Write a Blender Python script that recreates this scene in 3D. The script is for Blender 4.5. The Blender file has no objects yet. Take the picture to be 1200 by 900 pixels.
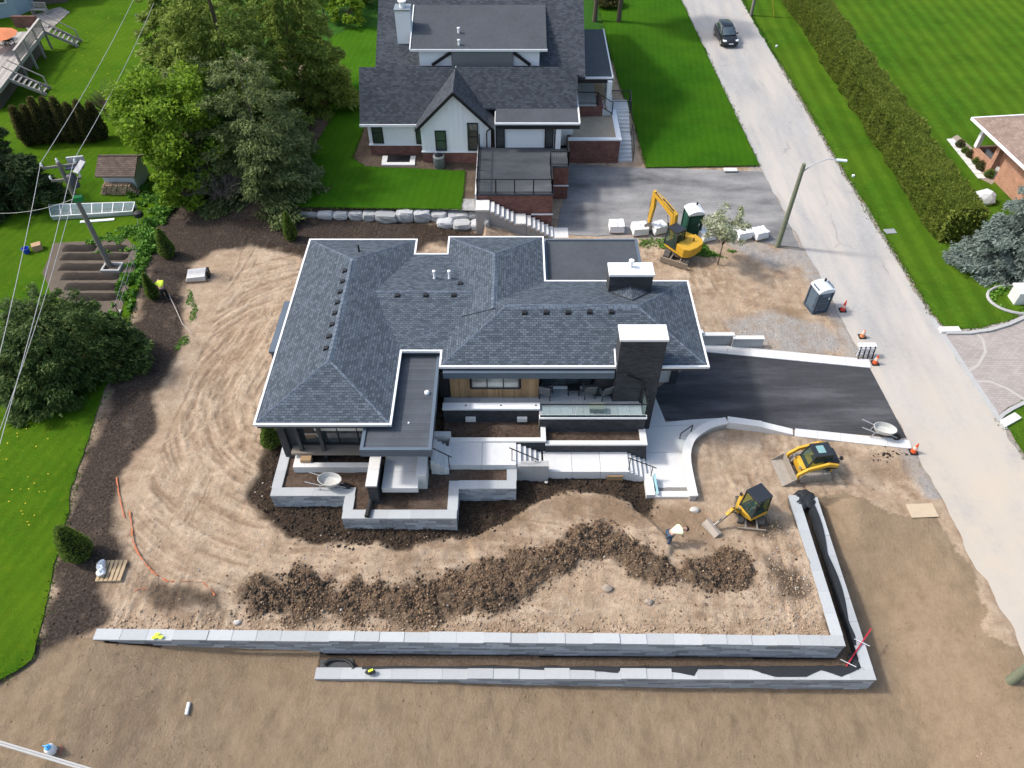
import bpy, bmesh, math, random
import numpy as np
from mathutils import Vector, Matrix
random.seed(7); RNG = np.random.default_rng(11)
SC = bpy.context.scene; COL = SC.collection
# ------------------------------------------------------------------ camera, sky, sun
F, H, PITCH = 870.0, 30.0, math.radians(47.5)
SP, CP = math.sin(PITCH), math.cos(PITCH)
cam = bpy.data.objects.new('camera', bpy.data.cameras.new('camera')); COL.objects.link(cam)
cam.location = (0, 0, H); cam.rotation_euler = (math.pi/2-PITCH, 0, 0)
cam.data.sensor_width = 36; cam.data.lens = F/1200*36; cam.data.clip_start = .5; cam.data.clip_end = 6000
SC.camera = cam
SUN_EL, SUN_AZ = math.radians(48), math.radians(-80)      # azimuth from +Y, clockwise
w = bpy.data.worlds.new('World'); SC.world = w; w.use_nodes = True
sky = w.node_tree.nodes.new('ShaderNodeTexSky'); sky.sky_type = 'NISHITA'; sky.sun_disc = False
sky.sun_elevation = SUN_EL; sky.sun_rotation = SUN_AZ % (2*math.pi); sky.dust_density = 4; sky.ozone_density = 1.6; sky.air_density = 1.3
bg = w.node_tree.nodes['Background']; bg.inputs['Strength'].default_value = .15
w.node_tree.links.new(sky.outputs['Color'], bg.inputs['Color'])
sl = bpy.data.lights.new('sun', 'SUN'); sl.energy = 2.0; sl.angle = math.radians(5); sl.color = (1, .965, .92)
sun = bpy.data.objects.new('sun', sl); COL.objects.link(sun)
_to = Vector((math.cos(SUN_EL)*math.sin(SUN_AZ), math.cos(SUN_EL)*math.cos(SUN_AZ), math.sin(SUN_EL)))
sun.rotation_euler = (-_to).to_track_quat('-Z', 'Y').to_euler(); sun.location = (-40, 20, 60)
SC.view_settings.view_transform = 'Standard'; SC.view_settings.look = 'None'
SC.view_settings.exposure = .70; SC.view_settings.gamma = 1
# ------------------------------------------------------------------ survey: pixel of the photo + known height -> point in the place
def ray(x, y):
    u = (x-600)/F; v = (y-450)/F
    return u, CP-v*SP, -(SP+v*CP)
def at(x, y, z=0.0):
    a, b, c = ray(x, y); t = (z-H)/c; return Vector((a*t, b*t, z))
def atY(x, y, Y):
    a, b, c = ray(x, y); t = Y/b; return Vector((a*t, Y, H+c*t))
def gp(x, y, dz=0.0):
    z = 0.0
    for _ in range(8):
        p = at(x, y, z); z = float(hgt(np.array([p.x]), np.array([p.y]))[0])
    p = at(x, y, z); return Vector((p.x, p.y, z+dz))
def topz(px_, py_, base):           # height of what is seen at a pixel, standing over base's depth
    return atY(px_, py_, base[1]).z
# ------------------------------------------------------------------ objects
def setp(o, label=None, cat=None, group=None, kind=None):
    if label: o['label'] = label
    if cat: o['category'] = cat
    if group: o['group'] = group
    if kind: o['kind'] = kind
    return o
def thing(name, label, cat, loc=(0, 0, 0), rz=0, group=None):
    o = bpy.data.objects.new(name, None); COL.objects.link(o); o.empty_display_size = .3
    o.location = loc; o.rotation_euler = (0, 0, rz); return setp(o, label, cat, group)
def wloc(o):
    v = Vector((0, 0, 0))
    while o: v += o.location; o = o.parent
    return v
def autouv(me):
    n = len(me.loops)
    if n == 0: return
    co = np.empty(len(me.vertices)*3, np.float32); me.vertices.foreach_get('co', co); co = co.reshape(-1, 3)
    vi = np.empty(n, np.int32); me.loops.foreach_get('vertex_index', vi)
    nf = len(me.polygons); nr = np.empty(nf*3, np.float32); me.polygons.foreach_get('normal', nr); nr = nr.reshape(-1, 3)
    lt = np.empty(nf, np.int32); me.polygons.foreach_get('loop_total', lt)
    nn = np.repeat(nr, lt, axis=0); p = co[vi]
    flat = np.hypot(nn[:, 0], nn[:, 1]) < 1e-3
    u = np.stack([-nn[:, 1], nn[:, 0], np.zeros(n)], 1); u[flat] = (1, 0, 0)
    u /= np.linalg.norm(u, axis=1)[:, None]
    v = np.cross(nn, u)
    uv = np.stack([(p*u).sum(1), (p*v).sum(1)], 1).astype(np.float32)
    l = me.uv_layers.new(name='UVMap'); l.data.foreach_set('uv', uv.ravel())
class MB:
    def __init__(s): s.v = []; s.f = []
    def add(s, vs, fs):
        o = len(s.v); s.v += [tuple(x) for x in vs]; s.f += [tuple(i+o for i in f) for f in fs]; return s
    def box(s, x0, x1, y0, y1, z0, z1):
        x0, x1 = min(x0, x1), max(x0, x1); y0, y1 = min(y0, y1), max(y0, y1); z0, z1 = min(z0, z1), max(z0, z1)
        return s.hexa([(x0, y0), (x1, y0), (x1, y1), (x0, y1)], z0, z1)
    def hexa(s, poly, z0, z1): return s.prism(poly, z0, z1)
    def prism(s, poly, z0, z1):
        a = sum(poly[i][0]*poly[(i+1) % len(poly)][1]-poly[(i+1) % len(poly)][0]*poly[i][1] for i in range(len(poly)))
        if a < 0: poly = poly[::-1]
        n = len(poly); g = (lambda z: (lambda i: z[i])) (z0) if isinstance(z0, (list, tuple)) else (lambda i: z0)
        h = (lambda i: z1[i]) if isinstance(z1, (list, tuple)) else (lambda i: z1)
        vs = [(p[0], p[1], g(i)) for i, p in enumerate(poly)]+[(p[0], p[1], h(i)) for i, p in enumerate(poly)]
        return s.add(vs, [tuple(range(n))[::-1], tuple(range(n, 2*n))]+[(i, (i+1) % n, n+(i+1) % n, n+i) for i in range(n)])
    def obox(s, c, size, rz=0, rx=0, ry=0):
        m = Matrix.Translation(c) @ Matrix.Rotation(rz, 4, 'Z') @ Matrix.Rotation(ry, 4, 'Y') @ Matrix.Rotation(rx, 4, 'X')
        a, b, d = size[0]/2, size[1]/2, size[2]/2
        vs = [m @ Vector((x, y, z)) for z in (-d, d) for x, y in ((-a, -b), (a, -b), (a, b), (-a, b))]
        return s.add(vs, [(3, 2, 1, 0), (4, 5, 6, 7), (0, 1, 5, 4), (1, 2, 6, 5), (2, 3, 7, 6), (3, 0, 4, 7)])
    def beam(s, p, q, wd, ht, up=(0, 0, 1)):
        p, q = Vector(p), Vector(q); d = (q-p).normalized(); up = Vector(up)
        if abs(d.dot(up)) > .99: up = Vector((0, 1, 0))
        sd = d.cross(up).normalized(); uu = sd.cross(d)
        vs = [b+sd*i*wd/2+uu*j*ht/2 for b in (p, q) for i, j in ((-1, -1), (1, -1), (1, 1), (-1, 1))]
        return s.add(vs, [(0, 1, 2, 3), (7, 6, 5, 4), (0, 4, 5, 1), (1, 5, 6, 2), (2, 6, 7, 3), (3, 7, 4, 0)])
    def tube(s, pts, r, n=8, cap=True):
        pts = [Vector(p) for p in pts]; rs = r if isinstance(r, (list, tuple)) else [r]*len(pts); vs = []
        up = None
        for i, p in enumerate(pts):
            d = (pts[min(i+1, len(pts)-1)]-pts[max(i-1, 0)]).normalized()
            if up is None: up = Vector((0, 0, 1)) if abs(d.z) < .9 else Vector((1, 0, 0))
            a = d.cross(up).normalized(); b = a.cross(d).normalized(); up = b if abs(d.dot(b)) < .9 else up
            vs += [p+a*rs[i]*math.cos(2*math.pi*k/n)+b*rs[i]*math.sin(2*math.pi*k/n) for k in range(n)]
        fs = [(i*n+k, (i+1)*n+k, (i+1)*n+(k+1) % n, i*n+(k+1) % n) for i in range(len(pts)-1) for k in range(n)]
        if cap: fs += [tuple(range(n)), tuple(range((len(pts)-1)*n, len(pts)*n))[::-1]]
        return s.add(vs, fs)
    def lathe(s, c, prof, n=12, axis='Z', sx=1, sy=1):
        c = Vector(c); vs = []
        for r, z in prof:
            for k in range(n):
                a = 2*math.pi*k/n; x, y = r*sx*math.cos(a), r*sy*math.sin(a)
                vs.append(c+Vector({'Z': (x, y, z), 'X': (z, x, y), 'Y': (y, z, x)}[axis]))
        m = len(prof)
        return s.add(vs, [(i*n+k, i*n+(k+1) % n, (i+1)*n+(k+1) % n, (i+1)*n+k) for i in range(m-1) for k in range(n)]+[tuple(range(n))[::-1], tuple(range((m-1)*n, m*n))])
    def extr(s, prof, a, b, axis='Y'):      # outline (p,q) extruded along an axis: Y -> (p,.,q) ; X -> (.,p,q)
        n = len(prof); mk = (lambda p, t: (p[0], t, p[1])) if axis == 'Y' else (lambda p, t: (t, p[0], p[1]))
        vs = [mk(p, a) for p in prof]+[mk(p, b) for p in prof]
        return s.add(vs, [tuple(range(n)), tuple(range(n, 2*n))[::-1]]+[(i, n+i, n+(i+1) % n, (i+1) % n) for i in range(n)])
    def quad(s, a, b, c, d): return s.add([a, b, c, d], [(0, 1, 2, 3)])
    def blob(s, c, r, seed=0, sub=1, j=.25):
        bm = bmesh.new(); bmesh.ops.create_icosphere(bm, subdivisions=sub, radius=1); rr = random.Random(seed)
        vs = [(c[0]+v.co.x*r[0]*(1+rr.uniform(-j, j)), c[1]+v.co.y*r[1]*(1+rr.uniform(-j, j)), c[2]+v.co.z*r[2]*(1+rr.uniform(-j, j))) for v in bm.verts]
        bm.verts.index_update(); fs = [tuple(v.index for v in f.verts) for f in bm.faces]; bm.free(); return s.add(vs, fs)
    def mesh(s, name, m, off=None, smooth=False, fix=True, bev=0):
        me = bpy.data.meshes.new(name); v = s.v
        if off is not None and off.length > 0: v = [(a-off.x, b-off.y, c-off.z) for a, b, c in v]
        me.from_pydata(v, [], s.f)
        if fix or bev:
            bm = bmesh.new(); bm.from_mesh(me)
            if fix: bmesh.ops.recalc_face_normals(bm, faces=bm.faces)
            if bev: bmesh.ops.bevel(bm, geom=[e for e in bm.edges if e.is_manifold and e.calc_face_angle(0) > .5], offset=bev, segments=2, profile=.6, affect='EDGES', clamp_overlap=True)
            bm.to_mesh(me); bm.free()
        me.update(); autouv(me)
        if smooth:
            me.polygons.foreach_set('use_smooth', [True]*len(me.polygons))
            try: me.set_sharp_from_angle(angle=math.radians(40))
            except Exception: pass
        if m: me.materials.append(m)
        return me
    def build(s, name, m, parent=None, label=None, cat=None, group=None, kind=None, world=True, smooth=False, fix=True, bev=0):
        off = wloc(parent) if (parent and world) else None
        o = bpy.data.objects.new(name, s.mesh(name, m, off, smooth, fix, bev)); COL.objects.link(o)
        if parent: o.parent = parent
        elif cat:                                   # a thing of one mesh: put its origin at its base
            me = o.data; co = np.empty(len(me.vertices)*3, np.float32); me.vertices.foreach_get('co', co); co = co.reshape(-1, 3)
            if world and len(co):
                c = (co.min(0)+co.max(0))/2; c[2] = co[:, 2].min(); co -= c; me.vertices.foreach_set('co', co.ravel().astype(np.float32)); o.location = Vector([float(t) for t in c]); me.update()
        return setp(o, label, cat, group, kind)
def kids(o): return [c for c in bpy.data.objects if c.parent == o]
def copy_tree(o, parent=None, ch=None):
    if ch is None:
        ch = {}
        for q in bpy.data.objects:
            if q.parent: ch.setdefault(q.parent.name, []).append(q)
    c = o.copy(); COL.objects.link(c)
    if parent: c.parent = parent
    for k in ch.get(o.name, []): copy_tree(k, c, ch)
    return c
def raw_mesh(name, v, f, m, smooth=False):          # numpy arrays: verts (n,3), faces (m,k)
    me = bpy.data.meshes.new(name); k = f.shape[1]
    me.vertices.add(len(v)); me.vertices.foreach_set('co', v.astype(np.float32).ravel())
    me.loops.add(f.size); me.loops.foreach_set('vertex_index', f.astype(np.int32).ravel())
    me.polygons.add(len(f)); me.polygons.foreach_set('loop_start', np.arange(0, f.size, k, dtype=np.int32))
    try: me.polygons.foreach_set('loop_total', np.full(len(f), k, np.int32))
    except Exception: pass
    if smooth: me.polygons.foreach_set('use_smooth', np.ones(len(f), bool))
    me.update(calc_edges=True); me.validate()
    if m: me.materials.append(m)
    return me
def raw_obj(name, v, f, m, parent=None, smooth=False, **k):
    if parent: v = v-np.array(wloc(parent))
    o = bpy.data.objects.new(name, raw_mesh(name, v, f, m, smooth)); COL.objects.link(o)
    if parent: o.parent = parent
    elif k.get('cat'):
        me = o.data; c = (v.min(0)+v.max(0))/2; c[2] = v[:, 2].min(); me.vertices.foreach_set('co', (v-c).astype(np.float32).ravel()); o.location = [float(t) for t in c]; me.update()
    return setp(o, **k)
# ------------------------------------------------------------------ noise
_L = RNG.random((256, 256))
def vnoise(x, y):
    xi = np.floor(x).astype(int); yi = np.floor(y).astype(int); fx = x-xi; fy = y-yi
    fx = fx*fx*(3-2*fx); fy = fy*fy*(3-2*fy); g = lambda i, j: _L[i & 255, j & 255]
    return (g(xi, yi)*(1-fx)+g(xi+1, yi)*fx)*(1-fy)+(g(xi, yi+1)*(1-fx)+g(xi+1, yi+1)*fx)*fy
def fbm(x, y, o=4):
    t = 0; a = .5; s = 0
    for i in range(o): t = t+a*vnoise(x*2**i+17.3*i, y*2**i+9.1*i); s += a; a *= .5
    return t/s
def sstep(a, b, x):
    t = np.clip((x-a)/(b-a), 0, 1); return t*t*(3-2*t)
def sdist(poly, X, Y):                               # signed distance, positive inside
    P = np.array(poly)[:, :2]; d = np.full(X.shape, 1e9); ins = np.zeros(X.shape, bool)
    for i in range(len(P)):
        ax, ay = P[i]; bx, by = P[(i+1) % len(P)]; ex, ey = bx-ax, by-ay
        t = np.clip(((X-ax)*ex+(Y-ay)*ey)/(ex*ex+ey*ey+1e-12), 0, 1)
        d = np.minimum(d, np.hypot(X-ax-t*ex, Y-ay-t*ey))
        if ay != by: ins ^= ((ay > Y) != (by > Y)) & (X < ex*(Y-ay)/(ey)+ax)
    return np.where(ins, d, -d)
def pdist(line, X, Y):
    P = np.array(line)[:, :2]; d = np.full(X.shape, 1e9)
    for i in range(len(P)-1):
        ax, ay = P[i]; ex, ey = P[i+1]-P[i]; t = np.clip(((X-ax)*ex+(Y-ay)*ey)/(ex*ex+ey*ey+1e-12), 0, 1)
        d = np.minimum(d, np.hypot(X-ax-t*ex, Y-ay-t*ey))
    return d
# ------------------------------------------------------------------ materials
class NT:
    def __init__(s, name):
        s.m = bpy.data.materials.new(name); s.m.use_nodes = True; s.t = s.m.node_tree; s.b = s.t.nodes['Principled BSDF']
        s.b.inputs['Specular IOR Level'].default_value = .3
    def n(s, typ, **k):
        q = s.t.nodes.new('ShaderNode'+typ)
        for a, b in k.items():
            if a in q.inputs: s.put(q.inputs[a], b)
            else: setattr(q, a, b)
        return q
    def put(s, sock, val):
        if isinstance(val, bpy.types.NodeSocket): s.t.links.new(val, sock)
        else: sock.default_value = (*val, 1) if (isinstance(val, tuple) and len(val) == 3 and sock.type == 'RGBA') else val
    def coord(s, kind='Object'): return s.n('TexCoord').outputs[kind]
    def noise(s, vec, scale, detail=5, rough=.6, dist=0):
        q = s.n('TexNoise'); s.put(q.inputs['Vector'], vec); q.inputs['Scale'].default_value = scale; q.inputs['Detail'].default_value = detail
        q.inputs['Roughness'].default_value = rough; q.inputs['Distortion'].default_value = dist; return q.outputs['Fac']
    def ramp(s, fac, stops):
        q = s.n('ValToRGB'); s.put(q.inputs['Fac'], fac); e = q.color_ramp.elements
        while len(e) < len(stops): e.new(.5)
        for el, (p, c) in zip(e, stops): el.position = p; el.color = (*c, 1) if len(c) == 3 else c
        return q.outputs['Color']
    def mix(s, fac, a, b, mode='MIX'):
        q = s.n('Mix', data_type='RGBA', blend_type=mode); s.put(q.inputs['Factor'], fac); s.put(q.inputs[6], a); s.put(q.inputs[7], b); return q.outputs[2]
    def math(s, op, a, b=0.0, clamp=False):
        q = s.n('Math', operation=op, use_clamp=clamp); s.put(q.inputs[0], a); s.put(q.inputs[1], b); return q.outputs[0]
    def mapr(s, x, a, b, c, d):
        q = s.n('MapRange'); s.put(q.inputs[0], x)
        for i, t in enumerate((a, b, c, d)): q.inputs[i+1].default_value = t
        return q.outputs[0]
    def stretch(s, vec, sc, rot=(0, 0, 0)):
        q = s.n('Mapping'); s.put(q.inputs['Vector'], vec); q.inputs['Scale'].default_value = sc; q.inputs['Rotation'].default_value = rot; return q.outputs['Vector']
    def bump(s, h, strength=.4, dist=.02):
        q = s.n('Bump'); s.put(q.inputs['Height'], h); q.inputs['Strength'].default_value = strength; q.inputs['Distance'].default_value = dist
        s.t.links.new(q.outputs['Normal'], s.b.inputs['Normal'])
    def attr(s, name):
        q = s.n('Attribute', attribute_name=name); return q
    def col(s, c): s.put(s.b.inputs['Base Color'], c)
    def set(s, rough=None, metal=None, spec=None, coat=None, trans=None):
        for k, v in (('Roughness', rough), ('Metallic', metal), ('Specular IOR Level', spec), ('Coat Weight', coat), ('Transmission Weight', trans)):
            if v is not None: s.put(s.b.inputs[k], v)
        return s
def dk(c, k): return tuple(min(1, x*k) for x in c)
def plain(name, c, rough=.7, var=.18, scale=3, bump=.15, bscale=60, metal=0, spec=.3, isl=0, coat=0, streak=0, ir=(.72, 1.15)):
    n = NT(name); v = n.coord(); f = n.noise(v, scale, 6, .65)
    col = n.ramp(f, [(.28, dk(c, 1-var)), (.5, c), (.74, dk(c, 1+var))])
    f2 = n.noise(v, scale*9, 4, .6); col = n.mix(.5, col, n.ramp(f2, [(.3, dk(c, 1-var*.6)), (.7, dk(c, 1+var*.6))]))
    if streak: col = n.mix(n.mapr(n.noise(n.stretch(v, (6, 6, .4)), 1.5, 5), .5, .75, 0, streak), col, dk(c, .55))
    rnd = n.n('ObjectInfo').outputs['Random'] if isl == 'obj' else (n.n('NewGeometry').outputs['Random Per Island'] if isl else None)
    if isl: col = n.mix(1.0, col, n.ramp(rnd, [(0, (ir[0],)*3), (.5, ((ir[0]+ir[1])/2,)*3), (1, (ir[1],)*3)]), 'MULTIPLY')
    n.col(col); n.set(rough, metal, spec, coat or None)
    if bump: n.bump(n.noise(v, bscale, 4), bump, .02)
    return n.m
def paver(name, ca, cb, mort, w_, h_, gap=.012, rough=.8, bump=.5, off=.5, nvar=.25, coord='UV', nscale=1.2):
    n = NT(name); v = n.coord(coord); q = n.n('TexBrick'); n.put(q.inputs['Vector'], v)
    q.inputs['Scale'].default_value = 1; q.inputs['Brick Width'].default_value = w_; q.inputs['Row Height'].default_value = h_; q.inputs['Mortar Size'].default_value = gap
    q.inputs['Mortar Smooth'].default_value = .2; q.offset = off; q.inputs['Bias'].default_value = 0
    n.put(q.inputs['Color1'], ca); n.put(q.inputs['Color2'], cb); n.put(q.inputs['Mortar'], mort)
    f = n.noise(v, nscale, 6, .65); col = n.mix(1., q.outputs['Color'], n.ramp(f, [(.25, (1-nvar,)*3), (.75, (1+nvar,)*3)]), 'MULTIPLY')
    f3 = n.noise(v, 22, 3, .6); col = n.mix(1., col, n.ramp(f3, [(.25, (.82,)*3), (.75, (1.18,)*3)]), 'MULTIPLY')
    n.col(col); n.set(rough); n.bump(n.math('SUBTRACT', n.math('MULTIPLY', f3, .4), q.outputs['Fac']), bump, .02); return n.m
def glassy(name, c, rough=.06):
    n = NT(name); v = n.coord(); n.col(n.ramp(n.noise(v, .9, 3), [(.3, dk(c, .6)), (.7, dk(c, 1.5))])); n.set(rough, 0, .9, .5); return n.m
def leaf(name, stops, trans=.25, rough=.6):
    n = NT(name); r = n.n('NewGeometry').outputs['Random Per Island']; v = n.coord()
    cl = n.ramp(n.math('ADD', n.math('MULTIPLY', r, .55), n.math('MULTIPLY', n.noise(v, .9, 3), .5)), stops); n.col(cl); n.set(rough, 0, .2)
    tr = n.n('BsdfTranslucent'); n.put(tr.inputs['Color'], cl); mx = n.n('MixShader'); mx.inputs[0].default_value = trans
    n.t.links.new(n.b.outputs[0], mx.inputs[1]); n.t.links.new(tr.outputs[0], mx.inputs[2]); n.t.links.new(mx.outputs[0], n.t.nodes['Material Output'].inputs['Surface']); return n.m
# ------------------------------------------------------------------ terrain
UL, UR = at(109, 749, .30), at(991, 756.5, .35)          # upper block wall, outer top edge
IR = at(935, 580, .30)                                    # its right arm, far end
OL, OR = at(368.5, 795, -.72), at(1027, 796, -.65)        # lower block wall
OE = at(957, 582, .22)
def lerp1(x, xs, ys): return np.interp(x, xs, ys)
def road_l(Y): return np.interp(Y, [0, 12.5, 24, 33, 49, 82, 130], [21.6, 21.07, 20.3, 19.66, 18.6, 17.6, 16.4])
def road_r(Y): return np.interp(Y, [0, 24.5, 32, 51, 82, 130], [26.6, 25.55, 25.05, 24.38, 23.83, 22.8])
def uwy(X): return np.interp(X, [UL.x, UR.x], [UL.y, UR.y])
def owy(X): return np.interp(X, [OL.x, OR.x], [OL.y, OR.y])
def irx(Y): return np.interp(Y, [UR.y, IR.y], [UR.x, IR.x])
def orx(Y): return np.interp(Y, [OR.y, OE.y], [OR.x, OE.x])
RIDGE = [(305, 693), (370, 697), (430, 708), (485, 708), (555, 694), (605, 680), (640, 657), (690, 640), (735, 650), (785, 668), (820, 678), (862, 668)]
RIDGE = [at(x, y, .3) for x, y in RIDGE]
def hgt(X, Y):
    h = np.maximum(.28*sstep(20, 16.5, Y)*sstep(road_l(Y)-.3, road_l(Y)-5, X), .43*sstep(2, -5, X))
    h = np.where((Y > uwy(X)) & (Y < 19), np.minimum(h, .19+.25*sstep(uwy(X)+.5, uwy(X)+3.5, Y)+.3*sstep(-17.2, -20, X)), h)
    h = h+.8*sstep(-20, -16.3, X)*sstep(-1.0, -1.6, X)*sstep(42.2, 42.7, Y)
    ws = sstep(-2.05, -1.7, X)*sstep(1.6, 1.0, X)*sstep(39.2, 40.4, Y)*sstep(43, 42.2, Y); h = np.maximum(h, ws*np.clip(1.25*(1-(X+2.0)/3.3), 0, 1.25))
    h = h+.32*sstep(-1.2, -.2, X)*sstep(6.3, 5.2, X)*sstep(18.6, 20, Y)*sstep(24, 22.5, Y)
    hl = lerp1(X, [-40, UL.x-2, UL.x, -15.4, -14, -11, -8.2, -5, 1.2, 7, 14], [.3, .3, .28, -.1, -.45, -.8, -.86, -1.0, -1.4, -1.65, -1.75])
    k = sstep(20.3, 14.5, Y)*sstep(road_l(Y)-.3, road_l(Y)-5.2, X)
    hr = .25*(1-k)*sstep(road_l(Y)-.3, road_l(Y)-5, X)-1.7*k
    kk = sstep(13.5, 16.5, X)
    lot = hl*(1-kk)+np.where(X > 13.5, hr, hl)*kk
    south = (Y < uwy(X)) | ((X > irx(Y)) & (Y < 20.0) & (X < road_l(Y)+1))
    h = np.where(south, lot, h)
    tr = (X > OL.x+.1) & (Y > owy(X)+.15) & (Y < uwy(X)+.2) & (X < orx(Y)-.15)
    tr |= (X > irx(Y)-.1) & (X < orx(Y)-.15) & (Y < 19.9) & (Y > owy(X)+.15)
    return np.where(tr, np.maximum(-.88+.62*sstep(14, 20, Y), -9), h)
def P(pts, z=0.0): return [at(x, y, z) for x, y in pts]
MULCH = P([(40, 772), (88, 565), (122, 470), (155, 385), (170, 320), (192, 240), (215, 215), (340, 238), (420, 250), (540, 268), (578, 272), (545, 288), (500, 286), (480, 300), (355, 302), (300, 289), (250, 297), (224, 312), (212, 350), (220, 392), (200, 440), (183, 462), (186, 505), (165, 530), (142, 560), (134, 605), (146, 640), (122, 690), (128, 722), (85, 752)], .4)
EXCA = P([(294, 578), (300, 540), (320, 502), (340, 500), (340, 560), (410, 590), (530, 590), (545, 560), (604, 556), (606, 588), (600, 600), (548, 624), (480, 640), (410, 642), (345, 630), (316, 606)], .3)
EXC2 = P([(520, 612), (600, 560), (606, 548), (760, 548), (772, 585), (762, 602), (715, 582), (665, 577), (625, 592), (570, 626), (535, 632)], .2)
LOW = P([(755, 522), (752, 498), (766, 464), (782, 490), (812, 488), (850, 486), (838, 498), (822, 506), (812, 515), (808, 528), (808, 543), (811, 562), (814, 584), (768, 584), (757, 560), (753, 540)], .0)
DARKS = [P(q, .3) for q in ([(312, 288), (360, 290), (358, 303), (316, 298)], [(895, 655), (945, 660), (950, 695), (910, 705)], [(880, 600), (915, 605), (925, 625), (890, 625)], [(480, 262), (545, 270), (540, 285), (486, 283)], [(180, 690), (260, 690), (270, 720), (190, 712)])]
WET = [P(q, .1) for q in ([(470, 662), (535, 640), (600, 606), (640, 588), (700, 583), (770, 604), (750, 628), (700, 606), (645, 606), (590, 636)], [(905, 360), (940, 355), (975, 420), (950, 425)], [(1000, 535), (1070, 540), (1075, 560), (1020, 560)], [(760, 585), (830, 590), (850, 625), (800, 640), (750, 610)])]
GRAV = [P(q, 0) for q in ([(845, 375), (905, 365), (960, 378), (1000, 412), (1005, 420), (905, 408), (860, 400)], [(830, 268), (905, 290), (945, 292), (955, 312), (905, 318), (860, 290)], [(575, 262), (655, 275), (650, 285), (575, 275)], [(700, 268), (840, 275), (840, 288), (700, 278)])]
LAWN_L = P([(-700, 860), (-8, 800), (38, 772), (88, 562), (118, 470), (150, 385), (166, 320), (188, 240), (212, 212), (235, 170), (258, 120), (262, 60), (262, -60), (-700, -60)], .47)
LAWN_N = P([(343, 243), (341, 228), (350, 205), (372, 168), (388, 140), (384, 110), (388, 70), (388, 44), (410, 34), (445, 33), (445, 100), (428, 140), (423, 160), (413, 186), (428, 196), (545, 201), (541, 246)], 1.2)
LAWN_R = [Vector((4.6, 49.8, .1)), Vector((6.2, 49.8, .1))]
LAWN_R = P([(757, 196), (740, 132), (728, 105), (715, 60), (700, 0), (690, -40)], .1)+[Vector((float(road_l(y))-.05, y, .1)) for y in (100, 82, 74, 66, 60, 55, 52, 49.6)]
ROAD = [Vector((float(road_l(y)), y, .01)) for y in (2, 8, 12.5, 16, 20, 24, 28, 33, 38, 44, 49, 56, 64, 74, 82, 130)]+[Vector((float(road_r(y)), y, .01)) for y in (130, 82, 66, 51, 42, 36, 32, 28, 24.5, 18, 12, 2)]
DRIVE = P([(768, 492), (772, 478), (764, 458), (790, 442), (824, 412), (1019, 431), (1062, 513)], .0)
NDRIVE = P([(650, 274), (655, 256), (662, 225), (664, 192), (735, 196), (757, 196), (830, 199), (893, 201), (912, 235), (937, 290), (910, 288), (850, 274), (760, 272), (700, 277)], 0)
LAWN_E = [Vector((float(road_r(y))+.25, y, .05)) for y in (130, 100, 82, 66, 51, 42, 36, 33.2)]+P([(1112, 386), (1150, 384), (1180, 376), (1200, 366), (1260, 330), (1500, 250)], .05)+[Vector((80, 130, .05))]
PAVE = [Vector((float(road_r(y))+.02, y, 0)) for y in (32.6, 29, 26.4)]+P([(1167, 489), (1180, 478), (1230, 455), (1500, 400), (1500, 250), (1260, 330), (1200, 366), (1180, 376), (1150, 384), (1110, 388)], 0)
LAWN_E2 = [Vector((float(road_r(y))+.2, y, .05)) for y in (24.6, 22, 18, 12, 5)]+[Vector((60, 5, .05))]+P([(1500, 400), (1230, 458), (1184, 482), (1172, 494)], .05)
SHEETS = [LAWN_L, LAWN_N, LAWN_R, ROAD, DRIVE, NDRIVE, LAWN_E, PAVE, LAWN_E2, LOW]
GARD = P([(62, 285), (150, 280), (162, 300), (140, 375), (60, 345), (50, 320)], .45)

def axis(segs):
    out = []
    for a, b, st in segs: out += list(np.arange(a, b-1e-6, st))
    return np.array(out+[segs[-1][1]])
gx = axis([(-1500, -300, 400), (-300, -70, 46), (-70, -34, 3), (-34, -20, .4), (-20, 15.6, .085), (15.6, 22, .14), (22, 40, .6), (40, 70, 3), (70, 300, 46), (300, 1500, 400)])
gy = axis([(-600, -60, 180), (-60, 5, 5), (5, 9, .3), (9, 24.5, .085), (24.5, 43.5, .13), (43.5, 60, .5), (60, 100, 2), (100, 300, 50), (300, 3000, 450)])
GX, GY = np.meshgrid(gx, gy); gX, gY = GX.ravel(), GY.ravel()
gh = hgt(gX, gY)
near = (np.abs(gX) < 45) & (gY < 90) & (gY > 0)
pad = (gY > uwy(gX)) & ((gX < irx(gY)) | (gY > 20)) & (gX > -17.5) & (gX < 22)
wob = (fbm(gX*.8, gY*.8, 4)-.5)*1.4
mul = sstep(-.25, .3, sdist(MULCH, gX, gY)+wob*.7)
exc = np.maximum(sstep(-.2, .25, sdist(EXCA, gX, gY)+wob*.9), sstep(-.2, .2, sdist(EXC2, gX, gY)+wob*.4))
drk = np.zeros_like(gX); wet = np.zeros_like(gX); grv = np.zeros_like(gX)
for q in DARKS: drk = np.maximum(drk, sstep(-.3, .35, sdist(q, gX, gY)+wob))
for q in WET: wet = np.maximum(wet, sstep(-.5, .6, sdist(q, gX, gY)+wob*1.2))
for q in GRAV: grv = np.maximum(grv, sstep(-.3, .4, sdist(q, gX, gY)+wob*.8))
def heap_d(x, y): return pdist(RIDGE, x, y)+(fbm(x*.55+31, y*.55, 2)-.5)*1.5+(fbm(x*1.9+3, y*1.9, 3)-.5)*.9-.08
rd = heap_d(gX, gY); along = fbm(gX*.9+4, gY*.9, 3)
for e_ in (road_r(gY)+.1, road_l(gY)-.1): grv = np.maximum(grv, sstep(1.1, .3, np.abs(gX-e_)+wob*.5)*(gY > 20))
rdg = sstep(1.08, .6, rd)
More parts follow.
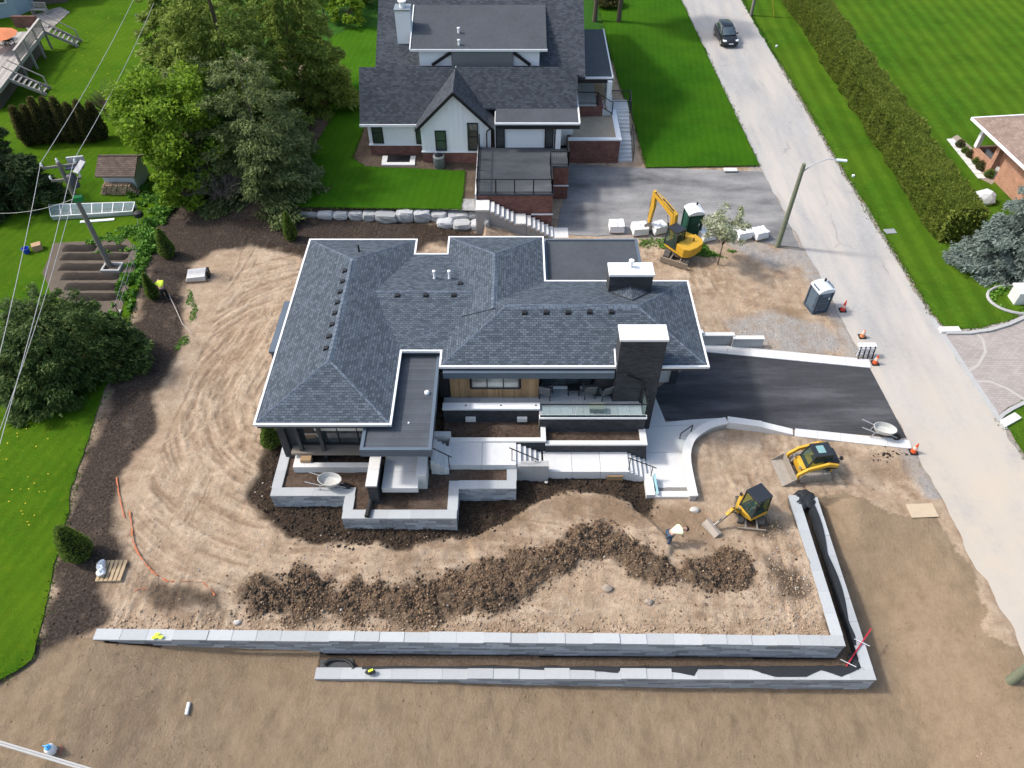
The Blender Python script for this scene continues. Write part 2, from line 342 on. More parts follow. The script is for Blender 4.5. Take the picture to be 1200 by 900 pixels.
lot = ((gY < uwy(gX)+.1) | ((gX > irx(gY)+.2) & (gY < 20+wob*1.2-1.2*sstep(15, 21, gX)) & (gX < road_l(gY)-.7+wob*1.3))).astype(float)
lot *= 1-sstep(-.3, .6, -(sdist([(-60, 0), (-60, 40), (-18.6, 14.4), (-17.4, 12.7), (-19, 11.2), (-21, 9.5), (-26, 0)], gX, gY))+wob)*0
# wheel ruts: noise drawn out along the way the machines drove
c0 = (-9.6, 26.5); rr = np.hypot(gX-c0[0], gY-c0[1]); th = np.arctan2(gY-c0[1], gX-c0[0])
wrp = (fbm(gX*.22, gY*.22, 2)-.5)*1.1+(fbm(gX*1.3, gY*1.3, 3)-.5)*.35
r1 = fbm((rr+wrp)*3.2, th*7+3, 5); r1b = fbm((rr*.97+wrp*1.1)*7, th*14+9, 5)
r2 = fbm((gY+np.sin(gX*.35)*.5+wrp)*3.0, gX*1.1, 5); r2b = fbm((gY*.9+gX*.22+wrp)*6, gX*2.2+5, 5); r1c = fbm(rr*8.5+wrp*.9, th*2.2+1, 3); r2c = fbm((gY+gX*.06+wrp)*7.5, gX*.30+2, 3); r3 = fbm((gX+wrp*1.3)*3.4, gY*1.0+8, 5)
wl = sstep(-10.5, -12, gX); wr = sstep(3, 12, gX)*.55
trk = sstep(.40, .58, fbm(gX*.33+2, gY*.33+5, 3))
r4 = fbm((gX-.16*gY+wrp*.25+.25*np.sin(gY*.3))*8.5, gY*.22+4, 3); xm_ = sstep(.42, .6, fbm(gX*.4+50, gY*.4, 3)); rut = (r1*.26+r1b*.26+(r1c*(1-xm_)+r4*xm_)*.48)*wl+(1-wl)*((r2*.34+r2b*.30+r2c*.36)*(1-wr)+r3*wr); rut = (rut-.5)*(.45+.75*np.maximum(trk, wl*.85))*1.25
cleat = np.sin((gY*np.where(wl > .5, 1, .2)+gX*np.where(wl > .5, .3, 1))*26)*sstep(.08, .2, rut)
pm = pad.astype(float)*(1-mul)*(1-exc)*(1-rdg)
fine = fbm(gX*3.2, gY*3.2, 4)-.5; lump = fbm(gX*1.1+7, gY*1.1, 3)-.5
clod = np.maximum(fbm(gX*5+3, gY*5, 3)-.55, 0)
bump = pm*(rut*.16+cleat*.008+fine*.07+lump*.12+clod*.12+clod*.18*sstep(14.8, 13.2, gY))
bump += mul*pad*(fine*.12+lump*.12+(fbm(gX*9, gY*9, 2)-.5)*.05)+exc*(-.14+fine*.16+(fbm(gX*8, gY*8, 2)-.5)*.08)
bump += rdg*(sstep(1.0, .05, rd)*(.06+.28*along)+(fbm(gX*3.4, gY*3.4, 3)-.5)*.30+(fbm(gX*8, gY*8, 2)-.5)*.14)
PLAT = P([(548, 634), (575, 617), (602, 603), (640, 584), (700, 579), (738, 590), (762, 606), (790, 640), (760, 700), (560, 690)], .3)
pl = sstep(-.05, .22, sdist(PLAT, gX, gY)+(fbm(gX*2, gY*2, 3)-.5)*.35)*sstep(15.6, 18.2, gY)
bump += pl*.38
bump += lot*((fbm(gX*1.6, gY*1.1, 5)-.5)*.13+(fbm(gX*.5, gY*.5, 3)-.5)*.12+fine*.02)*(1-pad)
bump += drk*(clod*.25)+grv*(fbm(gX*9, gY*9, 2)-.5)*.03
trn = (gh < -.2) & (gY > owy(gX)+.1) & (gY < 20) & (gX > OL.x) & ((gY < uwy(gX)) | (gX > irx(gY))) & (gX < orx(gY))
drop = np.full(gX.shape, -9.0)
for q in SHEETS: drop = np.maximum(drop, sdist(q, gX, gY))
drop = np.maximum(drop, sdist(GARD, gX, gY)*0-9)
flat = 1-sstep(-.9, .05, drop)
cell = np.where((gX > -20) & (gX < 22) & (gY < 43.5) & (gY > 9), .15, .8)
bump *= np.where(gY < 20.2, sstep(.25, 1.0, np.abs(gY-uwy(gX)-.2))*.9+.1, 1)
wallcut = ((gY > uwy(gX)-.02) & (gY < uwy(gX)+.36) & (gX > UL.x+.05) & (gX < UR.x)) | ((gX < irx(gY)+.02) & (gX > irx(gY)-.36) & (gY > UR.y) & (gY < IR.y-.05))
gz = gh-.5*wallcut+np.where(near, bump*flat, 0)-.03*sstep(-.12, .03, drop/cell*.15)
gz = np.where((np.abs(gX) > 60) | (gY > 100) | (gY < 3), -2.4, gz)
gz -= .5*((gX > -10.6) & (gX < 5.8) & (gY > 22) & (gY < 33.6))          # under the new house
# sunk window well pit and terrace footings are covered by their own slabs
nv = len(gx); idx = np.arange(len(gX)).reshape(len(gy), nv)
gf = np.stack([idx[:-1, :-1], idx[:-1, 1:], idx[1:, 1:], idx[1:, :-1]], -1).reshape(-1, 4)
n = NT('ground_soil'); pos = n.coord(); a1 = n.n('SeparateColor'); n.put(a1.inputs[0], n.attr('soil_kind').outputs['Color']); a2 = n.n('SeparateColor'); n.put(a2.inputs[0], n.attr('soil_wear').outputs['Color'])
ns = n.noise(pos, 1.1, 7, .68); nf = n.noise(pos, 9, 5, .7); nb = n.noise(pos, .28, 4, .6); nvf = n.noise(pos, 32, 3, .7)
sand = n.ramp(ns, [(.26, (.275, .198, .132)), (.45, (.395, .295, .206)), (.6, (.475, .368, .264)), (.78, (.575, .468, .35))])
sand = n.mix(n.mapr(nb, .42, .72, 0, .42), sand, n.ramp(ns, [(.3, (.33, .212, .128)), (.7, (.455, .315, .205))]))
sand = n.mix(n.mapr(a2.outputs[0], .5, .8, 0, .45), sand, (.60, .475, .35)); sand = n.mix(n.mapr(a2.outputs[0], .48, .25, 0, .45), sand, (.20, .130, .082))
lotc = n.ramp(n.noise(n.stretch(pos, (1.2, .8, 1)), 1.5, 8, .68), [(.28, (.215, .156, .101)), (.5, (.272, .201, .131)), (.75, (.318, .240, .162))])
lotc = n.mix(n.mapr(n.noise(pos, .35, 5, .65), .56, .75, 0, .45), lotc, (.38, .29, .20))
mulc = n.ramp(nf, [(.25, (.028, .021, .017)), (.5, (.060, .046, .037)), (.72, (.118, .094, .076))]); mulc = n.mix(n.mapr(ns, .56, .74, 0, .55), mulc, (.19, .145, .11))
dkc = n.ramp(nf, [(.25, (.018, .013, .010)), (.5, (.05, .036, .026)), (.75, (.12, .085, .06))])
rgc = n.ramp(nf, [(.25, (.05, .035, .024)), (.5, (.15, .105, .07)), (.72, (.28, .205, .14))]); rgc = n.mix(n.mapr(ns, .5, .36, 0, .85), rgc, (.026, .019, .014))
grc = n.ramp(nvf, [(.3, (.20, .18, .16)), (.5, (.36, .335, .305)), (.7, (.52, .49, .46))])
c = n.mix(a1.outputs[1], sand, lotc); c = n.mix(a2.outputs[1], c, (.24, .165, .105)); c = n.mix(n.math('MULTIPLY', a1.outputs[2], n.mapr(ns, .35, .55, .4, 1)), c, grc)
c = n.mix(a1.outputs[0], c, mulc); c = n.mix(a2.outputs[2], c, dkc); c = n.mix(n.attr('soil_heap').outputs['Fac'], c, rgc)
c = n.mix(n.attr('far_grass').outputs['Fac'], c, n.ramp(nf, [(.3, (.022, .075, .010)), (.7, (.045, .13, .018))]))
c0 = c; c = n.mix(1., c, n.ramp(nvf, [(.25, (.74,)*3), (.5, (1, 1, 1)), (.75, (1.2,)*3)]), 'MULTIPLY'); c = n.mix(1., c, n.ramp(n.noise(pos, 4.5, 6, .75), [(.28, (.78,)*3), (.5, (1, 1, 1)), (.72, (1.16,)*3)]), 'MULTIPLY')
c = n.mix(n.math('MULTIPLY', a1.outputs[1], .55), c, c0); n.col(c); n.set(.95, 0, .06); n.bump(n.math('ADD', nf, n.math('MULTIPLY', nvf, .6)), .9, .09)
M_GROUND = n.m
ground = raw_obj('ground', np.stack([gX, gY, gz], 1), gf, M_GROUND, smooth=True, kind='structure')
def vattr(me, name, arr):
    if arr.ndim == 1: l = me.attributes.new(name, 'FLOAT', 'POINT'); l.data.foreach_set('value', arr.astype(np.float32))
    else: l = me.attributes.new(name, 'FLOAT_COLOR', 'POINT'); l.data.foreach_set('color', np.concatenate([arr, np.ones((len(arr), 1))], 1).astype(np.float32).ravel())
bed = np.maximum(mul, ((gX > -26) & (gX < -1.5) & (gY > 41.8) & (gY < 66)).astype(float)*.85)
vattr(ground.data, 'soil_kind', np.stack([bed, lot*(1-trn), grv], 1))
vattr(ground.data, 'soil_wear', np.stack([np.clip(.5+rut*pm*1.6+cleat*.05*pm, 0, 1), wet*.8, np.clip(np.maximum(np.maximum(exc, drk*.8), trn*.75), 0, 1)], 1))
vattr(ground.data, 'soil_heap', rdg)
vattr(ground.data, 'far_grass', ((gX < -33) | (gX > 28) | (gY > 66)).astype(float))

# ------------------------------------------------------------------ sheets: lawns, roads
def jitter(poly, amp, step=.5, freq=1.1):
    out = []
    for i in range(len(poly)):
        a, b = Vector(poly[i]), Vector(poly[(i+1) % len(poly)]); L = (b-a).length; k = max(1, min(160, int(L/step)))
        for j in range(k):
            p = a.lerp(b, j/k); nx, ny = -(b-a).y/max(L, 1e-6), (b-a).x/max(L, 1e-6)
            d = (float(fbm(np.array([p.x*freq+5]), np.array([p.y*freq]), 3)[0])-.5)*2*amp; out.append(Vector((p.x+nx*d, p.y+ny*d, p.z)))
    return out
def sheet(name, poly, z, m, amp=.12, step=.5, parent=None, kind='structure', thick=.05):
    pts = jitter(poly, amp, step) if amp else poly
    bm = bmesh.new(); vs = [bm.verts.new((p.x, p.y, z)) for p in pts]; es = [bm.edges.new((vs[i], vs[(i+1) % len(vs)])) for i in range(len(vs))]
    bmesh.ops.triangle_fill(bm, edges=es, use_beauty=True); bmesh.ops.recalc_face_normals(bm, faces=bm.faces)
    if bm.faces and sum(f.normal.z for f in bm.faces) < 0: bmesh.ops.reverse_faces(bm, faces=bm.faces)
    me = bpy.data.meshes.new(name); bm.to_mesh(me); bm.free(); autouv(me); me.materials.append(m)
    o = bpy.data.objects.new(name, me); COL.objects.link(o)
    if parent: o.parent = parent; o.location = -wloc(parent)
    return setp(o, kind=kind)
def grass(name, c, stripe=0, rot=0, wid=1.0, patch=.3, yellow=.12):
    n = NT(name); v = n.coord(); f = n.noise(v, .35, 6, .62); f2 = n.noise(v, 14, 4, .75); f3 = n.noise(v, 2.2, 5, .7); f4 = n.noise(v, 70, 2, .7)
    col = n.ramp(f, [(.25, dk(c, .72)), (.5, c), (.75, (c[0]*1.45, c[1]*1.22, c[2]*1.1))])
    col = n.mix(1., col, n.ramp(f2, [(.22, (.55,)*3), (.5, (1,)*3), (.78, (1.45, 1.4, 1.3))]), 'MULTIPLY')
    col = n.mix(1., col, n.ramp(f4, [(.25, (.65,)*3), (.75, (1.35,)*3)]), 'MULTIPLY')
    col = n.mix(n.mapr(f3, .52, .75, 0, yellow*2.8), col, (c[0]*3.2, c[1]*1.45, c[2]*1.8)); f5 = n.noise(v, .12, 5, .7, .6); col = n.mix(n.mapr(f5, .38, .68, 0, .55), col, (c[0]*1.9, c[1]*1.25, c[2]*1.3)); col = n.mix(n.mapr(n.noise(v, .9, 6, .75), .66, .78, 0, yellow*3), col, (c[0]*5, c[1]*1.55, c[2]*4.5))
    if stripe:  # mowing stripes: uneven sheen of the bent blades painted into the colour
        w = n.stretch(v, (1, 1, 1), (0, 0, rot)); q = n.n('TexWave', wave_type='BANDS', bands_direction='X', wave_profile='SIN'); n.put(q.inputs['Vector'], w)
        q.inputs['Scale'].default_value = .314/wid; q.inputs['Distortion'].default_value = 1.2; q.inputs['Detail'].default_value = 3; q.inputs['Detail Scale'].default_value = .8
        col = n.mix(1., col, n.mix(n.mapr(f3, .3, .6, .3, 1), (1, 1, 1), n.ramp(q.outputs['Fac'], [(.2, (1-stripe,)*3), (.8, (1+stripe,)*3)])), 'MULTIPLY')
    n.col(col); n.set(1, 0, .03); n.bump(n.math('ADD', f4, f2), .7, .06); return n.m
G_L = grass('grass_bright', (.052, .130, .007), .05, .25, .6, yellow=.16)
G_N = grass('grass_sod', (.033, .112, .006), .05, .1, .55, yellow=.05)
G_E = grass('grass_mown', (.050, .126, .009), .13, .04, 1.3, yellow=.12)
G_E2 = grass('grass_verge', (.054, .126, .010), .05, .05, .6, yellow=.16)
def asph(name, stops, scale=.5, streak=(1, 1), rot=0, cracks=0, dusty=None, bump=.25):
    n = NT(name); v = n.coord(); s = n.stretch(v, (streak[0], streak[1], 1), (0, 0, rot)); f = n.noise(s, scale, 6, .62)
    col = n.ramp(f, stops); g = n.noise(v, 55, 3, .7); col = n.mix(1., col, n.ramp(g, [(.25, (.82,)*3), (.75, (1.18,)*3)]), 'MULTIPLY')
    g2 = n.noise(v, 4, 5, .7); col = n.mix(1., col, n.ramp(g2, [(.25, (.88,)*3), (.75, (1.1,)*3)]), 'MULTIPLY')
    if dusty: col = n.mix(n.mapr(n.noise(n.stretch(v, (.9, .14, 1), (0, 0, -.05)), .8, 6, .6), .36, .66, 0, .85), col, dusty)
    if name == 'road_asphalt':
        py = n.n('SeparateXYZ'); n.put(py.inputs[0], v); col = n.mix(n.math('MULTIPLY', n.mapr(py.outputs[1], 34, 21, 0, 1), n.mapr(n.noise(v, .5, 6, .7), .25, .62, .25, .95)), col, (.46, .40, .325))
    if cracks:
        q = n.n('TexVoronoi', feature='DISTANCE_TO_EDGE'); n.put(q.inputs['Vector'], n.mix(.3, v, n.n('TexNoise', Vector=v, Scale=1.5).outputs['Color'])); q.inputs['Scale'].default_value = .13
        col = n.mix(n.math('MULTIPLY', n.mapr(q.outputs['Distance'], .0, .008, cracks, 0), n.mapr(n.noise(v, .3, 2), .5, .6, 0, 1)), col, (.12, .115, .11))
    n.col(col); n.set(.9, 0, .2); n.bump(n.math('ADD', g, g2), bump, .02); return n.m
A_ROAD = asph('road_asphalt', [(.28, (.29, .285, .28)), (.5, (.335, .33, .322)), (.75, (.39, .382, .372))], .45, (1, .35), -.04, .35, (.46, .42, .37))
A_NEW = asph('new_asphalt', [(.28, (.034, .035, .038)), (.5, (.056, .057, .061)), (.78, (.125, .126, .13))], .7, (.25, 1.5), -.12)
A_OLD = asph('old_asphalt', [(.28, (.075, .075, .078)), (.45, (.18, .178, .176)), (.6, (.255, .25, .243)), (.8, (.37, .36, .345))], .38, (.5, 1.3), .1, .4)
M_PAVE = paver('paver_blocks', (.30, .265, .245), (.36, .325, .30), (.26, .23, .21), .3, .15, .012, .85, .3, nvar=.16, nscale=.35)
sheet('lawn', LAWN_L, .456, G_L, .16, .3)
sheet('lawn', LAWN_N, 1.262, G_N, .05, .3)
sheet('lawn', LAWN_R, .1, G_N, .06, .4)
sheet('lawn', LAWN_E, .05, G_E, .14, .4)
sheet('lawn', LAWN_E2, .05, G_E2, .12, .4)
sheet('road', ROAD, .012, A_ROAD, .22, .3)
sheet('driveway', DRIVE, .016, A_NEW, .015, .4)
sheet('driveway', NDRIVE, .008, A_OLD, .12, .4)
pv = sheet('paved_driveway', PAVE, .022, M_PAVE, 0)
# ------------------------------------------------------------------ materials of the new house
M_SHING = paver('slate_shingle', (.047, .061, .079), (.100, .123, .150), (.028, .036, .046), .23, .125, .010, .9, .8, nvar=.13, nscale=2.2)
M_RIDGE = paver('ridge_shingle', (.080, .105, .14), (.12, .15, .19), (.04, .05, .065), .3, .25, .015, .85, .5)
M_WHITE = plain('white_metal_trim', (.78, .79, .80), .45, .05, 2, .03)
M_CAP = plain('pale_stone_cap', (.64, .63, .605), .8, .08, 1.2, .15, 30, streak=.25)
M_CONC = plain('fresh_concrete', (.60, .60, .59), .85, .09, .7, .15, 40, streak=.15, isl='obj', ir=(.9, 1.06))
M_CONC2 = plain('grey_concrete', (.38, .378, .37), .85, .14, .6, .2, 40, streak=.3)
M_DARK = plain('charcoal_panel', (.045, .050, .056), .55, .15, 2, .05)
M_TRIMB = plain('slate_metal_trim', (.095, .125, .16), .45, .12, 1, .03)
M_FLAT = plain('flat_roof_membrane', (.060, .068, .078), .8, .30, .45, .12, 30)
M_FLATL = paver('flat_roof_boards', (.058, .068, .080), (.074, .084, .097), (.03, .035, .04), 4.0, .14, .008, .55, .4, nvar=.3, nscale=.5)
M_DBRICK = paver('charcoal_brick', (.040, .043, .048), (.070, .073, .080), (.022, .023, .025), .24, .075, .01, .8, .6)
M_WOOD = plain('cedar_cladding', (.36, .235, .125), .6, .22, 4, .2, 30, isl='island')
M_GLASS = glassy('dark_window_glass', (.035, .045, .05))
M_GLASSL = glassy('curtained_window_glass', (.30, .32, .31), .15)
M_BLACK = plain('black_metal', (.018, .019, .021), .4, .1, 2, .03)
M_TILE = plain('porcelain_patio_tile', (.33, .355, .375), .6, .06, 1.5, .06, isl='obj', ir=(.88, 1.06))
M_SOIL = NT('planter_soil'); _v = M_SOIL.coord(); _f = M_SOIL.noise(_v, 7, 6, .75); M_SOIL.col(M_SOIL.mix(M_SOIL.mapr(M_SOIL.noise(_v, 1.1, 4), .45, .7, 0, .7), M_SOIL.ramp(_f, [(.28, (.030, .021, .016)), (.5, (.078, .054, .040)), (.72, (.15, .108, .08))]), (.135, .10, .076))); M_SOIL.set(.95, 0, .1); M_SOIL.bump(_f, .9, .08); M_SOIL = M_SOIL.m
def railglass():
    n = NT('clear_rail_glass'); n.col((.55, .72, .70)); n.set(.03, 0, .6)
    t = n.n('BsdfTransparent'); n.put(t.inputs[0], (.93, .98, .975)); mx = n.n('MixShader'); mx.inputs[0].default_value = .12
    n.t.links.new(t.outputs[0], mx.inputs[1]); n.t.links.new(n.b.outputs[0], mx.inputs[2]); n.t.links.new(mx.outputs[0], n.t.nodes['Material Output'].inputs['Surface']); return n.m
M_RGLASS = railglass()
# ------------------------------------------------------------------ the new house
ZE, SLP = 4.5, .335
house = thing('modern_house', 'new single-storey house with slate grey hip roofs, white drip edges and dark brick chimneys', 'house', (-1, 27.5, 0))
def hip(x0, x1, y0, y1, ridge, zr, ends=(1, 1)):
    m = MB(); zb = ZE-.04
    if ridge == 'Y':
        xm = (x0+x1)/2; r = (x1-x0)/2; ya = y0+r*ends[0]; yb = y1-r*ends[1]
        v = [(x0, y0, ZE), (x1, y0, ZE), (x1, y1, ZE), (x0, y1, ZE), (xm, ya, zr), (xm, yb, zr), (x0, y0, zb), (x1, y0, zb), (x1, y1, zb), (x0, y1, zb)]
        f = [(0, 1, 4), (1, 2, 5, 4), (2, 3, 5), (3, 0, 4, 5)]
    else:
        ym = (y0+y1)/2; r = (y1-y0)/2; xa = x0+r*ends[0]; xb = x1-r*ends[1]
        v = [(x0, y0, ZE), (x1, y0, ZE), (x1, y1, ZE), (x0, y1, ZE), (xa, ym, zr), (xb, ym, zr), (x0, y0, zb), (x1, y0, zb), (x1, y1, zb), (x0, y1, zb)]
        f = [(0, 1, 5, 4), (1, 2, 5), (2, 3, 4, 5), (3, 0, 4)]
    m.add(v, f+[(9, 8, 7, 6), (0, 6, 7, 1), (1, 7, 8, 2), (2, 8, 9, 3), (3, 9, 6, 0)]); return m, v
WG = {'left': (-11.43, -5.40, 20.95, 34.45, 'Y', (1, 1)), 'link': (-7.7, -1.25, 25.56, 33.12, 'X', (0, 0)), 'back': (-3.56, 1.75, 27.65, 34.69, 'Y', (0, 1)), 'main': (-3.42, 9.35, 24.5, 30.8, 'X', (1, 1))}
ZRL = 5.05
def wing_z(k, X, Y):
    x0, x1, y0, y1, r, e = WG[k]
    if not (x0 <= X <= x1 and y0 <= Y <= y1): return -9
    if k == 'link': return ZE+(ZRL-ZE)*(1-abs(Y-(y0+y1)/2)/((y1-y0)/2))
    d = min(X-x0, x1-X) if r == 'Y' else min(Y-y0, y1-Y)
    if r == 'Y': d = min(d, *( [Y-y0] if e[0] else []), *([y1-Y] if e[1] else [])) if any(e) else d
    else: d = min(d, *([X-x0] if e[0] else []), *([x1-X] if e[1] else []))
    return ZE+SLP*d
def roof_z(X, Y): return max(wing_z(k, X, Y) for k in WG)
def rp(x, y, dz=0.0):
    z = 5.2
    for _ in range(14): p = at(x, y, z); q = roof_z(p.x, p.y); z = .5*z+.5*(q if q > 0 else ZE)
    p = at(x, y, z); return Vector((p.x, p.y, roof_z(p.x, p.y)+dz))
roofs = {}
for k, (x0, x1, y0, y1, r, e) in WG.items():
    zr = ZRL if k == 'link' else ZE+SLP*((x1-x0) if r == 'Y' else (y1-y0))/2
    m, v = hip(x0, x1, y0, y1, r, zr, e); roofs[k] = m.build('roof', M_SHING, house)
    rc = MB(); a, b = Vector(v[4]), Vector(v[5])
    def caps(p, q, w_=.16):
        d = (q-p); L = d.length; d.normalize(); n_ = int(L/.3); sd = d.cross(Vector((0, 0, 1))).normalized()
        for i in range(n_):
            s, t = p+d*(i*L/n_), p+d*((i+1)*L/n_+.02)
            rc.add([s+sd*w_+Vector((0, 0, -.045)), s+Vector((0, 0, .028)), s-sd*w_+Vector((0, 0, -.045)), t+sd*w_+Vector((0, 0, -.055)), t+Vector((0, 0, .015)), t-sd*w_+Vector((0, 0, -.055))], [(0, 1, 4, 3), (1, 2, 5, 4)])
    if k == 'left': a2, b2 = a, b
    caps(a, b)
    if k == 'left':
        for i, j in ((0, 4), (1, 4), (2, 5), (3, 5)): caps(Vector(v[i]), Vector(v[j]), .13)
    if k == 'back': caps(Vector(v[2]), b, .13); caps(Vector(v[3]), b, .13)
    if k == 'main': caps(Vector(v[0]), a, .13); caps(Vector(v[1]), b, .13); caps(Vector(v[2]), b, .13)
    rc.build('ridge_cap', M_RIDGE, roofs[k], fix=False)
OUT = [(-11.43, 20.95), (-5.40, 20.95), (-5.40, 25.56), (-3.42, 25.56), (-3.42, 24.5), (9.35, 24.5), (9.35, 30.8), (1.75, 30.8), (1.75, 34.69), (-3.56, 34.69), (-3.56, 33.12), (-5.40, 33.12), (-5.40, 34.45), (-11.43, 34.45)]
def offs(poly, d):           # ccw, right-angled outline
    out = []; n_ = len(poly)
    for i in range(n_):
        p, q, r = Vector(poly[i-1]), Vector(poly[i]), Vector(poly[(i+1) % n_]); a = (q-p).normalized(); b = (r-q).normalized()
        na, nb = Vector((a.y, -a.x)), Vector((b.y, -b.x)); out.append(q+(na+nb)*d)
    return out
def ring(mb, poly, din, dout, z0, z1):
    A, B = offs(poly, din), offs(poly, dout); n_ = len(poly)
    for i in range(n_):
        j = (i+1) % n_; mb.prism([A[i], A[j], B[j], B[i]], z0, z1)
    return mb
ring(MB(), OUT, -.035, .055, ZE-.10, ZE+.035).build('drip_edge', M_WHITE, house)
ring(MB(), OUT, -.12, -.04, ZE-.34, ZE-.045).build('fascia', M_DARK, house)
# body
IN = offs(OUT, -.8)
MB().prism([(p.x, p.y) for p in IN if p.x < -4.9 or p.y > 25.9 and p.x < -4.5], .0, ZE-.05) if False else None
wl_ = MB(); wl_.box(-10.6, -6.2, 21.8, 33.65, -.6, ZE-.06).box(-6.2, -2.7, 26.2, 32.3, -.6, ZE-.07).box(-2.7, 1.0, 26.2, 33.9, -.6, ZE-.08).box(1.0, 7.3, 25.32, 30.0, -.6, ZE-.09).box(-3.3, 1.2, 24.68, 26.2, -.6, ZE-.1)
wl_.build('wall', M_DARK, house)
for p, z0, y in (((7.6, 0), -.3, 30.1),): pass
MB().box(7.3, 8.9, 27.9, 30.1, -.5, ZE-.11).build('garage_wall', M_DARK, house)
gd = MB().box(7.62, 8.62, 27.62, 27.9, 0, 2.5).build('garage_jamb', plain('off_white_panel', (.62, .60, .58), .6, .06, 2, .05), house)
MB().box(8.62, 8.98, 27.5, 27.9, 0, ZE-.12).build('corner_post', M_DARK, house)
# chimneys
def chimney(x0, x1, y0, y1, z0, zt, pipe=None):
    c = MB().box(x0, x1, y0, y1, z0, zt).build('chimney', M_DBRICK, house)
    MB().box(x0-.05, x1+.05, y0-.05, y1+.05, zt, zt+.13).build('chimney_cap', M_WHITE, c, bev=.015)
    if pipe: MB().lathe((pipe[0], pipe[1], zt+.13), [(.09, 0), (.09, .3), (.14, .31), (.14, .42), (.02, .47)], 12).build('flue_pipe', M_WHITE, c, smooth=True)
    return c
cy = at(754, 381, 6.5).y
chimney(4.97, 7.10, 24.3, cy, -.3, 6.37)
bx0, bx1 = at(715, 324, 6.0).x, at(766, 324, 6.0).x; by1 = at(740, 308, 6.12).y
c2 = chimney(bx0, bx1, 29.4, by1, 3.5, 5.98, pipe=((bx0+bx1)/2, 30.0))
z1 = roof_z(6, 29.4); xm = (bx0+bx1)/2
MB().add([(bx0, 29.41, roof_z(xm, 29.41)-.02), (bx1, 29.41, roof_z(xm, 29.41)-.02), (xm, 29.41, roof_z(xm, 29.41)+.36), (xm, 28.2, roof_z(xm, 28.2)-.02)], [(0, 3, 2), (3, 1, 2), (0, 1, 3), (0, 2, 1)]).build('cricket', M_SHING, house)
MB().tube([(bx0-.02, 29.37, z1+.03), (xm, 28.25, roof_z(xm, 28.25)+.02), (bx1+.02, 29.37, z1+.03)], .035, 5).build('flashing', M_BLACK, c2)
MB().tube([(4.93, 24.45, ZE+.1), (4.93, 25.3, ZE+.36)], .05, 5).build('flashing', M_WHITE, house)
MB().tube([at(734, 431, 4.6)+Vector((0, -.4, -.1)), (5.3, 24.24, 4.25), (6.25, 24.24, 3.75), (6.4, 24.24, 3.3), (6.25, 24.24, .1)], .05, 6).build('downspout', M_BLACK, house)
# roof vents and pipes
def vent(p, par, rz=0):
    o = MB().add([(-.13, -.12, -.05), (.13, -.12, -.05), (.13, .12, -.05), (-.13, .12, -.05), (-.13, -.12, .10), (.13, -.12, .10), (.13, .12, .13), (-.13, .12, .13)], [(3, 2, 1, 0), (4, 5, 6, 7), (0, 1, 5, 4), (1, 2, 6, 5), (2, 3, 7, 6), (3, 0, 4, 7)]).box(-.17, .17, -.16, .17, -.06, .02).build('roof_vent', M_BLACK, par, world=False)
    o.location = p-wloc(par); o.rotation_euler = (0, 0, rz); o.scale = (.8,)*3
for x, y in ((447, 208), (438, 252), (428, 296), (416, 341), (405, 386), (393, 434), (381, 484), (368, 534)): vent(rp(x/3.6+280, y/3.6+260), roofs['left'], -math.pi/2)
for x, y in ((234, 457), (343, 455), (452, 455), (560, 453), (671, 453)): vent(rp(x/4.286+560, y/4.286+260), roofs['main'])
for x, y in ((668, 312), (788, 310), (906, 310), (934, 262)): vent(rp(x/3.6+280, y/3.6+260), roofs['link'])
for x, y in ((825, 238), (888, 238)):
    p = rp(x/3.6+280, y/3.6+260); MB().lathe(p, [(.11, -.05), (.06, .06), (.06, .42), (.09, .43), (.09, .5), (.03, .53)], 8).build('vent_pipe', M_WHITE, roofs['link'], smooth=True)
p = rp(421, 295); MB().lathe(p, [(.1, -.05), (.05, .05), (.05, .45), (.02, .47)], 8).build('vent_pipe', M_BLACK, roofs['left'])
# flat roofs
def flatroof(x0, x1, y0, y1, zt, m, open_back=True):
    s = MB().box(x0, x1, y0, y1, zt-.36, zt).build('flat_roof', m, house)
    t = MB().box(x0-.04, x0+.11, y0-.04, y1, zt-.4, zt+.07).box(x1-.11, x1+.04, y0-.04, y1, zt-.4, zt+.07).box(x0+.11, x1-.11, y0-.04, y0+.11, zt-.4, zt+.072)
    if not open_back: t.box(x0+.11, x1-.11, y1-.11, y1, zt-.4, zt+.074)
    t.build('roof_edge', M_TRIMB, s); return s
fr = flatroof(-6.62, -3.56, 19.80, 25.9, 4.1, M_FLATL)
p = at(500.5, 461, 4.1); MB().lathe((p.x, p.y, 4.1), [(.12, 0), (.12, .1), (.07, .16)], 12).build('roof_drain', M_WHITE, fr)
p = at(479, 496, 4.1); MB().lathe((p.x, p.y, 4.1), [(.05, 0), (.04, .06)], 8).build('roof_drain', M_WHITE, fr)
flatroof(1.84, 7.15, 30.95, 34.95, 4.12, M_FLAT, False)
MB().box(2.0, 7.0, 31.0, 34.8, -.3, 3.75).build('wall', M_DARK, house)
# porch beam under the main eave, front of the house
MB().box(-3.3, 4.9, 24.28, 24.5, 3.88, 4.28).build('porch_beam', M_TRIMB, house)
MB().box(-3.3, 4.9, 24.5, 24.72, 3.9, 4.12).build('porch_soffit', M_DARK, house)
